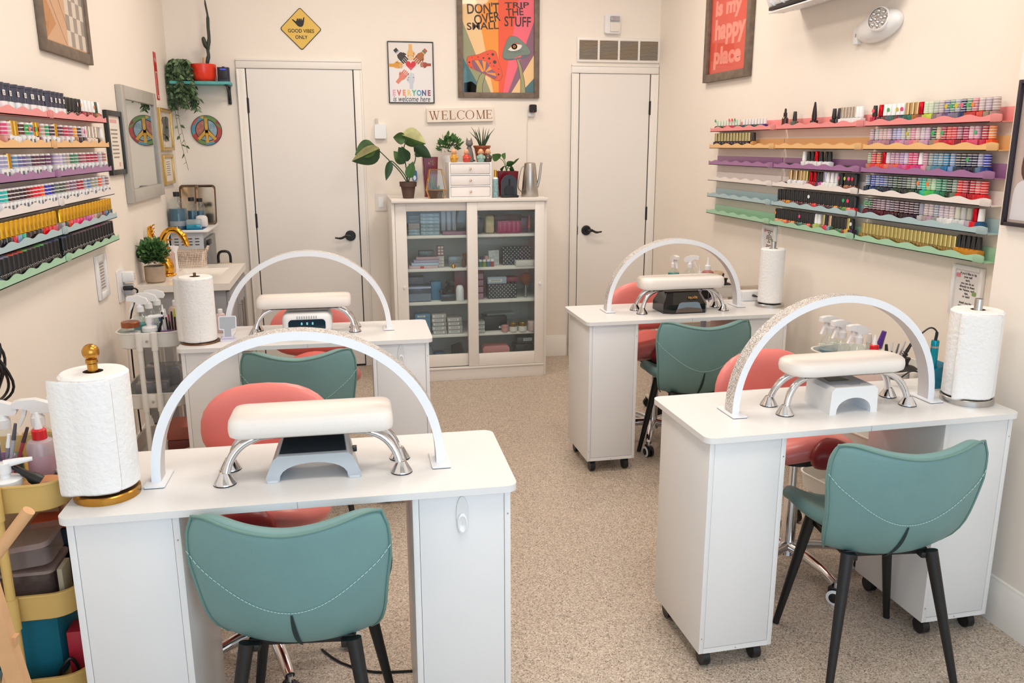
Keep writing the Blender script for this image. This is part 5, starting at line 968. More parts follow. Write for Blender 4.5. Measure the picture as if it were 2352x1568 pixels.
# every bottle: y along the wall : kind : cap colour : body colour [: sticker colour]
ROWS = {
    'R3pink': '3.262:K:222:b24:e56 3.219:M:b12:412 3.187:W:eee:743 3.160:W:eee:567:5a6 3.133:W:eee:365 3.102:W:eee:722:cb4 3.075:W:eee:356:d47 3.049:G:db8:265 3.020:G:db8:276 2.992:G:db8:a62 2.966:M:b12:843 2.935:P:cdb:bc4 2.908:P:cdb:cd5 2.877:P:aba:877 2.850:P:baa:a89 2.817:P:77a:658:cb4 2.790:P:697:879:4a6 2.764:P:aab:778:cb4 2.735:P:335:236:d68 2.705:P:697:a43:5a6 2.678:P:c78:c33:e83 2.645:P:cbb:d54 2.613:P:bab:987 2.581:P:baa:a88',
    'R3yel': '3.262:P:b9a:a78 3.227:P:bbb:a89 3.199:P:caa:b8a 3.172:P:caa:b89 3.145:P:cab:a78 3.109:P:99b:869 3.082:P:aad:c7a 3.055:P:bbb:c9b 3.022:P:bb9:b89:cb4 2.995:P:d8a:d79 2.968:P:dbb:d98 2.938:P:cbc:cab 2.911:P:cac:c9b 2.875:P:343:987:4a6 2.849:P:db9:d76 2.822:P:b34:b23:4a6 2.792:P:d43:c24 2.766:P:d34:c23 2.738:P:a67:823 2.706:P:a25:c14 2.678:P:dab:d57 2.651:P:d9b:d57:5a7 2.614:P:b34:c24 2.583:P:e84:e52',
    'R3pur': '3.262:P:9a8:b75 3.234:P:d34:d34 3.200:P:d63:e52 3.165:M:b12:e43 3.137:P:dcd:d76 3.107:P:b8a:c67 3.078:P:b8a:e64 3.049:P:a8b:c59 3.022:P:cbd:c69 2.995:P:d47:d26 2.968:P:d58:d37 2.936:W:eee:c38 2.908:P:b89:d9a 2.876:P:899:899 2.848:P:58a:48a 2.822:P:79a:589 2.793:P:28b:27a 2.758:P:79c:79c 2.729:P:334:234 2.701:P:223:223 2.673:P:335:224:4a6 2.646:P:224:223 2.618:P:99b:579 2.590:P:23a:138',
    'R3wht': '3.262:P:78a:234 3.222:P:34a:137 3.192:P:67a:235 3.163:P:45a:234 3.137:P:568:223 3.106:P:345:223 3.075:P:354:243 3.045:P:232:232 3.017:P:344:222 2.990:P:676:232 2.962:P:898:243 2.926:P:699:143:e84 2.899:P:2b9:2b9 2.872:P:9b8:5b5:e84 2.845:P:ada:3b5 2.817:P:396:286 2.785:P:386:275 2.759:P:243:232 2.731:P:798:676 2.704:P:d22:d22 2.677:P:b34:b23 2.641:P:c23:a12 2.614:P:d66:c12 2.587:P:d22:d12',
    'R3blu': '3.255:P:576:612:5a6 3.224:P:343:412:5a6 3.196:P:534:412 3.169:P:756:512 3.141:P:867:512 3.107:P:767:412 3.079:P:545:412 3.051:P:534:411 3.017:P:423:311 2.988:P:534:312 2.958:P:423:312 2.930:P:434:212 2.899:S:99a:bbb 2.871:P:baa:a99 2.843:P:baa:b9a 2.814:P:89a:999 2.786:P:bab:ddd 2.758:P:bab:ddd 2.731:P:cbb:eee 2.700:S:ccb:ddd 2.670:S:bbb:ddd 2.640:S:aa9:bab 2.613:M:b12:d12 2.586:W:eee:158',
    'R3grn': '3.262:G2:cb7:b95 3.238:G2:cb7:b95 3.213:G2:cb7:b95 3.189:G2:cb7:b95 3.165:G2:cb7:b95 3.141:G2:cb7:b95 3.116:G2:cb7:b95 3.092:G2:cb7:b95 3.068:G2:cb7:b95 3.043:G2:cb7:b95 3.019:G2:cb7:b95 2.995:G2:cb7:b95 2.970:G2:cb7:b95 2.946:G2:cb7:b95 2.922:G2:cb7:b95 2.898:G2:cb7:b95 2.873:G2:cb7:b95 2.849:G2:cb7:b95 2.824:G2:cb7:b95 2.800:G2:cb7:b95 2.775:G2:cb7:b95 2.751:G2:cb7:b95 2.727:G2:cb7:b95 2.702:G2:cb7:b95 2.678:K:222:c82 2.654:K:222:c82 2.629:K:222:c82 2.604:K:222:c82 2.580:K:222:c82',
    'R2pink': '4.005:D:211:421 3.910:K:222:565 3.733:N:211:211 3.565:K:222:322 3.523:K:223:334 3.498:G:cba:eee 3.475:G:cba:eee 3.451:G:cba:eee 3.428:G:cba:eee 3.405:G:cba:eee 3.381:W:eee:eee 3.358:W:eee:eee',
    'R2pur': '3.789:W:eee:eee 3.750:K:222:eee 3.715:K:222:eee 3.680:M:c12:eee 3.641:K:222:eee 3.599:K:222:eee 3.570:K:222:eee',
    'R2wht': '3.905:G:db8:eee 3.855:G:db8:eee 3.811:G:db8:eee 3.782:G:db8:eee 3.755:G:cb7:dcc 3.712:M:b12:b12 3.676:M:b12:b12 3.649:K:222:534 3.622:K:222:c6a 3.594:G:bbc:eee 3.567:W:eee:eee 3.532:W:eee:eee 3.497:W:ddd:eee 3.461:B:222:422:e59 3.414:B:222:964:cc5 3.385:B:222:843:e59 3.357:B:222:532:d34',
    'R2blu': '3.994:B:222:322 3.950:B:222:a62 3.906:B:222:c82 3.864:B:222:623 3.822:B:222:522 3.782:B:222:512 3.741:B:222:222 3.702:B:222:622:eee 3.664:B:222:d22 3.626:B:222:422 3.589:B:222:522 3.552:B:222:412 3.516:B:222:332 3.481:B:222:e82 3.447:B:222:342 3.413:B:222:583:3a6 3.379:B:222:d76:e46 3.347:B:222:c22',
    'R2grn': '4.005:B:222:d97:e83 3.964:B:222:d82 3.924:B:222:e85 3.884:B:222:a42 3.846:B:222:d84 3.808:B:222:443 3.771:B:222:376:e59 3.734:B:222:533 3.698:B:222:e65 3.664:B:222:532 3.637:W:eee:bc7 3.609:W:eee:ab6 3.576:G:cb8:a76 3.549:K:222:e45 3.521:G:db9:7ab 3.494:K:222:353 3.459:B:222:342 3.430:B:222:374 3.403:B:222:833 3.376:G:cb7:da4 3.349:K:222:424:eee',
    'R1pink': '4.800:T:ded:135:4a6 4.762:T:ded:153 4.724:T:ded:262 4.687:T:ded:a35 4.651:T:ded:d45 4.615:T:ded:923:e45 4.579:T:ded:c36:e45 4.544:T:ded:264:4a6 4.509:T:ded:143 4.448:T:eee:257 4.412:T:eee:263 4.378:T:eee:146 4.343:T:eee:225 4.309:T:eee:363 4.275:T:eee:235 4.243:T:eee:157 4.210:T:eee:317',
    'R1yel': '4.800:G:cb8:322 4.758:G:cb8:322 4.718:G:cb8:322 4.677:G:cb8:322 4.638:G:cb8:322 4.599:G:cb8:322 4.561:G:cb8:322 4.523:G:cb8:322 4.486:G:cb8:322 4.450:G:cb8:322 4.414:G:cb8:322 4.379:G:cb8:322 4.325:K:222:c95',
    'Lpink': '3.995:W:eee:c34 3.957:W:343:a84 3.915:W:eee:842:e83 3.859:W:eee:a32 3.806:W:eee:822 3.755:W:eee:a23 3.703:B:222:522:e83 3.659:B:222:532:ccd 3.606:B:222:422 3.564:B:222:322 3.519:B:222:322 3.480:J:445:eee 3.433:J:445:eee 3.389:J:445:eee 3.340:J:445:eee 3.256:J:445:eee 3.209:J:445:eee 3.151:J:445:eee 3.083:J:445:eee 3.019:J:445:eee 2.954:J:445:eee 2.901:J:445:eee',
    'Lyel': '3.995:W:eee:edc 3.933:G:dcb:432 3.885:G:dcb:edc 3.835:G:dcb:edc 3.786:G:dcb:edc 3.724:L:dbc:422:e59 3.672:L:445:322 3.615:L:e92:b86 3.563:L:a57:eee 3.505:L:c24:eee 3.444:L:634:edd 3.394:G:da4:eee 3.349:L:534:eee 3.287:L:396:eee 3.242:L:b98:eee 3.201:G:da4:844:d43 3.167:G:da4:eee:3a5 3.129:L:59b:eee:d44 3.095:L:3a5:eee:e74 3.048:L:632:eee:3a5 3.004:G:da4:eee 2.973:G:da4:eee 2.933:L:caa:eee 2.900:L:d47:d98',
    'Lpur': '3.995:L:b76:eee 3.930:L:bab:eee 3.863:L:a34:eee 3.803:L:a24:eee 3.750:L:a24:eee 3.692:L:a56:eee 3.642:L:845:eee 3.589:L:486:eee 3.532:L:375:eee 3.482:L:a98:eee 3.438:L:99a:eee 3.395:L:bac:eee 3.352:L:a9b:eee 3.265:L:635:eee 3.204:L:534:eee 3.152:L:634:eee 3.116:L:534:eee 3.071:L:778:eee 3.027:L:658:eee 2.990:L:669:eee 2.951:L:68a:eee 2.910:G:da4:eee 2.868:L:99b:eee 2.836:L:99b:eee',
    'Lwht': '3.995:L:978:eee 3.935:L:baa:eee 3.878:L:e53:eee 3.827:L:998:eee 3.776:L:998:eee 3.715:L:57a:eee 3.667:L:89a:eee 3.621:L:a23:eee 3.577:L:a24:eee 3.526:L:867:eee 3.482:L:757:eee 3.440:L:866:eee 3.399:L:555:eee 3.360:L:454:eee 3.318:L:565:eee 3.267:L:337:eee 3.233:L:33a:eee 3.201:L:33a:eee 3.161:L:e52:eee 3.127:L:d13:eee 3.093:L:d13:eee 3.056:L:a12:eee 3.026:L:712:eee 2.990:L:412:eee 2.960:L:323:eee 2.925:L:433:eee 2.892:L:423:eee 2.859:L:433:eee 2.828:L:2ba:eee 2.799:L:2aa:eee',
    'Lblu': '3.990:G3:da3:234 3.949:G3:da3:345 3.907:G3:da3:68a 3.866:G3:da3:823 3.824:G3:da3:a87 3.783:G3:da3:987 3.741:G3:da3:ca9 3.700:G3:da3:e8a 3.658:G3:da3:d6a 3.617:G3:da3:b4a 3.575:G3:da3:c36 3.534:G3:da3:e37 3.492:G3:da3:e36 3.451:G3:da3:e36 3.409:G3:da3:e53 3.368:G3:da3:344 3.326:G3:da3:baa 3.245:G3:da3:c56 3.206:G3:da3:d12 3.166:G3:da3:d12 3.127:G3:da3:d12 3.087:G3:da3:322 3.048:G3:da3:322 3.008:G3:da3:322 2.969:G3:da3:322 2.929:G3:da3:4b9 2.889:G3:da3:8ac 2.850:G3:da3:d23 2.811:G3:da3:222 2.771:G3:da3:222 2.732:G3:da3:222',
    'Lgrn': '3.985:B2:655:222 3.944:B2:766:222 3.903:B2:867:222 3.861:B2:877:222 3.820:B2:766:222 3.779:B2:b48:222 3.738:B2:867:222 3.697:B2:877:222 3.655:B2:866:222 3.614:B2:766:222 3.573:B2:877:222 3.532:B2:866:222 3.491:B2:766:222 3.449:B2:766:222 3.408:B2:444:222 3.367:B2:225:222 3.326:B2:567:222 3.240:B2:568:222 3.201:B2:336:222 3.161:B2:557:222 3.122:B2:667:222 3.082:B2:7c6:222 3.043:B2:6a5:222 3.003:B2:776:222 2.964:B2:776:222 2.924:B2:8b6:222 2.885:B2:d52:222 2.845:B2:c45:222 2.806:B2:d53:222 2.766:B2:889:222 2.727:B2:98a:222',
}

# ------------------------------------------------------------------ pastel wall racks for polish
RZ = {'pink': 1.618, 'yel': 1.522, 'pur': 1.426, 'wht': 1.332, 'blu': 1.235, 'grn': 1.135}
LZ = {'pink': 1.640, 'yel': 1.537, 'pur': 1.436, 'wht': 1.335, 'blu': 1.233, 'grn': 1.135}
RC = {'pink': (238, 148, 148), 'yel': (236, 188, 128), 'pur': (160, 112, 158), 'wht': (236, 228, 224), 'blu': (172, 198, 204), 'grn': (166, 210, 178)}
RN = {'pink': 'pink', 'yel': 'yellow', 'pur': 'purple', 'wht': 'white', 'blu': 'pale blue', 'grn': 'mint green'}
def rack(side, key, ya, yb, label, waves):
    """ya nearer the camera, yb farther; wavy front lip, flat back plate; origin on the wall"""
    L = yb-ya; m = mat('rack_%s' % key, RC[key], .38); z = (RZ if side > 0 else LZ)[key]
    X = (XR if side > 0 else XL) - side*.0008; M = Matrix(((-side, 0, 0, X), (0, 1, 0, ya), (0, 0, 1, z), (0, 0, 0, 1)))   # local x out of the wall
    t = thing('polish_rack', label, 'shelf', group='pastel polish racks on the %s wall' % ('right' if side > 0 else 'left')); t.matrix_world = M if side < 0 else Matrix.Translation((X, ya, z))
    sx = 1 if side < 0 else -1
    mb = MB(); mb.box((sx*.0025, L/2, .026), (.004, L-.004, .052), m, .001); mb.build('back_plate', t)
    mb = MB(); mb.box((sx*.030, L/2, .0015), (.06, L-.002, .003), m)
    n = 60; top = [.024 + .005*math.sin(2*PI*waves*k/n) for k in range(n+1)]
    F = fr((sx*.0585, 0, 0), (0, 1, 0), (0, 0, 1))
    mb.prism([(.001, 0), (L-.001, 0)] + [(.001+(L-.002)*k/n, top[k]) for k in range(n, -1, -1)], -.0015, .0015, m, F); mb.build('tray', t)
    mb = MB(); c = mat('rack_cap_%s' % key, tuple(int(v*.93) for v in RC[key]), .35)
    for yy in ((.022,) if side > 0 else (L-.0, )): mb.box((sx*.0605, (.026 if side > 0 else .03), .0135), (.003, .05 if side > 0 else .04, .026), c, .001)
    mb.build('end_clip', t); return t
for key in RZ:
    for k, (a, b) in enumerate(((4.05, 4.835), (3.296, 4.04), (2.52, 3.286))):
        rack(1, key, a, b, '%s wavy-edged polish rack on the right wall, %s' % (RN[key], ['nearest the back corner', 'middle one of its row', 'nearest the wall step'][k]), 6)
    for k, (a, b) in enumerate(((3.262, 4.02), (2.488, 3.252))):
        rack(-1, key, a, b, '%s wavy-edged polish rack on the left wall, %s' % (RN[key], ['nearest the mirror', 'nearer the camera'][k]), 6)

# bottle shapes: body mesh, cap mesh, height
WL = mat('white_cap_print', (232, 228, 224), .4); CAPX = mat('cap_slot', (128, 128, 128), .3); BODX = mat('body_slot', (128, 128, 128), .2)
def m_body(kind):
    mb = MB()
    if kind in 'PSWMGKNT' or kind == 'G2':
        w = .0155 if kind != 'T' else .013; h = {'T': .026, 'G2': .03}.get(kind, .034)
        mb.prism(rrect(w, w*.93, .006 if kind != 'G2' else .001, 3), .0006, h, BODX, bev=.002 if kind != 'G2' else 0)
        if kind != 'G2': mb.lathe([(.0125, h), (.008, h+.004), (.0075, h+.006)], BODX, n=14)
    elif kind in ('L', 'J'):
        w = .0155 if kind == 'L' else .022; h = .038 if kind == 'L' else .036; mb.prism(rrect(w, w, .003, 2), .0006, h, BODX, bev=.0015)
        if kind == 'L': mb.prism([(x, y) for x, y in rrect(.007, .006, .001, 1)], 0, .0004, mat('label_print', (110, 110, 115), .6), fr((w*.0+.0159, 0, .022), (0, 1, 0), (0, 0, 1)))
    elif kind in ('B', 'B2'):
        mb.lathe([(0, .0006), (.0165, .0006), (.018, .004), (.0185, .02), (.015, .03), (.011, .034), (0, .034)], BODX, n=16)
    elif kind == 'G3': mb.prism(rrect(.016, .016, .004, 3), .0006, .036, BODX, bev=.002)
    elif kind == 'D': mb.lathe([(0, .0006), (.0165, .0006), (.0165, .05), (.009, .06), (0, .06)], BODX, n=16)
    return mb.mesh('bottle_body', ang=35)
def m_cap(kind):
    mb = MB()
    def lt(pr, ms=None, n=14): mb.lathe(pr, CAPX, n=n, ms=ms)
    if kind in ('P', 'L'):
        z0, h, r, nb = (.039, .043, .0125, 4) if kind == 'P' else (.039, .041, .0145, 3)
        pr = [(0, z0), (r, z0), (r, z0+.002)]; ms = [WL, WL]
        for k in range(nb):
            za = z0+.002+(h-.005)*k/nb; zb_ = z0+.002+(h-.005)*(k+1)/nb; zt = za+(zb_-za)*.72
            pr += [(r, zt), (r, zb_)]; ms += [CAPX, WL]
        pr += [(r-.0015, z0+h), (0, z0+h)]; ms += [CAPX if kind == 'P' else WL]*2
        lt(pr, ms)
    elif kind == 'S': lt([(0, .039), (.0125, .039), (.0125, .078), (.011, .081), (0, .081)])
    elif kind in ('W', 'M'): lt([(0, .038), (.012, .038), (.0105, .081), (.009, .083), (0, .083)])
    elif kind == 'G': lt([(0, .038), (.0105, .038), (.0105, .083), (0, .084)])
    elif kind == 'G2': lt([(0, .0305), (.012, .0305), (.012, .074), (.011, .075), (0, .075)])
    elif kind == 'G3': lt([(0, .037), (.0155, .037), (.0155, .082), (.0145, .084), (0, .084)])
    elif kind == 'K': lt([(0, .038), (.0115, .038), (.0085, .08), (.0075, .082), (0, .082)])
    elif kind == 'B': lt([(0, .033), (.0155, .033), (.0165, .078), (.015, .082), (0, .083)])
    elif kind == 'B2':
        bc = mat('black_cap', (24, 24, 26), .3); lt([(0, .033), (.0145, .033), (.0145, .074), (.0145, .078), (.0135, .0835), (0, .084)], [bc, bc, bc, CAPX, CAPX])
    elif kind == 'J':
        lt([(0, .0365), (.0185, .0365), (.019, .082), (.0205, .084), (.0205, .092), (0, .093)], n=18); mb.prism(rrect(.011, .008, .002, 2), 0, .0006, WL, fr((.019, 0, .062), (0, 1, 0), (0, 0, 1)))
        for k in range(2): mb.box((.0198, 0, .064-.005*k), (.0004, .013, .0022), mat('label_print', (110, 110, 115), .6))
    elif kind == 'T': lt([(0, .03), (.0085, .03), (.008, .06), (0, .061)])
    elif kind == 'D': lt([(0, .06), (.0095, .06), (.009, .078), (.006, .08), (.0055, .095), (.003, .1), (0, .101)])
    elif kind == 'N': lt([(0, .036), (.0115, .036), (.012, .055), (.009, .085), (.004, .118), (0, .12)])
    return mb.mesh('cap', ang=35)
def m_dot():
    mb = MB(); mb.prism(circ(.0085, 14), 0, .0006, BODX, fr((0, 0, .06), (0, 1, 0), (0, 0, 1))); return mb.mesh('sticker', smooth=False)
BM, CM, DM = {}, {}, m_dot()
def hexname(c):
    r, g, b = [int(x, 16) for x in c]; mx, mn = max(r, g, b), min(r, g, b)
    if mx <= 4: return 'near-black' if mx-mn < 2 else ('dark navy' if b == mx else 'dark green' if g == mx else 'dark maroon')
    if mx-mn <= 2: return 'white' if mn >= 13 else 'pale grey' if mn > 9 else 'grey' if mn > 6 else 'dark grey'
    if r == mx:
        if g >= b+3: return 'golden' if mx > 11 and g > 8 else 'orange' if mx > 12 else 'brown'
        if b > g+2: return 'hot pink' if mx > 12 else 'magenta' if mx > 8 else 'plum'
        if mx < 9: return 'maroon'
        return 'salmon pink' if mn > 6 and mx > 11 else 'mauve' if mn > 5 else 'red'
    if g == mx: return 'lime' if r > b+3 else 'turquoise' if b > r+3 else 'green'
    return 'lilac' if r > 5 and r >= g else 'purple' if r > g else 'light blue' if mx > 8 and g > 6 else 'blue'
ORD = 'first second third fourth fifth sixth seventh eighth ninth tenth eleventh twelfth thirteenth fourteenth fifteenth sixteenth seventeenth eighteenth nineteenth twentieth twenty-first twenty-second twenty-third twenty-fourth twenty-fifth twenty-sixth twenty-seventh twenty-eighth twenty-ninth thirtieth thirty-first thirty-second'.split()
PLACE = {'R3': 'near %s right rack', 'R2': 'middle %s right rack', 'R1': 'far %s right rack', 'L': '%s left racks'}
for key, data in ROWS.items():
    side = -1 if key[0] == 'L' else 1; col_ = key[1:] if side < 0 else key[2:]; zt = (LZ if side < 0 else RZ)[col_] + .0034
    names = PLACE['L' if side < 0 else key[:2]] % RN[col_]
    for i, tok in enumerate(data.split()):
        y, kind, cc, bc, *dot = tok.split(':'); y = float(y); x = (XL+.034) if side < 0 else (XR-.034)
        nm = 'gel_polish_bottle' if side < 0 else 'nail_polish_bottle'
        what = {'D': 'brown dropper bottle', 'N': 'black pointed bottle', 'T': 'short pale-capped bottle'}.get(kind)
        if not what: what = '%s bottle, %s cap' % (hexname(bc), hexname(cc) if kind not in ('B2',) else 'black')
        o = thing(nm, '%s, %s from far end, %s' % (what, ORD[i], names), 'bottle', (x, y, zt), (0 if side < 0 else PI) + random.uniform(-.12, .12), 'bottles on the %s' % names)
        if kind not in BM: BM[kind] = m_body(kind); CM[kind] = m_cap(kind)
        b = bpy.data.objects.new('bottle_body', BM[kind]); C.objects.link(b); b.parent = o
        c = bpy.data.objects.new('cap', CM[kind]); C.objects.link(c); c.parent = o
        metal = kind in ('G', 'G2', 'G3', 'M'); bm_ = mat('polish_%s%s' % (bc, '_m' if kind == 'G2' else ''), bc, .12 if kind not in ('L', 'J') else .35, coat=.3 if kind not in ('L', 'J') else 0, metal=.7 if kind == 'G2' else 0)
        cm_ = mat('cap_%s_%s' % (cc, 'm' if metal else 'p'), cc, .2 if metal else .32, metal=.85 if metal else 0)
        for ob, mm, slot in ((b, bm_, BODX), (c, cm_, CAPX)):
            for s_ in ob.material_slots:
                if s_.material == slot: s_.link = 'OBJECT'; s_.material = mm
        if dot:
            d = bpy.data.objects.new('sticker', DM); C.objects.link(d); d.parent = o; d.location.x = {'P': .0126, 'L': .0146, 'W': .0113, 'M': .0113, 'G': .0106, 'K': .0102, 'B': .0163}.get(kind, .0126); s_ = d.material_slots[0]; s_.link = 'OBJECT'; s_.material = mat('dot_%s' % dot[0], dot[0], .5)
# cartons at the end of the gold row
bx('small_carton', 'little white printed carton at the end of the gold bottles on the mint rack', 'carton', XR-.034, 2.76, RZ['grn']+.0034, .03, .036, .028, mat('carton_print', (206, 198, 190), .5), .001)
def pen(name, label, p0, p1, r, m, cat='tool'):
    mb = MB(); mb.cyl(p0, p1, r, m, n=10); mb.ball(p1, r*1.0, m, 10, 6); return mb.build(name, None, label, cat)
pen('black_tool', 'black flat tool lying in the middle purple rack, far end', (XR-.04, 3.96, RZ['pur']+.022), (XR-.045, 3.86, RZ['pur']+.021), .006, BLACK)
pen('black_tool', 'black flat tool lying in the middle purple rack, near end', (XR-.04, 3.52, RZ['pur']+.021), (XR-.045, 3.38, RZ['pur']+.02), .006, BLACK)
pen('black_tool', 'black flat tool lying in the middle white rack, far end', (XR-.04, 4.0, RZ['wht']+.022), (XR-.045, 3.92, RZ['wht']+.022), .006, BLACK)

# ------------------------------------------------------------------ left wall pictures and mirror
t = wallthing('framed_picture', 'grey-framed abstract picture with orange diamond and checks high on the left wall', 'picture', onleft(3.765, 2.295)); W, H = .625, .82; pframe(t, W, H, .042, .02, BARN)
mb = MB(); mb.box((0, 0, .006), (W-.08, H-.08, .004), mat('art_peach', (222, 168, 120), .5)); MQ = lambda n: .0082+.0003*n
g, g2 = mat('art_grey', (152, 138, 126), .5), mat('art_cream', (232, 218, 200), .5)
for i in range(5):
    for j in range(12):
        if j > 4+i*1.7: continue
        mb.prism([(x, y) for x, y in ((.02+i*.05, -.36+j*.06), (.07+i*.05, -.36+j*.06), (.07+i*.05, -.30+j*.06), (.02+i*.05, -.30+j*.06))], MQ(0)-.0002, MQ(0), g if (i+j) % 2 else g2)
mb.prism([(-.262, -.31), (-.246, -.366), (-.11, -.295), (-.189, -.225), (-.25, -.16)], MQ(0), MQ(1), mat('art_ochre', (200, 126, 36), .5)); mb.prism([(-.26, -.15), (-.17, -.2), (-.08, -.15), (-.08, .1), (-.26, .1)], MQ(0), MQ(1), g)
for a, b in (((-.17, -.2), (.0, -.36)), ((-.08, -.17), (.04, -.30)), ((-.24, -.36), (-.17, -.25))): mb.prism([a, (a[0]+.004, a[1]), (b[0]+.004, b[1]), b], MQ(1), MQ(2), mat('art_line', (170, 118, 80), .5))
mb.build('print', t, smooth=False); pglass(t, W-.09, H-.09, .016)
t = wallthing('wall_mirror', 'tall mirror with a wide grey frame on the left wall', 'mirror', onleft(4.88, 1.55)); W, H = .80, .57; SIL = mat('mirror_frame_grey', (178, 174, 166), .4, noise=(20, .05)); pframe(t, W, H, .066, .028, SIL); mb = MB(); mb.box((0, 0, .012), (W-.12, H-.12, .006), mat('mirror_silver', (225, 228, 226), .02, metal=1.0)); mb.build('mirror_glass', t)
def lines(mb, rows, w, m, dz, z, y0=0., jitter=.3):
    for k in range(rows):
        ww = w*random.uniform(1-jitter, 1); mb.box((0, y0-dz*k, z), (ww, dz*.38, .0006), m)
PG = mat('faded_print', (150, 140, 132), .6); PAPW = mat('paper_cream', (236, 228, 216), .6)
t = wallthing('framed_notice', 'narrow black-framed printed notice beside the mirror', 'picture', onleft(4.345, 1.558)); W, H = .27, .295; pframe(t, W, H, .024, .018, BLACK); mb = MB(); mb.box((0, 0, .006), (W-.03, H-.03, .004), PAPW); lines(mb, 8, .13, PG, .018, .0085, .06); mb.box((0, .1, .0085), (.12, .016, .0006), mat('faded_pink', (226, 170, 165), .6)); mb.box((.05, -.1, .0085), (.03, .02, .0006), mat('faded_pink', (226, 170, 165), .6)); mb.build('paper', t, smooth=False)
t = wallthing('framed_certificate', 'gold-framed botanical print by the left back corner', 'picture', onleft(5.585, 1.64)); W, H = .36, .25; GF = mat('brass_frame', (202, 168, 96), .3, metal=.7); pframe(t, W, H, .02, .02, GF); mb = MB(); mb.box((0, 0, .006), (W-.03, H-.03, .004), PAPW); 
for k in range(16): mb.prism([(x*1.5+random.uniform(-.11, .11), y+random.uniform(-.08, .08)) for x, y in circ(.012, 8, ry=.008)], .0081, .0084, mat('botanical_%d' % (k % 3), ((150, 146, 132), (120, 126, 108), (176, 168, 154))[k % 3], .6))
mb.build('paper', t, smooth=False); pglass(t, W-.03, H-.03, .012)
t = wallthing('framed_certificate', 'smaller gold-framed certificate under the botanical print', 'picture', onleft(5.555, 1.402)); W, H = .29, .178; pframe(t, W, H, .018, .018, GF); mb = MB(); mb.box((0, 0, .006), (W-.03, H-.03, .004), PAPW); lines(mb, 7, .13, PG, .013, .0085, .045); mb.build('paper', t, smooth=False)
t = wallthing('safety_label', 'narrow red safety strip on the left wall above the gold frames', 'sign', onleft(5.495, 1.948)); mb = MB(); mb.box((0, 0, .001), (.07, .272, .002), mat('label_red', (196, 38, 40), .4)); mb.box((0, -.045, .0022), (.044, .14, .0006), mat('label_white', (236, 220, 214), .5)); mb.box((0, -.045, .0026), (.03, .13, .0006), mat('label_red', (196, 38, 40), .4)); mb.text('FIRE', mat('label_white', (236, 220, 214), .5), Matrix.Translation((0, .09, .0022)) @ rot(z=0), .03)
mb.prism([(-.02, -.118), (.02, -.118), (0, -.132)], .0022, .0028, mat('label_white', (236, 220, 214), .5)); mb.build('strip', t, smooth=False)
t = wallthing('tip_sign', 'white-framed small tip notice under the left racks', 'sign', onleft(3.885, .99)); W, H = .155, .19; pframe(t, W, H, .028, .012, WPLAS); mb = MB(); mb.box((0, 0, .004), (W-.04, H-.04, .003), mat('paper_grey_white', (216, 212, 212), .6)); lines(mb, 9, .08, PG, .013, .0062, .055); mb.build('paper', t, smooth=False)
t = wallthing('wall_outlet', 'white wall outlet with adapters plugged in next to the sink cabinet', 'outlet', onleft(4.19, .90)); mb = MB(); mb.prism(rrect(.058, .075, .006), 0, .006, WPLAS, bev=.002); mb.build('plate', t)
mb = MB(); mb.box((.04, .035, .03), (.05, .05, .05), WPLAS, .006); 
for k in range(3): mb.box((.045, .048-.012*k, .0555), (.006, .003, .001), mat('led_dot', (150, 60, 50), .4))
mb.build('adapter', t); mb = MB(); mb.box((.045, -.028, .025), (.045, .055, .04), mat('adapter_grey', (196, 200, 206), .35), .006); mb.build('adapter', t)
mb = MB(); mb.box((-.01, -.012, .035), (.025, .022, .045), BLACK, .006); mb.tube(spline([(-.01, -.012, .055), (.01, -.03, .07), (.02, -.08, .05), (.01, -.2, .02), (.0, -.45, .015), (.0, -.8, .02)], 5), .004, BLACK, n=6); mb.build('plug', t)

# ------------------------------------------------------------------ right wall
t = wallthing('framed_poster', 'red poster in a grey wood frame reading is my happy place', 'picture', onright(4.758, 2.335)); W, H = .59, .84; pframe(t, W, H, .045, .03, BARN); CORP = mat('poster_coral_red', (224, 82, 62), .45); PKL = mat('poster_pink_letter', (246, 150, 134), .5)
mb = MB(); mb.box((0, 0, .005), (W-.07, H-.07, .004), CORP)
for tx, x, y, w_, h_ in (('is my', -.025, -.02, .35, .115), ('happy', .005, -.145, .40, .15), ('place', -.015, -.29, .36, .13)): mb.text(tx, PKL, Matrix.Translation((x, y, .0072)) @ rot(z=-1.5), .15, bold=.0075, fit=(w_, h_))
mb.build('print', t, smooth=False); pglass(t, W-.08, H-.08, .014)
ac = wallthing('air_conditioner', 'white wall-mounted air conditioner at the top of the right wall', 'air conditioner', onright(3.575, 2.32)); W = .84
mb = MB(); prof = [(0, -.13), (.10, -.145), (.17, -.12), (.2, -.06), (.205, .12), (.18, .15), (0, .155)]; mb.prism(prof, -W/2, W/2, WPLAS, Matrix(((0, 0, 1, 0), (0, 1, 0, 0), (1, 0, 0, 0), (0, 0, 0, 1)))); mb.build('housing', ac, ang=25)
mb = MB(); mb.box((0, -.137, .155), (W-.06, .016, .06), BLACK, .003, M=rot(x=0)); mb.build('outlet_slot', ac)
for k in range(9):
    mb = MB(); mb.prism([(.11, -.146), (.19, -.10), (.196, -.112), (.12, -.158)], -.0015, .0015, WPLAS, Matrix(((0, 0, 1, -W/2+.06+.09*k), (0, 1, 0, 0), (1, 0, 0, 0), (0, 0, 0, 1)))); mb.build('louver_fin', ac)
mb = MB(); mb.prism([(.10, -.152), (.19, -.158), (.19, -.152), (.10, -.146)], -W/2+.03, W/2-.03, WPLAS, Matrix(((0, 0, 1, 0), (0, 1, 0, 0), (1, 0, 0, 0), (0, 0, 0, 1)))); mb.build('louver', ac)
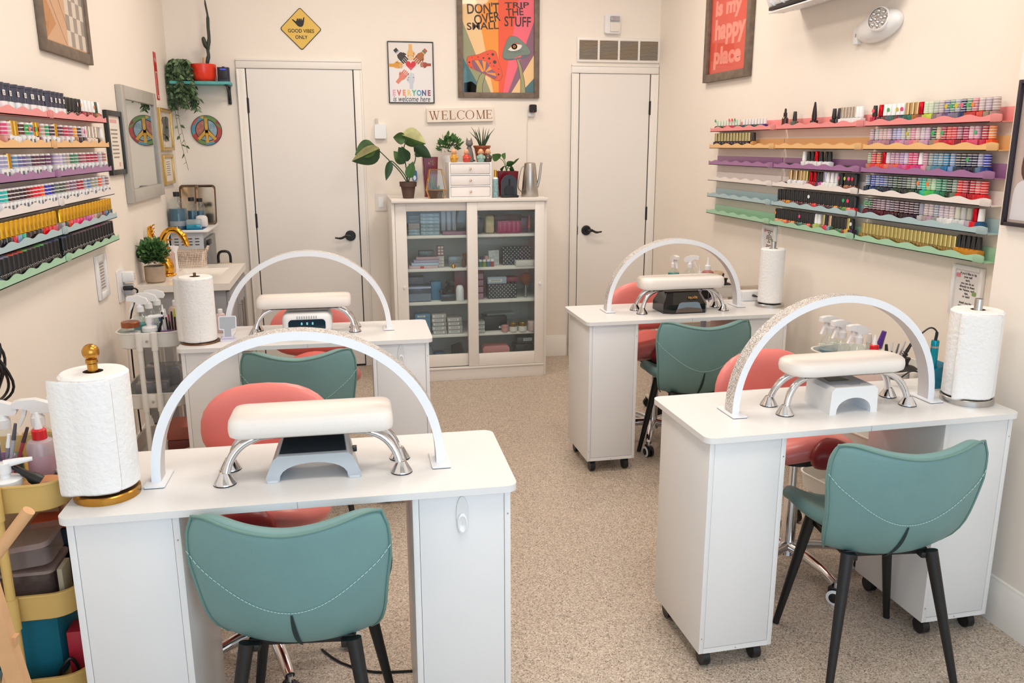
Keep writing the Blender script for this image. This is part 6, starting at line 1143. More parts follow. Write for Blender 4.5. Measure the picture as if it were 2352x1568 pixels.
t = wallthing('emergency_light', 'white oval emergency light with a clear LED lens under the air conditioner', 'emergency light', onright(3.32, 2.027)); mb = MB(); mb.ball((0, 0, .012), (.145, .062, .05), WPLAS, 28, 14, M=rot(z=6)); mb.box((.0, 0, .004), (.2, .09, .008), WPLAS, .003, M=rot(z=6)); mb.build('housing', t)
mb = MB(); M = rot(z=6) @ Matrix.Translation((.058, .012, .048)) @ rot(x=-8, y=22) @ Matrix.Translation((0, 0, .012)); mb.lathe([(.048, -.012), (.048, .004), (.044, .007)], WPLAS, M=M, n=28); mb.lathe([(0, .0035), (.043, .0035)], mat('led_reflector', (206, 202, 196), .15, metal=.6, bump=(120, .9)), M=M, n=28)
for k in range(12): a = 2*PI*(k if k < 8 else k-8)/(8 if k < 8 else 4); r_ = .031 if k < 8 else .014; mb.ball((r_*math.cos(a), r_*math.sin(a), .004), .008, CHROME, 10, 6, M=M)
mb.build('lamp_head', t); mb = MB(); mb.box((-.152, -.022, .01), (.035, .07, .03), WPLAS, .006); mb.box((-.145, -.02, .026), (.006, .014, .002), mat('slot_grey', (170, 170, 174), .5)); mb.build('end_block', t); mb = MB(); mb.box((.118, .012, .03), (.006, .022, .01), BLACK, .002); mb.build('side_slot', t)
for nm, y, z, w_, h_, lab in (('tip_sign', 2.645, 1.013, .155, .188, 'white-framed tip notice under the near mint rack, right wall'), ('tip_sign', 4.135, 1.045, .145, .15, 'white-framed tip notice behind the slim towel roll, right wall')):
    t = wallthing(nm, lab, 'sign', onright(y, z)); pframe(t, w_, h_, .016, .014, WPLAS); mb = MB(); mb.box((0, 0, .004), (w_-.02, h_-.02, .003), mat('paper_white', (232, 228, 226), .6)); TI = mat('tip_ink', (70, 64, 66), .6); n_ = 11; rows_ = ["If you'd like to tip", 'your nail', 'tech,', 'you can do so', 'directly to them', 'via: Venmo, cash', 'app,', 'or cash!', '', 'thank you for', 'supporting our', 'artist!']
    for k, tx in enumerate(rows_):
        if tx: mb.text(tx, TI, Matrix.Translation((0, h_/2-.03-(h_-.055)*k/11, .006)), h_*.062, bold=.0004)
    for dx, dy, c in ((-.05, .055, 'e08c94'), (.038, -.005, '88a468'), (.034, -.068, 'e0787c')): mb.prism(rrect(.011, .008, .004, 2), 0, .0004, mat('doodle_%s' % c, c, .6), Matrix.Translation((dx*w_/.155, dy*h_/.188, .0057)))
    mb.build('paper', t, smooth=False)
t = wallthing('framed_portrait', 'dark-framed portrait print at the edge of the near right wall', 'picture', onright(2.03, 1.515, X=XN)); W, H = .51, .44; pframe(t, W, H, .012, .02, mat('dark_walnut_frame', (44, 36, 44), .35)); mb = MB(); mb.box((0, 0, .005), (W-.02, H-.02, .004), mat('portrait_taupe', (196, 176, 168), .5)); s_ = mat('portrait_skin', (150, 92, 66), .5); hr = mat('portrait_hair', (92, 58, 44), .5); wh = mat('portrait_white', (224, 220, 224), .5)
def pl(n, m, pts): mb.prism([(p.x, p.y) for p in spline([(x, y, 0) for x, y in pts+pts[:1]], 5)][:-1], .0072+.0003*n, .0074+.0003*n, m)
pl(0, hr, [(-.2, .05), (-.18, .15), (-.08, .19), (.02, .15), (.04, .0), (-.0, -.08), (-.14, -.1), (-.21, -.06)]); pl(1, s_, [(-.17, .06), (-.12, .13), (-.03, .12), (.0, .03), (-.03, -.06), (-.09, -.09), (-.14, -.05)]); pl(1, s_, [(-.11, -.07), (-.03, -.06), (.02, -.12), (-.14, -.12)]); pl(2, wh, [(-.235, -.2), (-.22, -.09), (-.12, -.08), (-.06, -.12), (.02, -.1), (.12, -.12), (.16, -.2)])
pl(3, mat('portrait_lip', (176, 58, 48), .5), [(-.11, -.035), (-.085, -.03), (-.06, -.035), (-.085, -.045)])
for ex in (-.125, -.06): pl(3, INK, [(ex-.012, .045), (ex, .052), (ex+.012, .045), (ex, .04)])
mb.build('print', t, smooth=False); pglass(t, W-.02, H-.02, .012)
# ------------------------------------------------------------------ three-tier trolleys
def trolley(label, cx, cy, rz, W, L, rims, m, depth=.07, face=None):
    """W across (x), L along (y); paired posts on the two short faces (y ends)"""
    t = thing('utility_cart', label, 'cart', (cx, cy, 0), rz)
    for rz_ in rims:
        mb = MB(); o = rrect(W/2, L/2, .06, 6); i_ = rrect(W/2-.003, L/2-.003, .058, 6); lip = rrect(W/2+.004, L/2+.004, .063, 6); z0 = rz_-depth
        k0 = mb.mi(m); rows = [[mb.bm.verts.new((x*s, y*s, z)) for x, y in pts] for pts, s, z in ((o, .93, z0), (o, .96, z0+.004), (o, 1, rz_-.006), (lip, 1, rz_-.004), (lip, 1, rz_), (i_, 1, rz_), (i_, .955, z0+.006))]
        n = len(o)
        for a_, b_ in zip(rows, rows[1:]):
            for k in range(n): mb.bm.faces.new([a_[k], a_[(k+1) % n], b_[(k+1) % n], b_[k]]).material_index = k0
        mb.bm.faces.new(rows[0][::-1]); mb.bm.faces.new(rows[-1]); tr = mb.build('tray', t)
        for sy in (-1, 1):
            mb = MB(); mb.box((0, sy*(L/2+.006), rz_-depth/2+.004), (.075, .007, depth*.86), m, .002); mb.cyl((0, sy*(L/2+.009), rz_-depth*.5), (0, sy*(L/2+.013), rz_-depth*.5), .0055, STEEL, n=12); mb.build('bracket', tr)
    for sy in (-1, 1):
        for sx in (-1, 1):
            mb = MB(); mb.cyl((sx*.03, sy*(L/2+.013), .07), (sx*.03, sy*(L/2+.013), rims[0]+.004), .0105, m, n=16)
            for rz_ in rims: mb.cyl((sx*.03, sy*(L/2+.013), rz_-depth-.004), (sx*.03, sy*(L/2+.013), rz_+.003), .0135, m, n=16)
            mb.build('post', t)
        mb = MB(); mb.box((0, sy*(L/2+.013), .065), (W*.8, .02, .02), m, .004); mb.build('foot_rail', t)
        for sx in (-1, 1):
            mb = MB(); x = sx*W*.36; y = sy*(L/2+.013); mb.cyl((x-.01, y, .026), (x+.01, y, .026), .026, BLACK, n=16); mb.box((x, y, .05), (.026, .024, .02), BLACK, .004); mb.build('caster', t)
    return t
YEL = mat('mustard_enamel', (212, 176, 104), .4, noise=(5, .02)); WEN = mat('white_enamel', (232, 228, 220), .35)
trolley('white three-tier trolley beside the desk next to the sink', -.83, 3.82, 0, .26, .38, (.782, .517, .255), WEN)
trolley('mustard yellow three-tier trolley at the left end of the front desk', -.825, 2.125, 0, .33, .37, (.797, .523, .303), YEL, .072)
trolley('white three-tier trolley in the corner behind the right front desk', 1.938, 2.72, math.radians(10.6), .25, .43, (.76, .5, .25), WEN)
trolley('white three-tier trolley behind the right back desk', 1.99, 4.46, math.radians(-90), .27, .44, (.765, .5, .25), WEN)

LIQ = lambda n, c, o=.6: clear('liquid_%s' % n, c, o, .05)
NOZ = mat('white_nozzle', (240, 240, 240), .3)
def spray(label, x, y, z, rz, liq, lvl, h=.115, r=.034, grp='spray bottles'):
    t = thing('spray_bottle', label, 'bottle', (x, y, z), rz, grp)
    mb = MB(); mb.lathe([(0, .001), (r-.003, .001), (r, .004), (r, h*.72), (r*.8, h*.9), (.016, h), (.014, h+.014), (.014, h+.02)], GLASS, n=24); mb.build('glass_body', t)
    if liq:
        mb = MB(); mb.lathe([(0, .003), (r-.004, .003), (r-.002, .006), (r-.002, h*lvl), (0, h*lvl)], liq, n=24); mb.build('liquid', t)
    mb = MB(); mb.lathe([(.0165, h+.008), (.0165, h+.03), (.013, h+.034), (.012, h+.044), (0, h+.044)], NOZ, n=18)
    pr = [(.03, .04), (.036, .05), (.03, .066), (.0, .078), (-.035, .078), (-.05, .074), (-.05, .058), (-.03, .056), (-.012, .05), (-.012, .042)]
    mb.prism([(px, h+pz) for px, pz in pr], -.011, .011, NOZ, fr((0, 0, 0), (1, 0, 0), (0, 0, 1)), bev=.003)
    mb.prism([(px, h+pz) for px, pz in [(-.02, .056), (-.03, .056), (-.034, .036), (-.046, .008), (-.040, .008), (-.026, .034)]], -.006, .006, NOZ, fr((0, 0, 0), (1, 0, 0), (0, 0, 1)), bev=.0015); mb.build('trigger_head', t)
    return t
def squeeze(label, x, y, z, h, r, body, capc, grp=None, lab=None, tip=True):
    t = thing('squeeze_bottle', label, 'bottle', (x, y, z), random.uniform(-.2, .2), grp); b_ = body
    mb = MB(); mb.lathe([(0, 0), (r-.002, 0), (r, .003), (r, h*.78), (r*.85, h*.86), (r*.45, h*.9), (r*.45, h*.93)], b_, n=22)
    if lab: mb.lathe([(r+.0004, h*.22), (r+.0004, h*.62)], lab, n=22)
    mb.build('bottle_body', t)
    mb = MB(); mb.lathe([(r*.52, h*.9), (r*.52, h*1.06), (r*.4, h*1.09), (0, h*1.09)], capc, n=18)
    if tip: mb.lathe([(r*.3, h*1.08), (r*.22, h*1.2), (r*.1, h*1.38), (0, h*1.39)], NOZ, n=12)
    mb.build('nozzle_cap', t); return t
def pump(label, x, y, z, h, r, liq, rz=0):
    t = thing('pump_bottle', label, 'bottle', (x, y, z), rz)
    mb = MB(); mb.lathe([(0, .001), (r, .001), (r, h*.8), (r*.9, h*.86)], GLASS, n=24); mb.build('glass_body', t); mb = MB(); mb.lathe([(0, .003), (r-.002, .003), (r-.002, h*.62), (0, h*.62)], liq, n=24); mb.build('liquid', t)
    mb = MB(); mb.lathe([(r*1.03, h*.78), (r*1.03, h*1.0), (r*.9, h*1.05), (.011, h*1.08), (.011, h*1.25), (.014, h*1.25), (.014, h*1.6), (0, h*1.62)], NOZ, n=24); mb.tube([(0, 0, h*1.56), (.03, 0, h*1.6), (.058, 0, h*1.62)], [.010, .008, .005], NOZ, n=10, flat=.8); mb.build('pump_head', t); return t
TEALQ, GREENQ, BLUEQ = mat('teal_liquid', (28, 138, 140), .12), mat('dark_green_liquid', (58, 110, 92), .12), LIQ('pale_blue', (130, 180, 200), .4)
# --- white trolley by the sink desk (floor of tray .718)
zf = .7192
t = thing('glass_jar', 'low glass jar of cotton with a copper screw lid on the white trolley', 'jar', (-.906, 3.70, zf)); mb = MB(); mb.lathe([(0, .001), (.036, .001), (.042, .01), (.042, .062), (.034, .074), (.033, .082)], GLASS, n=24); mb.build('glass_body', t); mb = MB(); mb.lathe([(0, .004), (.038, .006), (.038, .055), (0, .06)], mat('cotton_white', (224, 222, 220), .9, bump=(90, .8)), n=20); mb.build('cotton', t); mb = MB(); mb.lathe([(.037, .078), (.037, .098), (.034, .101), (0, .1)], mat('copper_lid', (160, 92, 62), .3, metal=.7), n=24); mb.build('lid', t)
pump('low white-topped pump jar of pale green gel on the white sink trolley', -.829, 3.69, zf, .075, .03, LIQ('mint', (150, 190, 176), .5), .1)
spray('teal spray bottle nearest the camera on the white sink trolley', -.885, 3.80, zf, 0, TEALQ, .62); spray('clear spray bottle in the middle of three on the sink trolley', -.865, 3.875, zf, .05, BLUEQ, .3); spray('spray bottle farthest back of three on the sink trolley', -.845, 3.95, zf, .1, BLUEQ, .3)
squeeze('pink squeeze bottle with red print at the back of the sink trolley', -.757, 3.93, zf, .135, .037, clear('bottle_frost_pink', (232, 196, 184), .8, .3), NOZ, None, mat('pink_label', (228, 186, 178), .5)); squeeze('small white nozzle bottle in front of the pink squeeze bottle', -.808, 3.87, zf, .1, .022, clear('bottle_frost', (226, 220, 214), .7, .3), NOZ)
t = thing('pen_cup', 'purple glitter tub of pens on the white sink trolley', 'cup', (-.752, 3.715, zf)); mb = MB(); mb.prism(rrect(.036, .03, .006), 0, .058, clear('tub_purple', (156, 116, 160), .75, .2)); mb.build('tub', t)
def stick(name, label, p, q, r, m, tipm=None, cat='pen', grp=None, tl=.25):
    p, q = Vector(p), Vector(q); mb = MB(); c = p.lerp(q, 1-tl); mb.cyl(p, c, r, m, n=8); mb.cyl(c, q, r*1.15, tipm or m, r*.8, n=8); return mb.build(name, None, label, cat, grp)
pc = [('2a62a0', 'f0f0f0'), ('222222', 'd8d8d8'), ('e8e8e8', '282828'), ('a04a6a', '222222'), ('222222', '222222'), ('b8c84a', '222222'), ('c07850', 'e0e0e0')]
pn = ['blue-capped white', 'black-capped grey', 'white-capped black', 'rose', 'all black', 'lime', 'tan']
for k, (a, b) in enumerate(pc): stick('pen', '%s pen standing in the purple tub' % pn[k], (-.775+.0085*k, 3.71+.004*(k % 3), zf+.008), (-.79+.013*k, 3.70, zf+.125+.012*(k % 3)), .0042, col(b), col(a), grp='pens in the purple tub')
t = thing('pen_cup', 'small black holder with a brush beside the purple tub', 'cup', (-.806, 3.70, zf)); mb = MB(); mb.prism(rrect(.019, .019, .004), 0, .05, BLACK, bev=.002); mb.build('tub', t); stick('brush', 'black-handled brush leaning out of the small black holder', (-.806, 3.70, zf+.01), (-.775, 3.705, zf+.12), .006, BLACK, cat='brush'); stick('pen', 'lilac marker leaning left out of the small black holder', (-.811, 3.70, zf+.01), (-.822, 3.705, zf+.125), .006, col('b8a8d0'), col('e8e8e8'))
# its middle tray: acrylic boxes; its bottom tray: white lattice crate and coral boxes
for k, (x, y, w_, h_) in enumerate(((-.85, 3.75, .13, .085), (-.83, 3.9, .15, .12), (-.77, 3.72, .07, .06))):
    bx('acrylic_box', ['clear box of glitter nail bits at the front of the middle tray', 'large smoky clear box at the back of the middle tray', 'small clear box at the right of the middle tray'][k], 'box', x, y, .456, w_, .1, h_, clear('acrylic_smoke_%d' % k, (170, 172, 178), [.5, .4, .35][k], .15), .004)
for k in range(2): bx('coral_box', '%s coral box in the bottom tray of the sink trolley' % ['upper', 'lower'][k], 'box', -.77, 3.84, .194+.062*(1-k), .1, .16, .06, mat('box_coral_%d' % k, [(206, 120, 104), (150, 80, 78)][k], .45), .004)
mb = MB()
for k in range(8):
    for s in (-1, 1): mb.tube([(-.10+.026*k, -.001, .002), (-.10+.026*k+s*.05, -.001, .1)], .0035, WPLAS, n=5)
mb.box((0, 0, .104), (.26, .012, .012), WPLAS, .003); mb.box((0, 0, .003), (.26, .012, .008), WPLAS, .002); mb.box((0, .12, .05), (.25, .01, .1), WPLAS); mb.build('lattice_crate', None, 'white lattice crate on the floor in front of the sink trolley', 'crate', None, (-.83, 3.54, .001))
# --- on the sink desk
t = thing('phone_stand', 'small white and grey folding phone stand behind the towel roll', 'phone stand', (-.497, 3.572, TOPZ), .0)
mb = MB(); M = fr((0, .0, .012), (1, 0, 0), (0, .28, 1)); mb.prism([(-.018, 0), (.018, 0), (.018, .03), (.036, .034), (.036, .085), (.032, .09), (-.032, .09), (-.036, .085), (-.036, .034), (-.018, .03)], 0, .004, mat('stand_white', (226, 224, 234), .35), M, bev=.001); mb.prism([(-.014, .002), (.014, .002), (.014, .035), (.032, .038), (.032, .083), (.03, .086), (-.03, .086), (-.032, .083), (-.032, .038), (-.014, .035)], .004, .0046, mat('stand_grey_pad', (170, 176, 184), .5), M); mb.build('back_plate', t); mb = MB(); mb.prism(rrect(.03, .032, .01), 0, .006, mat('stand_white', (226, 224, 234), .35), bev=.002); mb.cyl((-.024, -.004, .01), (.024, -.004, .01), .006, mat('stand_lilac', (206, 200, 226), .35)); mb.build('base', t)
for k in range(2): squeeze(['pale pink tube between the towel roll and the phone stand', 'slim white nozzle tube behind the phone stand'][k], [-.545, -.51][k], [3.74, 3.77][k], TOPZ+.0003, .095, [.02, .012][k], mat(['tube_pink', 'tube_white'][k], [(232, 208, 202), (234, 230, 226)][k], .4), NOZ, None, None, k == 1)
# --- mustard trolley beside the front desk (floor of tray .731)
zf = .7325
t = thing('brush_cup', 'lavender speckled cup full of nail brushes on the mustard trolley', 'cup', (-.83, 2.06, zf)); mb = MB(); LAV = mat('lavender_speckled', (196, 150, 186), .4, noise=(140, .2)); mb.lathe([(0, 0), (.031, 0), (.036, .095), (.033, .095), (.03, .01), (0, .01)], LAV, n=24); mb.build('cup_body', t)
for k in range(6): stick('brush', ['purple-pink shimmering', 'blue', 'grey', 'white-tipped', 'silver', 'red'][k] + ' nail brush in the lavender cup', (-.84+.006*k, 2.055, zf+.02), (-.862+.021*k, 2.05+.01*(k % 2), zf+.15+.014*((k*2) % 3)), .0045, col(['8c3c6a', '3c5c9c', '6c6c78', '8c8c94', 'a8a8b0', '9c3040'][k]), col(['2a2430', '2c3c5c', 'c8c8cc', 'f0f0f0', '4c4c54', '3c2024'][k]), 'brush', 'brushes in the lavender cup')
pump('white pump jar of turquoise lotion at the front of the mustard trolley', -.79, 1.985, zf, .066, .033, LIQ('turq', (110, 190, 196), .7), .25)
squeeze('pale pink squeeze bottle with a red cap on the mustard trolley', -.748, 2.10, zf, .135, .032, clear('bottle_frost_rose', (214, 190, 196), .75, .3), mat('cap_red', (216, 32, 38), .3), None, mat('rose_label', (206, 166, 178), .5))
spray('spray bottle with dark green liquid behind the red-capped bottle', -.784, 2.205, zf, .1, GREENQ, .6); spray('spray bottle at the left frame edge of the mustard trolley', -.862, 2.20, zf, .1, GREENQ, .4); spray('spray bottle half hidden behind the large towel roll', -.715, 2.24, zf, .15, BLUEQ, .4)
bx('label_tin', 'black and white box behind the red-capped bottle', 'box', -.70, 2.16, zf, .05, .05, .07, BLACK, .003, extra=lambda mb: mb.box((-.005, -.026, .035), (.02, .002, .07), WPLAS)); squeeze('tiny white-capped dropper bottle on the mustard trolley', -.712, 2.09, zf, .04, .013, mat('dropper_dark', (70, 74, 84), .3), NOZ)
t = thing('powder_compact', 'open orange wooden compact at the front of the mustard trolley', 'compact', (-.718, 2.02, zf)); mb = MB(); mb.prism(circ(.046, 30, ry=.032), .035, .042, mat('orange_wood', (222, 158, 104), .4, noise=(20, .08)), rot(x=12), bev=.002); mb.lathe([(0, 0), (.034, 0), (.036, .03), (0, .03)], mat('tub_dark', (60, 50, 46), .5), n=20, sy=.7); mb.build('lid', t)
mb = MB(); mb.lathe([(0, 0), (.015, 0), (.014, .02), (.009, .03), (.005, .075), (0, .077)], BLACK, n=16, M=rot(y=-52)); mb.build('glue_tube', None, 'black cone-tipped tube leaning against the white pump jar', 'tube', None, (-.722, 1.995, zf+.05))
bx('lilac_pouch', 'lilac soft pouch beside the orange compact', 'pouch', -.70, 1.99, zf, .045, .03, .05, mat('pouch_lilac', (150, 130, 168), .5, noise=(40, .2)), .012)
# cables on the wall above the mustard trolley
t = thing('cable_bundle', 'bundle of looped black cables hanging on the left wall', 'cables', (XL+.03, 2.42, 0)); mb = MB()
for k in range(9):
    y0 = random.uniform(-.05, .08); mb.tube(spline([(.0, y0, 1.08), (.03+.02*(k % 3), y0+.05, 1.05-.02*k), (.04, y0+.02+.03*(k % 2), .93-.012*k), (.03, y0-.04, .86), (.01, y0-.06, .98), (.0, y0, 1.06)], 6), .0042, BLACK, n=6)
mb.build('loops', t); mb = MB(); mb.box((.05, .05, 1.0), (.03, .05, .02), BLACK, .005, M=None); mb.build('plug', t)
t = wallthing('adapter_disc', 'round white charger disc on the left wall beside the black cables', 'charger', onleft(2.23, 1.06)); mb = MB(); mb.lathe([(0, .03), (.05, .028), (.058, .02), (.06, 0)], WPLAS, n=30); mb.build('disc', t); mb = MB(); mb.tube(spline([(0, .05, .02), (.07, .02, .03), (.09, -.08, .02), (.06, -.2, .02)], 5), .0025, WPLAS, n=6); mb.build('cord', t)
# middle tray of the mustard trolley
zm = .4585
bx('cardboard_box', 'open brown cardboard box at the back of the mustard trolley middle tray', 'box', -.845, 2.24, zm, .17, .09, .225, mat('cardboard', (188, 146, 108), .8, noise=(10, .06)), .002, extra=lambda mb: (mb.box((-.05, -.052, .20), (.09, .002, .05), mat('cardboard_light', (206, 166, 128), .8)), mb.box((.05, -.052, .205), (.08, .002, .05), mat('cardboard_light', (206, 166, 128), .8))))
bx('navy_bin', 'navy blue fabric bin in the mustard trolley middle tray', 'bin', -.775, 2.158, zm, .12, .06, .14, mat('navy_fabric', (30, 50, 70), .7), .008)
for k in range(2):
    t = thing('plastic_box', ['lidded clear plastic box tilted on top in the middle tray', 'lower clear plastic box of brown bits in the middle tray'][k], 'box', (-.80, 2.035, zm+[.115, 0][k])); t.rotation_euler = (0, math.radians([-6, 0][k]), 0); mb = MB(); mb.prism(rrect(.082, .06, .02), 0, .045 if not k else .1, clear('frosted_box_%d' % k, [(206, 190, 186), (150, 130, 124)][k], [.22, .25][k], .2), bev=.004); mb.build('tub', t); mb = MB(); mb.prism(rrect(.087, .065, .02), .045 if not k else .1, .058 if not k else .108, clear('frosted_lid', (220, 196, 190), .32, .25), bev=.002); mb.build('lid', t)
    if k: mb = MB(); mb.box((-.01, 0, .03), (.12, .09, .05), mat('bits_brown', (120, 90, 78), .7, noise=(60, .4)), .005); mb.build('contents', t)
bx('acrylic_case', 'dark glossy acrylic case standing in the middle tray of the mustard trolley', 'case', -.74, 2.115, zm, .12, .018, .10, mat('case_gloss_dark', (24, 34, 42), .08), .003, extra=lambda mb: mb.cyl((-.035, -.0305, .085), (-.035, -.033, .085), .011, CHROME, n=16)); bx('beige_panel', 'beige flat case leaning at the right of the middle tray', 'case', -.70, 2.0, zm, .012, .06, .11, mat('panel_beige', (170, 160, 136), .5), .002)
bx('glitter_pouch', 'pink glitter pouch hanging out behind the navy bin', 'pouch', -.712, 2.21, zm, .05, .06, .24, mat('pouch_pinkviolet', (170, 110, 140), .4, noise=(40, .35)), .01); bx('orange_pack', 'orange and white pack on the navy bin', 'pack', -.76, 2.165, zm+.1412, .1, .06, .022, mat('pack_orange', (216, 92, 52), .4), .002)
# bottom tray
bx('tote_bag', 'teal tote bag hanging in the lower part of the mustard trolley', 'bag', -.832, 2.12, .2412, .20, .2, .20, mat('teal_fabric', (6, 108, 128), .8, noise=(9, .1)), .03, extra=lambda mb: (mb.box((-.04, -.1012, .03), (.05, .002, .045), mat('tag_grey', (150, 176, 180), .6), M=rot(y=-8)), mb.box((-.035, -.1012, .085), (.05, .002, .03), mat('tag_grey', (150, 176, 180), .6), M=rot(y=6))))
mb = MB(); mb.tube(spline([(-.745, 1.995, .262), (-.73, 1.99, .295), (-.71, 1.995, .315), (-.70, 2.005, .275), (-.73, 2.0, .255), (-.77, 1.995, .256), (-.81, 2.0, .25)], 6), .0042, BLACK, n=6); mb.box((-.74, 2.005, .252), (.08, .016, .02), BLACK, .005); mb.build('black_cable', None, 'coiled black cable in front of the teal tote bag', 'cable'); bx('red_pack', 'red pack in the lower right of the mustard trolley', 'pack', -.705, 2.05, .2412, .035, .06, .13, mat('pack_red', (186, 40, 62), .4), .002)
# wooden stand in front
t = thing('wooden_stand', 'light wooden stand with a slanting dowel at the lower left frame edge', 'stand', (-.70, 1.6, 0)); PINE = mat('pine_wood', (214, 164, 116), .55, noise=(12, .08))
mb = MB(); mb.tube([(.042, 0, .44), (.02, 0, .60), (.0, 0, .775)], .021, PINE, n=4); mb.tube([(.05, 0, .0), (.042, 0, .44)], .021, PINE, n=4); mb.build('post', t); mb = MB(); mb.tube([(-.12, .0, .0), (.02, .004, .56), (.032, .004, .62)], .012, PINE, n=4); mb.build('brace', t)
mb = MB(); mb.cyl((-.02, -.01, .735), (.098, -.01, .882), .0115, PINE, n=16); mb.build('dowel', t)
# --- trolley in the right front corner (floor of tray .697)
zf = .698
spray('clear spray bottle farthest back on the right corner trolley', 1.862, 2.88, zf, .15, BLUEQ, .5); spray('clear spray bottle in the middle of three on the right corner trolley', 1.862, 2.80, zf, .1, LIQ('faint_green', (150, 176, 160), .35), .35); spray('spray bottle nearest the camera on the right corner trolley', 1.872, 2.71, zf, .0, TEALQ, .5)
squeeze('white squeeze bottle with a red cap on the right corner trolley', 1.888, 2.635, zf, .122, .031, clear('bottle_frost_white', (224, 216, 216), .8, .3), mat('cap_red', (216, 32, 38), .3))
t = thing('glass_jar', 'dark green bottle of brushes behind the red-capped bottle', 'jar', (1.94, 2.73, zf)); mb = MB(); mb.lathe([(0, .001), (.03, .001), (.03, .075), (.028, .08)], clear('green_glass', (20, 90, 60), .7, .05), n=22); mb.build('glass_body', t)
stick('brush', 'purple-headed brush sticking up from the dark green bottle', (1.945, 2.72, zf+.02), (1.97, 2.70, zf+.165), .011, col('e8e0d8'), col('5a2c8a'), 'brush', tl=.45); stick('brush', 'pale soft brush sticking up from the dark green bottle', (1.935, 2.735, zf+.02), (1.93, 2.73, zf+.15), .01, col('e8e0d8'), col('ece4da'), 'brush')
t = thing('pen_cup', 'clear cup of black tools on the right corner trolley', 'cup', (1.955, 2.625, zf)); mb = MB(); mb.lathe([(0, .001), (.028, .001), (.032, .07)], GLASS, n=22); mb.build('cup_body', t)
for k in range(5): stick('black_tool', ['upright black', 'silver-clipped', 'thin grey', 'steel', 'long slanting black'][k] + ' tool in the clear cup on the right corner trolley', (1.945+.005*k, 2.625, zf+.008), (1.925+.026*k, 2.62, zf+.135+.008*(k % 2)), .006 if k in (0, 4) else .0035, col(['1c1a1c', '404048', '70707a', '909098', '201e20'][k]), col(['2a2628', 'e0e0e4', '70707a', 'c0c0c8', '141214'][k]), 'tool')
t = thing('lidded_bowl', 'black silicone-lidded dish with a knob on the right corner trolley', 'dish', (1.985, 2.58, zf)); RUB = mat('black_silicone', (40, 36, 36), .6); mb = MB(); mb.lathe([(0, .001), (.035, .001), (.042, .04), (0, .04)], GLASS, n=24); mb.build('bowl', t); mb = MB(); mb.lathe([(.045, .038), (.045, .05), (.03, .06), (.008, .064), (.008, .074), (.014, .088), (.013, .092), (0, .091)], RUB, n=26); mb.build('lid', t)
t = thing('glass_jar', 'small clear jar at the back edge of the right corner trolley', 'jar', (2.032, 2.71, zf)); mb = MB(); mb.lathe([(0, .001), (.024, .001), (.024, .05), (.02, .056)], GLASS, n=20); mb.build('glass_body', t); mb = MB(); mb.lathe([(.024, .052), (.024, .068), (0, .069)], WPLAS, n=20); mb.build('lid', t)
# nail drill on the right front desk
t = thing('nail_drill', 'turquoise nail drill standing in its blue holder behind the arch lamp', 'nail drill', (1.905, 2.345, TOPZ)); TQ = mat('turquoise_metal', (24, 158, 180), .22, metal=.6)
mb = MB(); mb.lathe([(0, .06), (.009, .062), (.012, .08), (.012, .098), (.0125, .1), (.0125, .14), (.0125, .146), (.0128, .16), (.0115, .165), (0, .166)], TQ, n=22, ms=[TQ]*5+[STEEL]+[TQ]*3); mb.build('handpiece', t); mb = MB(); mb.prism([(-.018, 0), (.03, 0), (.036, .085), (-.012, .06)], -.024, .024, mat('blue_holder', (18, 120, 150), .2), fr((0, 0, .004), (1, 0, 0), (0, 0, 1)), bev=.004); mb.prism(rrect(.03, .028, .006), 0, .004, WPLAS, Matrix.Translation((.006, 0, 0))); mb.build('holder', t)
mb = MB(); P_ = [(0, 0, .165), (0, 0, .195), (-.02, .01, .205), (-.055, .02, .17), (-.082, .03, .12)]; mb.tube(spline(P_, 6), [.005]*6+[.0028]*19, BLACK, n=7); a, b = Vector((-.082, .03, .12)), Vector((-.118, .06, .03)); nn = 13*10; hx = []
for k in range(nn+1):
    s = k/nn; ang = 2*PI*13*s; ax = (b-a).normalized(); u_ = ax.orthogonal().normalized(); v_ = ax.cross(u_); hx.append(a.lerp(b, s) + .008*(math.cos(ang)*u_ + math.sin(ang)*v_))
mb.tube(hx, .0025, BLACK, n=5); mb.tube(spline([b, (-.09, .05, .02), (-.05, .04, .05), (-.01, .03, .045)], 5), .0028, BLACK, n=6); mb.build('coiled_cord', t)
# --- trolley behind the right back desk (floor of tray .703)
zf = .704
spray('spray bottle with a band of teal liquid behind the right back desk', 1.842, 4.44, zf+.0, 1.57, TEALQ, .85, .15); spray('clear spray bottle behind the right back desk', 1.94, 4.44, zf, 2.6, LIQ('faint_green', (150, 176, 160), .35), .7, .145)
squeeze('small clear nozzle bottle between the sprays and the pink bottle', 2.0, 4.44, zf, .12, .022, clear('bottle_frost', (226, 220, 214), .7, .3), NOZ, None, mat('small_label', (206, 196, 186), .5)); squeeze('pink nozzle bottle behind the right back desk', 2.055, 4.45, zf, .15, .034, clear('bottle_pink', (206, 128, 122), .75, .2), NOZ)
t = thing('pen_cup', 'cream cup with orange flowers holding black tools, right back trolley', 'cup', (2.108, 4.42, zf)); mb = MB(); CUP = mat('cup_cream_orange', (232, 206, 176), .4); mb.lathe([(0, 0), (.022, 0), (.029, .13), (.027, .13), (.021, .01), (0, .01)], CUP, n=22); mb.prism([(-.02, .0), (.02, .0), (.02, .05), (0, .075), (-.02, .05)], .0285, .0295, mat('flower_orange', (236, 120, 88), .4), fr((-.006, .004, .02), (1, 0, 0), (0, 0, 1))); mb.build('cup_body', t)
for k in range(2): stick('black_tool', ['shorter', 'longer'][k] + ' black clip in the cream cup', (2.085+.02*k, 4.395, zf+.03), (2.085+.032*k, 4.37, zf+.118+.006*k), .006, BLACK, col('3a2420'), 'tool')
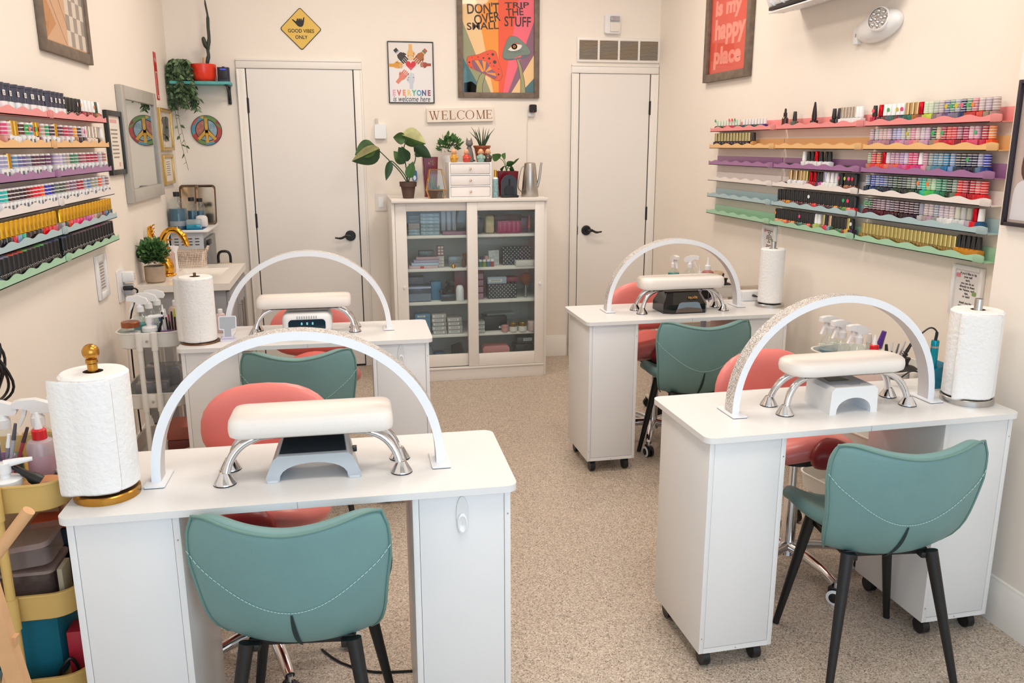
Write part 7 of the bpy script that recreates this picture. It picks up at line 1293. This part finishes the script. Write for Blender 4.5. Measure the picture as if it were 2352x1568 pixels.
t = thing('lidded_bowl', 'black-lidded glass dish at the end of the right back trolley', 'dish', (2.155, 4.42, zf+.0)); mb = MB(); mb.lathe([(0, .001), (.028, .001), (.034, .035), (0, .036)], GLASS, n=22); mb.build('bowl', t); mb = MB(); mb.lathe([(.04, .034), (.04, .048), (.025, .06), (.008, .064), (.008, .074), (.013, .088), (0, .09)], RUB, n=24); mb.build('lid', t)
t = thing('mini_fan', 'grey round device with a black hollow centre below the trolley tray', 'device', (1.955, 4.255, .0)); mb = MB(); M = fr((0, 0, .745), (1, 0, 0), (0, 0, 1)); mb.lathe([(.03, -.03), (.046, -.03), (.05, -.02), (.05, .02), (.046, .026), (.034, .026)], mat('device_greyviolet', (140, 138, 156), .4), M=M, n=30); mb.lathe([(0, .0), (.035, .004), (.035, .026)], BLACK, M=M, n=30); mb.build('ring_housing', t); mb = MB(); mb.cyl((0, 0, .0), (0, 0, .7), .016, mat('device_greyviolet', (140, 138, 156), .4)); mb.lathe([(0, 0), (.1, 0), (.1, .012), (.02, .03), (0, .03)], mat('device_greyviolet', (140, 138, 156), .4), n=28); mb.build('stand', t)
t = thing('control_box', 'small white control box with a black plug on the right back desk', 'box', (2.075, 3.965, TOPZ)); mb = MB(); mb.box((0, 0, .0265), (.108, .06, .053), WPLAS, .006); mb.build('housing', t); mb = MB(); mb.tube(spline([(-.0, -.03, .032), (.02, -.045, .026), (.06, -.05, .02)], 5), [.006]*4+[.0035]*7, BLACK, n=8); mb.build('plug', t)
bx('acrylic_tray', 'low clear acrylic tray behind the white control box', 'tray', 2.12, 4.03, TOPZ+.0003, .2, .05, .062, clear('acrylic_clear', (216, 206, 190), .12, .08), .002)
mb = MB(); mb.tube(spline([(1.90, 4.13, .79), (1.88, 4.05, .79), (1.85, 3.98, .765), (1.84, 3.95, .752)], 5), .0025, BLACK, n=6); mb.build('lamp_cord', None, 'thin black cord dropping onto the right back desk', 'cord')
mb = MB(); mb.tube(spline([(-.13, 2.39, .004), (-.09, 2.33, .004), (-.05, 2.29, .004), (.03, 2.24, .004), (.16, 2.22, .004)], 6), .0035, BLACK, n=6); mb.build('floor_cord', None, 'black cord on the floor under the front desk', 'cord')

# ------------------------------------------------------------------ sink cabinet in the left back corner
GREYC = mat('grey_cabinet_paint', (150, 150, 152), .45); CTOP = mat('white_countertop', (240, 234, 226), .2)
t = thing('sink_cabinet', 'grey bathroom sink cabinet with a white basin top by the left wall', 'sink cabinet', (XL+.002, 4.85, 0)); W, L = .43, .72
mb = MB(); mb.box((W/2, 0, .46), (W, L, .70), GREYC, .003); mb.box((W/2-.02, 0, .06), (W-.05, L-.04, .12), mat('toe_grey', (110, 110, 112), .5)); mb.build('carcass', t)
mb = MB(); ox, oy, bx0, bx1, by = .455, .385, .13, .385, .21
for x0_, x1_, y0_, y1_ in ((0, bx0, -oy, oy), (bx1, ox, -oy, oy), (bx0, bx1, -oy, -by), (bx0, bx1, by, oy)): mb.box(((x0_+x1_)/2, (y0_+y1_)/2, .832), (x1_-x0_, y1_-y0_, .036), CTOP, .0)
mb.poly([(bx0, -by, .85), (bx1, -by, .85), (bx1-.03, -by+.03, .83), (bx0+.03, -by+.03, .83)], CTOP); mb.poly([(bx0, by, .85), (bx1, by, .85), (bx1-.03, by-.03, .83), (bx0+.03, by-.03, .83)], CTOP); mb.poly([(bx0, -by, .85), (bx0, by, .85), (bx0+.03, by-.03, .83), (bx0+.03, -by+.03, .83)], CTOP); mb.poly([(bx1, -by, .85), (bx1, by, .85), (bx1-.03, by-.03, .83), (bx1-.03, -by+.03, .83)], CTOP); mb.poly([(bx0+.03, -by+.03, .83), (bx1-.03, -by+.03, .83), (bx1-.03, by-.03, .83), (bx0+.03, by-.03, .83)], CTOP); mb.build('basin_top', t, ang=20)
for s in (-1, 1):
    mb = MB(); mb.box((W+.009, s*.18, .46), (.018, .345, .68), GREYC, .002)
    for a, b, c_, e in ((-.17, -.12, .0, .66), (.12, .17, .0, .66), (-.12, .12, .0, .05), (-.12, .12, .61, .66)): mb.box((W+.02, s*.18+(a+b)/2, .13+(c_+e)/2), (.006, b-a, e-c_), GREYC, .001)
    d_ = mb.build('cabinet_door', t)
    mb = MB(); hy = s*.05; mb.cyl((W+.045, hy, .53), (W+.045, hy, .70), .006, STEEL, n=10)
    for z in (.55, .68): mb.cyl((W+.02, hy, z), (W+.045, hy, z), .005, STEEL, n=8)
    mb.build('handle', d_)
t = thing('swan_faucet', 'gold swan-shaped faucet with raised wings on the sink', 'faucet', (-.952, 4.80, .8505)); mb = MB()
mb.lathe([(0, 0), (.034, 0), (.034, .008), (.02, .018), (.02, .03), (0, .03)], GOLD, n=24); mb.tube(spline([(0, 0, .02), (.004, 0, .05), (-.012, 0, .09), (-.022, 0, .14), (-.014, 0, .2), (.02, 0, .245), (.06, 0, .248), (.092, 0, .215), (.108, 0, .175), (.114, 0, .158)], 6), [.028]*4+[.03]*8+[.024]*8+[.018]*10+[.016]*8+[.017]*8+[.016]*4+[.012]*3+[.006]*2, GOLD, n=14); mb.ball((.092, 0, .218), (.022, .018, .018), GOLD, 14, 10, M=None); mb.build('swan_body', t)
for s in (-1, 1):
    mb = MB()
    for k in range(6): mb.tube(spline([(-.005, s*.018, .05+.008*k), (-.03-.006*k, s*(.03+.003*k), .10+.018*k), (-.058-.003*k, s*.034, .16+.02*k), (-.07+.004*k, s*.036, .185+.019*k)], 5), [.008]*4+[.009]*4+[.007]*4+[.005]*3+[.001], GOLD, n=6, flat=.5)
    mb.build('wing', t)
mb = MB()
for k in range(5): mb.ball((.03*math.cos(k*1.2), .03*math.sin(k*1.2), .008), (.012, .012, .008), GOLD, 8, 6)
mb.build('foot_scroll', t)
def braid():
    m = bpy.data.materials.new('woven_braid'); m.use_nodes = True; nt = m.node_tree; b = nt.nodes['Principled BSDF']; tc = nt.nodes.new('ShaderNodeTexCoord'); mp = nt.nodes.new('ShaderNodeMapping'); mp.inputs['Scale'].default_value = (110, 110, 95); nt.links.new(tc.outputs['Object'], mp.inputs['Vector'])
    v = nt.nodes.new('ShaderNodeTexVoronoi'); v.inputs['Randomness'].default_value = .15; v.inputs['Scale'].default_value = 1; nt.links.new(mp.outputs[0], v.inputs['Vector']); r = nt.nodes.new('ShaderNodeValToRGB'); r.color_ramp.elements[0].color = lin((232, 214, 196)); r.color_ramp.elements[0].position = .42; r.color_ramp.elements[1].color = lin((120, 90, 72)); r.color_ramp.elements[1].position = .8; nt.links.new(v.outputs['Distance'], r.inputs['Fac']); nt.links.new(r.outputs['Color'], b.inputs['Base Color']); b.inputs['Roughness'].default_value = .8
    bp = nt.nodes.new('ShaderNodeBump'); bp.invert = True; bp.inputs['Distance'].default_value = .004; nt.links.new(v.outputs['Distance'], bp.inputs['Height']); nt.links.new(bp.outputs['Normal'], b.inputs['Normal']); return m
BRD = braid(); t = thing('woven_basket', 'woven rectangular basket on the far end of the sink', 'basket', (-.90, 5.155, .8505)); mb = MB(); o, i_ = rrect(.1, .06, .025, 6), rrect(.094, .054, .022, 6); n = len(o); rows = [[mb.bm.verts.new((x*s, y*s, z)) for x, y in p] for p, s, z in ((o, .93, 0), (o, 1, .095), (i_, 1, .095), (i_, .93, .008))]; k0 = mb.mi(BRD)
for a_, b_ in zip(rows, rows[1:]):
    for k in range(n): mb.bm.faces.new([a_[k], a_[(k+1) % n], b_[(k+1) % n], b_[k]]).material_index = k0
mb.bm.faces.new(rows[0][::-1]).material_index = k0; mb.bm.faces.new(rows[-1]).material_index = k0; mb.build('basket_body', t)
for s in (-1, 1): mb = MB(); mb.tube(spline([(s*.098, -.03, .085), (s*.11, -.018, .112), (s*.11, .018, .112), (s*.098, .03, .085)], 5), .007, BRD, n=8); mb.build('handle', t)
t = thing('soap_bottle', 'pale pink soap bottle with a gold pump beside the swan faucet', 'bottle', (-.975, 4.955, .8505)); mb = MB(); PK = clear('pink_glass', (228, 196, 180), .5, .1); mb.lathe([(0, .001), (.034, .001), (.036, .01), (.036, .10), (.02, .125), (.014, .13)], PK, n=24); mb.build('bottle_body', t); mb = MB(); mb.lathe([(.015, .125), (.015, .14), (.005, .142), (.005, .185), (0, .186)], GOLD, n=14); mb.tube([(0, 0, .18), (.03, 0, .182)], .004, GOLD, n=8); mb.build('pump', t)
t = thing('wash_bottle', 'white wash bottle with a bent spout behind the soap bottle', 'bottle', (-.975, 5.06, .8505)); mb = MB(); mb.lathe([(0, 0), (.03, 0), (.03, .1), (.04, .125), (.04, .132), (0, .134)], WPLAS, n=22); mb.tube(spline([(-.01, 0, .13), (-.012, 0, .18), (.015, 0, .225), (.045, 0, .24)], 5), .0035, WPLAS, n=7); mb.build('bottle_body', t)
t = thing('potted_plant', 'boxwood bush in a round concrete pot on the near corner of the sink', 'potted plant', (-.975, 4.585, .8505)); CON = mat('concrete_pot', (168, 148, 128), .8, noise=(30, .08)); mb = MB(); mb.lathe([(0, 0), (.04, 0), (.05, .008), (.051, .085), (.046, .085), (.045, .07), (0, .07)], CON, n=26, ms=[CON]*5+[SOIL]); mb.build('pot', t); mb = MB(); bush(mb, (0, 0, .152), .078, 620, .02, .016, [LEAF[1], LEAF[2], LEAF[2], LEAF[0]], 1.05, .5); bush(mb, (0, 0, .11), .06, 260, .02, .016, [LEAF[1], LEAF[0], LEAF[2]], .6, .3); mb.build('leaves', t)
t = thing('sterilizer_cabinet', 'tall pale grey towel steamer cabinet with vent slots in the left back corner', 'cabinet', (-.94, 5.585, 0)); PGY = mat('pale_grey_metal', (200, 202, 204), .35); mb = MB(); mb.box((0, 0, .52), (.19, .42, 1.02), PGY, .006); mb.build('body', t); mb = MB()
for k in range(3):
    for j in range(4): mb.box((-.062+.04*j, -.2105, .99-.018*k), (.024, .002, .005), BLACK)
mb.build('vent_slots', t); mb = MB(); mb.box((.107, -.03, .5), (.02, .32, .98), mat('door_mid_grey', (126, 126, 128), .4), .004); mb.box((.122, -.18, .965), (.02, .1, .03), BLACK, .004); mb.build('side_door', t); mb = MB(); mb.box((.012, -.01, 1.038), (.24, .47, .016), WPLAS, .004); mb.build('top_plate', t)
zt = 1.0465; BQ = mat('deep_blue_liquid', (8, 84, 112), .12)
for k, (x, y, s, lab) in enumerate(((-.99, 5.44, 1.0, 'large clear jug of blue disinfectant with a black cap'), (-.925, 5.55, .82, 'smaller jar of blue liquid behind the large jug'), (-.885, 5.60, .78, 'small jar of blue liquid beside the steel trays'))):
    t = thing('disinfectant_jar', lab, 'jar', (x, y, zt)); r_ = .052*s if k == 0 else .03; h_ = .2*s; mb = MB(); mb.lathe([(0, .001), (r_, .001), (r_, h_*.78), (r_*.75, h_*.9), (.016, h_*.96), (.016, h_*1.02)], GLASS, n=26); mb.build('glass_body', t); mb = MB(); mb.lathe([(0, .003), (r_-.002, .003), (r_-.002, h_*.62), (0, h_*.62)], BQ, n=26); mb.build('liquid', t); mb = MB(); mb.lathe([(.019, h_*.98), (.019, h_*1.12), (0, h_*1.12)], BLACK, n=18); mb.build('cap', t)
    if k == 0: mb = MB(); mb.lathe([(r_+.0006, .02), (r_+.0006, .05)], mat('jar_label_grey', (150, 160, 166), .4), n=26); mb.build('label', t)
bx('blue_mat', 'blue folded mat under the disinfectant jug', 'mat', -.94, 5.45, zt-.0008, .2, .2, .0006, mat('mat_blue', (60, 110, 160), .6), 0)
mb = MB(); mb.box((0, 0, .03), (.085, .055, .06), clear('tub_frost', (210, 220, 224), .4, .2), .006); mb.box((0, -.002, .016), (.084, .056, .03), LIQ('cyan', (20, 150, 180), .9), .003); mb.build('soaking_tub', None, 'small frosted tub of cyan liquid in front of the steel trays', 'tub', None, (-.895, 5.40, zt))
bx('white_pack', 'white soft pack between the frosted tub and the steel tray', 'pack', -.865, 5.5, zt, .07, .06, .075, mat('pack_soft_white', (232, 228, 226), .6), .02)
for k, (x, y, rz_) in enumerate(((-.965, 5.735, .0), (-.868, 5.73, -.05))):
    t = thing('steel_tray', ['steel tray leaning half hidden behind the blue jars', 'steel tray leaning upright in front of the other'][k], 'tray', (x, y-.02*k, zt)); t.rotation_euler = (math.radians(-9), 0, rz_); mb = MB(); o = rrect(.062, .125, .02, 6); n = len(o); TRM = mat('tray_steel', (214, 196, 176), .14, metal=1.0); k0 = mb.mi(TRM)
    rows = [[mb.bm.verts.new((px*s, d, .126+pz*(1-(1-s)*.5))) for px, pz in o] for s, d in ((1.0, 0), (.97, -.003), (.9, .004), (.84, .016))]
    for a_, b_ in zip(rows, rows[1:]):
        for q_ in range(n): mb.bm.faces.new([a_[q_], a_[(q_+1) % n], b_[(q_+1) % n], b_[q_]]).material_index = k0
    mb.bm.faces.new(rows[-1]).material_index = k0; mb.tube([(px, -.001, .126+pz) for px, pz in o], .0035, mat('tray_rim_painted_reflection', (120, 104, 92), .2, metal=1.0), n=6, closed=True); o_ = mb.build('tray_pan', t)  # steel rim tube; its darker colour imitates the dark reflections along the edge
t = thing('waste_bin', 'tall cream bin with a black loop handle behind the sink cabinet', 'bin', (-.79, 5.55, 0)); t.location.x = -.755; mb = MB(); mb.lathe([(0, 0), (.05, 0), (.055, .80), (.04, .815), (0, .82)], mat('bin_cream', (206, 190, 166), .4), n=26); mb.build('bin_body', t); mb = MB(); mb.tube(spline([(-.036, 0, .80), (-.036, 0, .86), (-.02, 0, .885), (.02, 0, .885), (.036, 0, .86), (.036, 0, .80)], 5), .0085, BLACK, n=8); mb.build('handle', t)
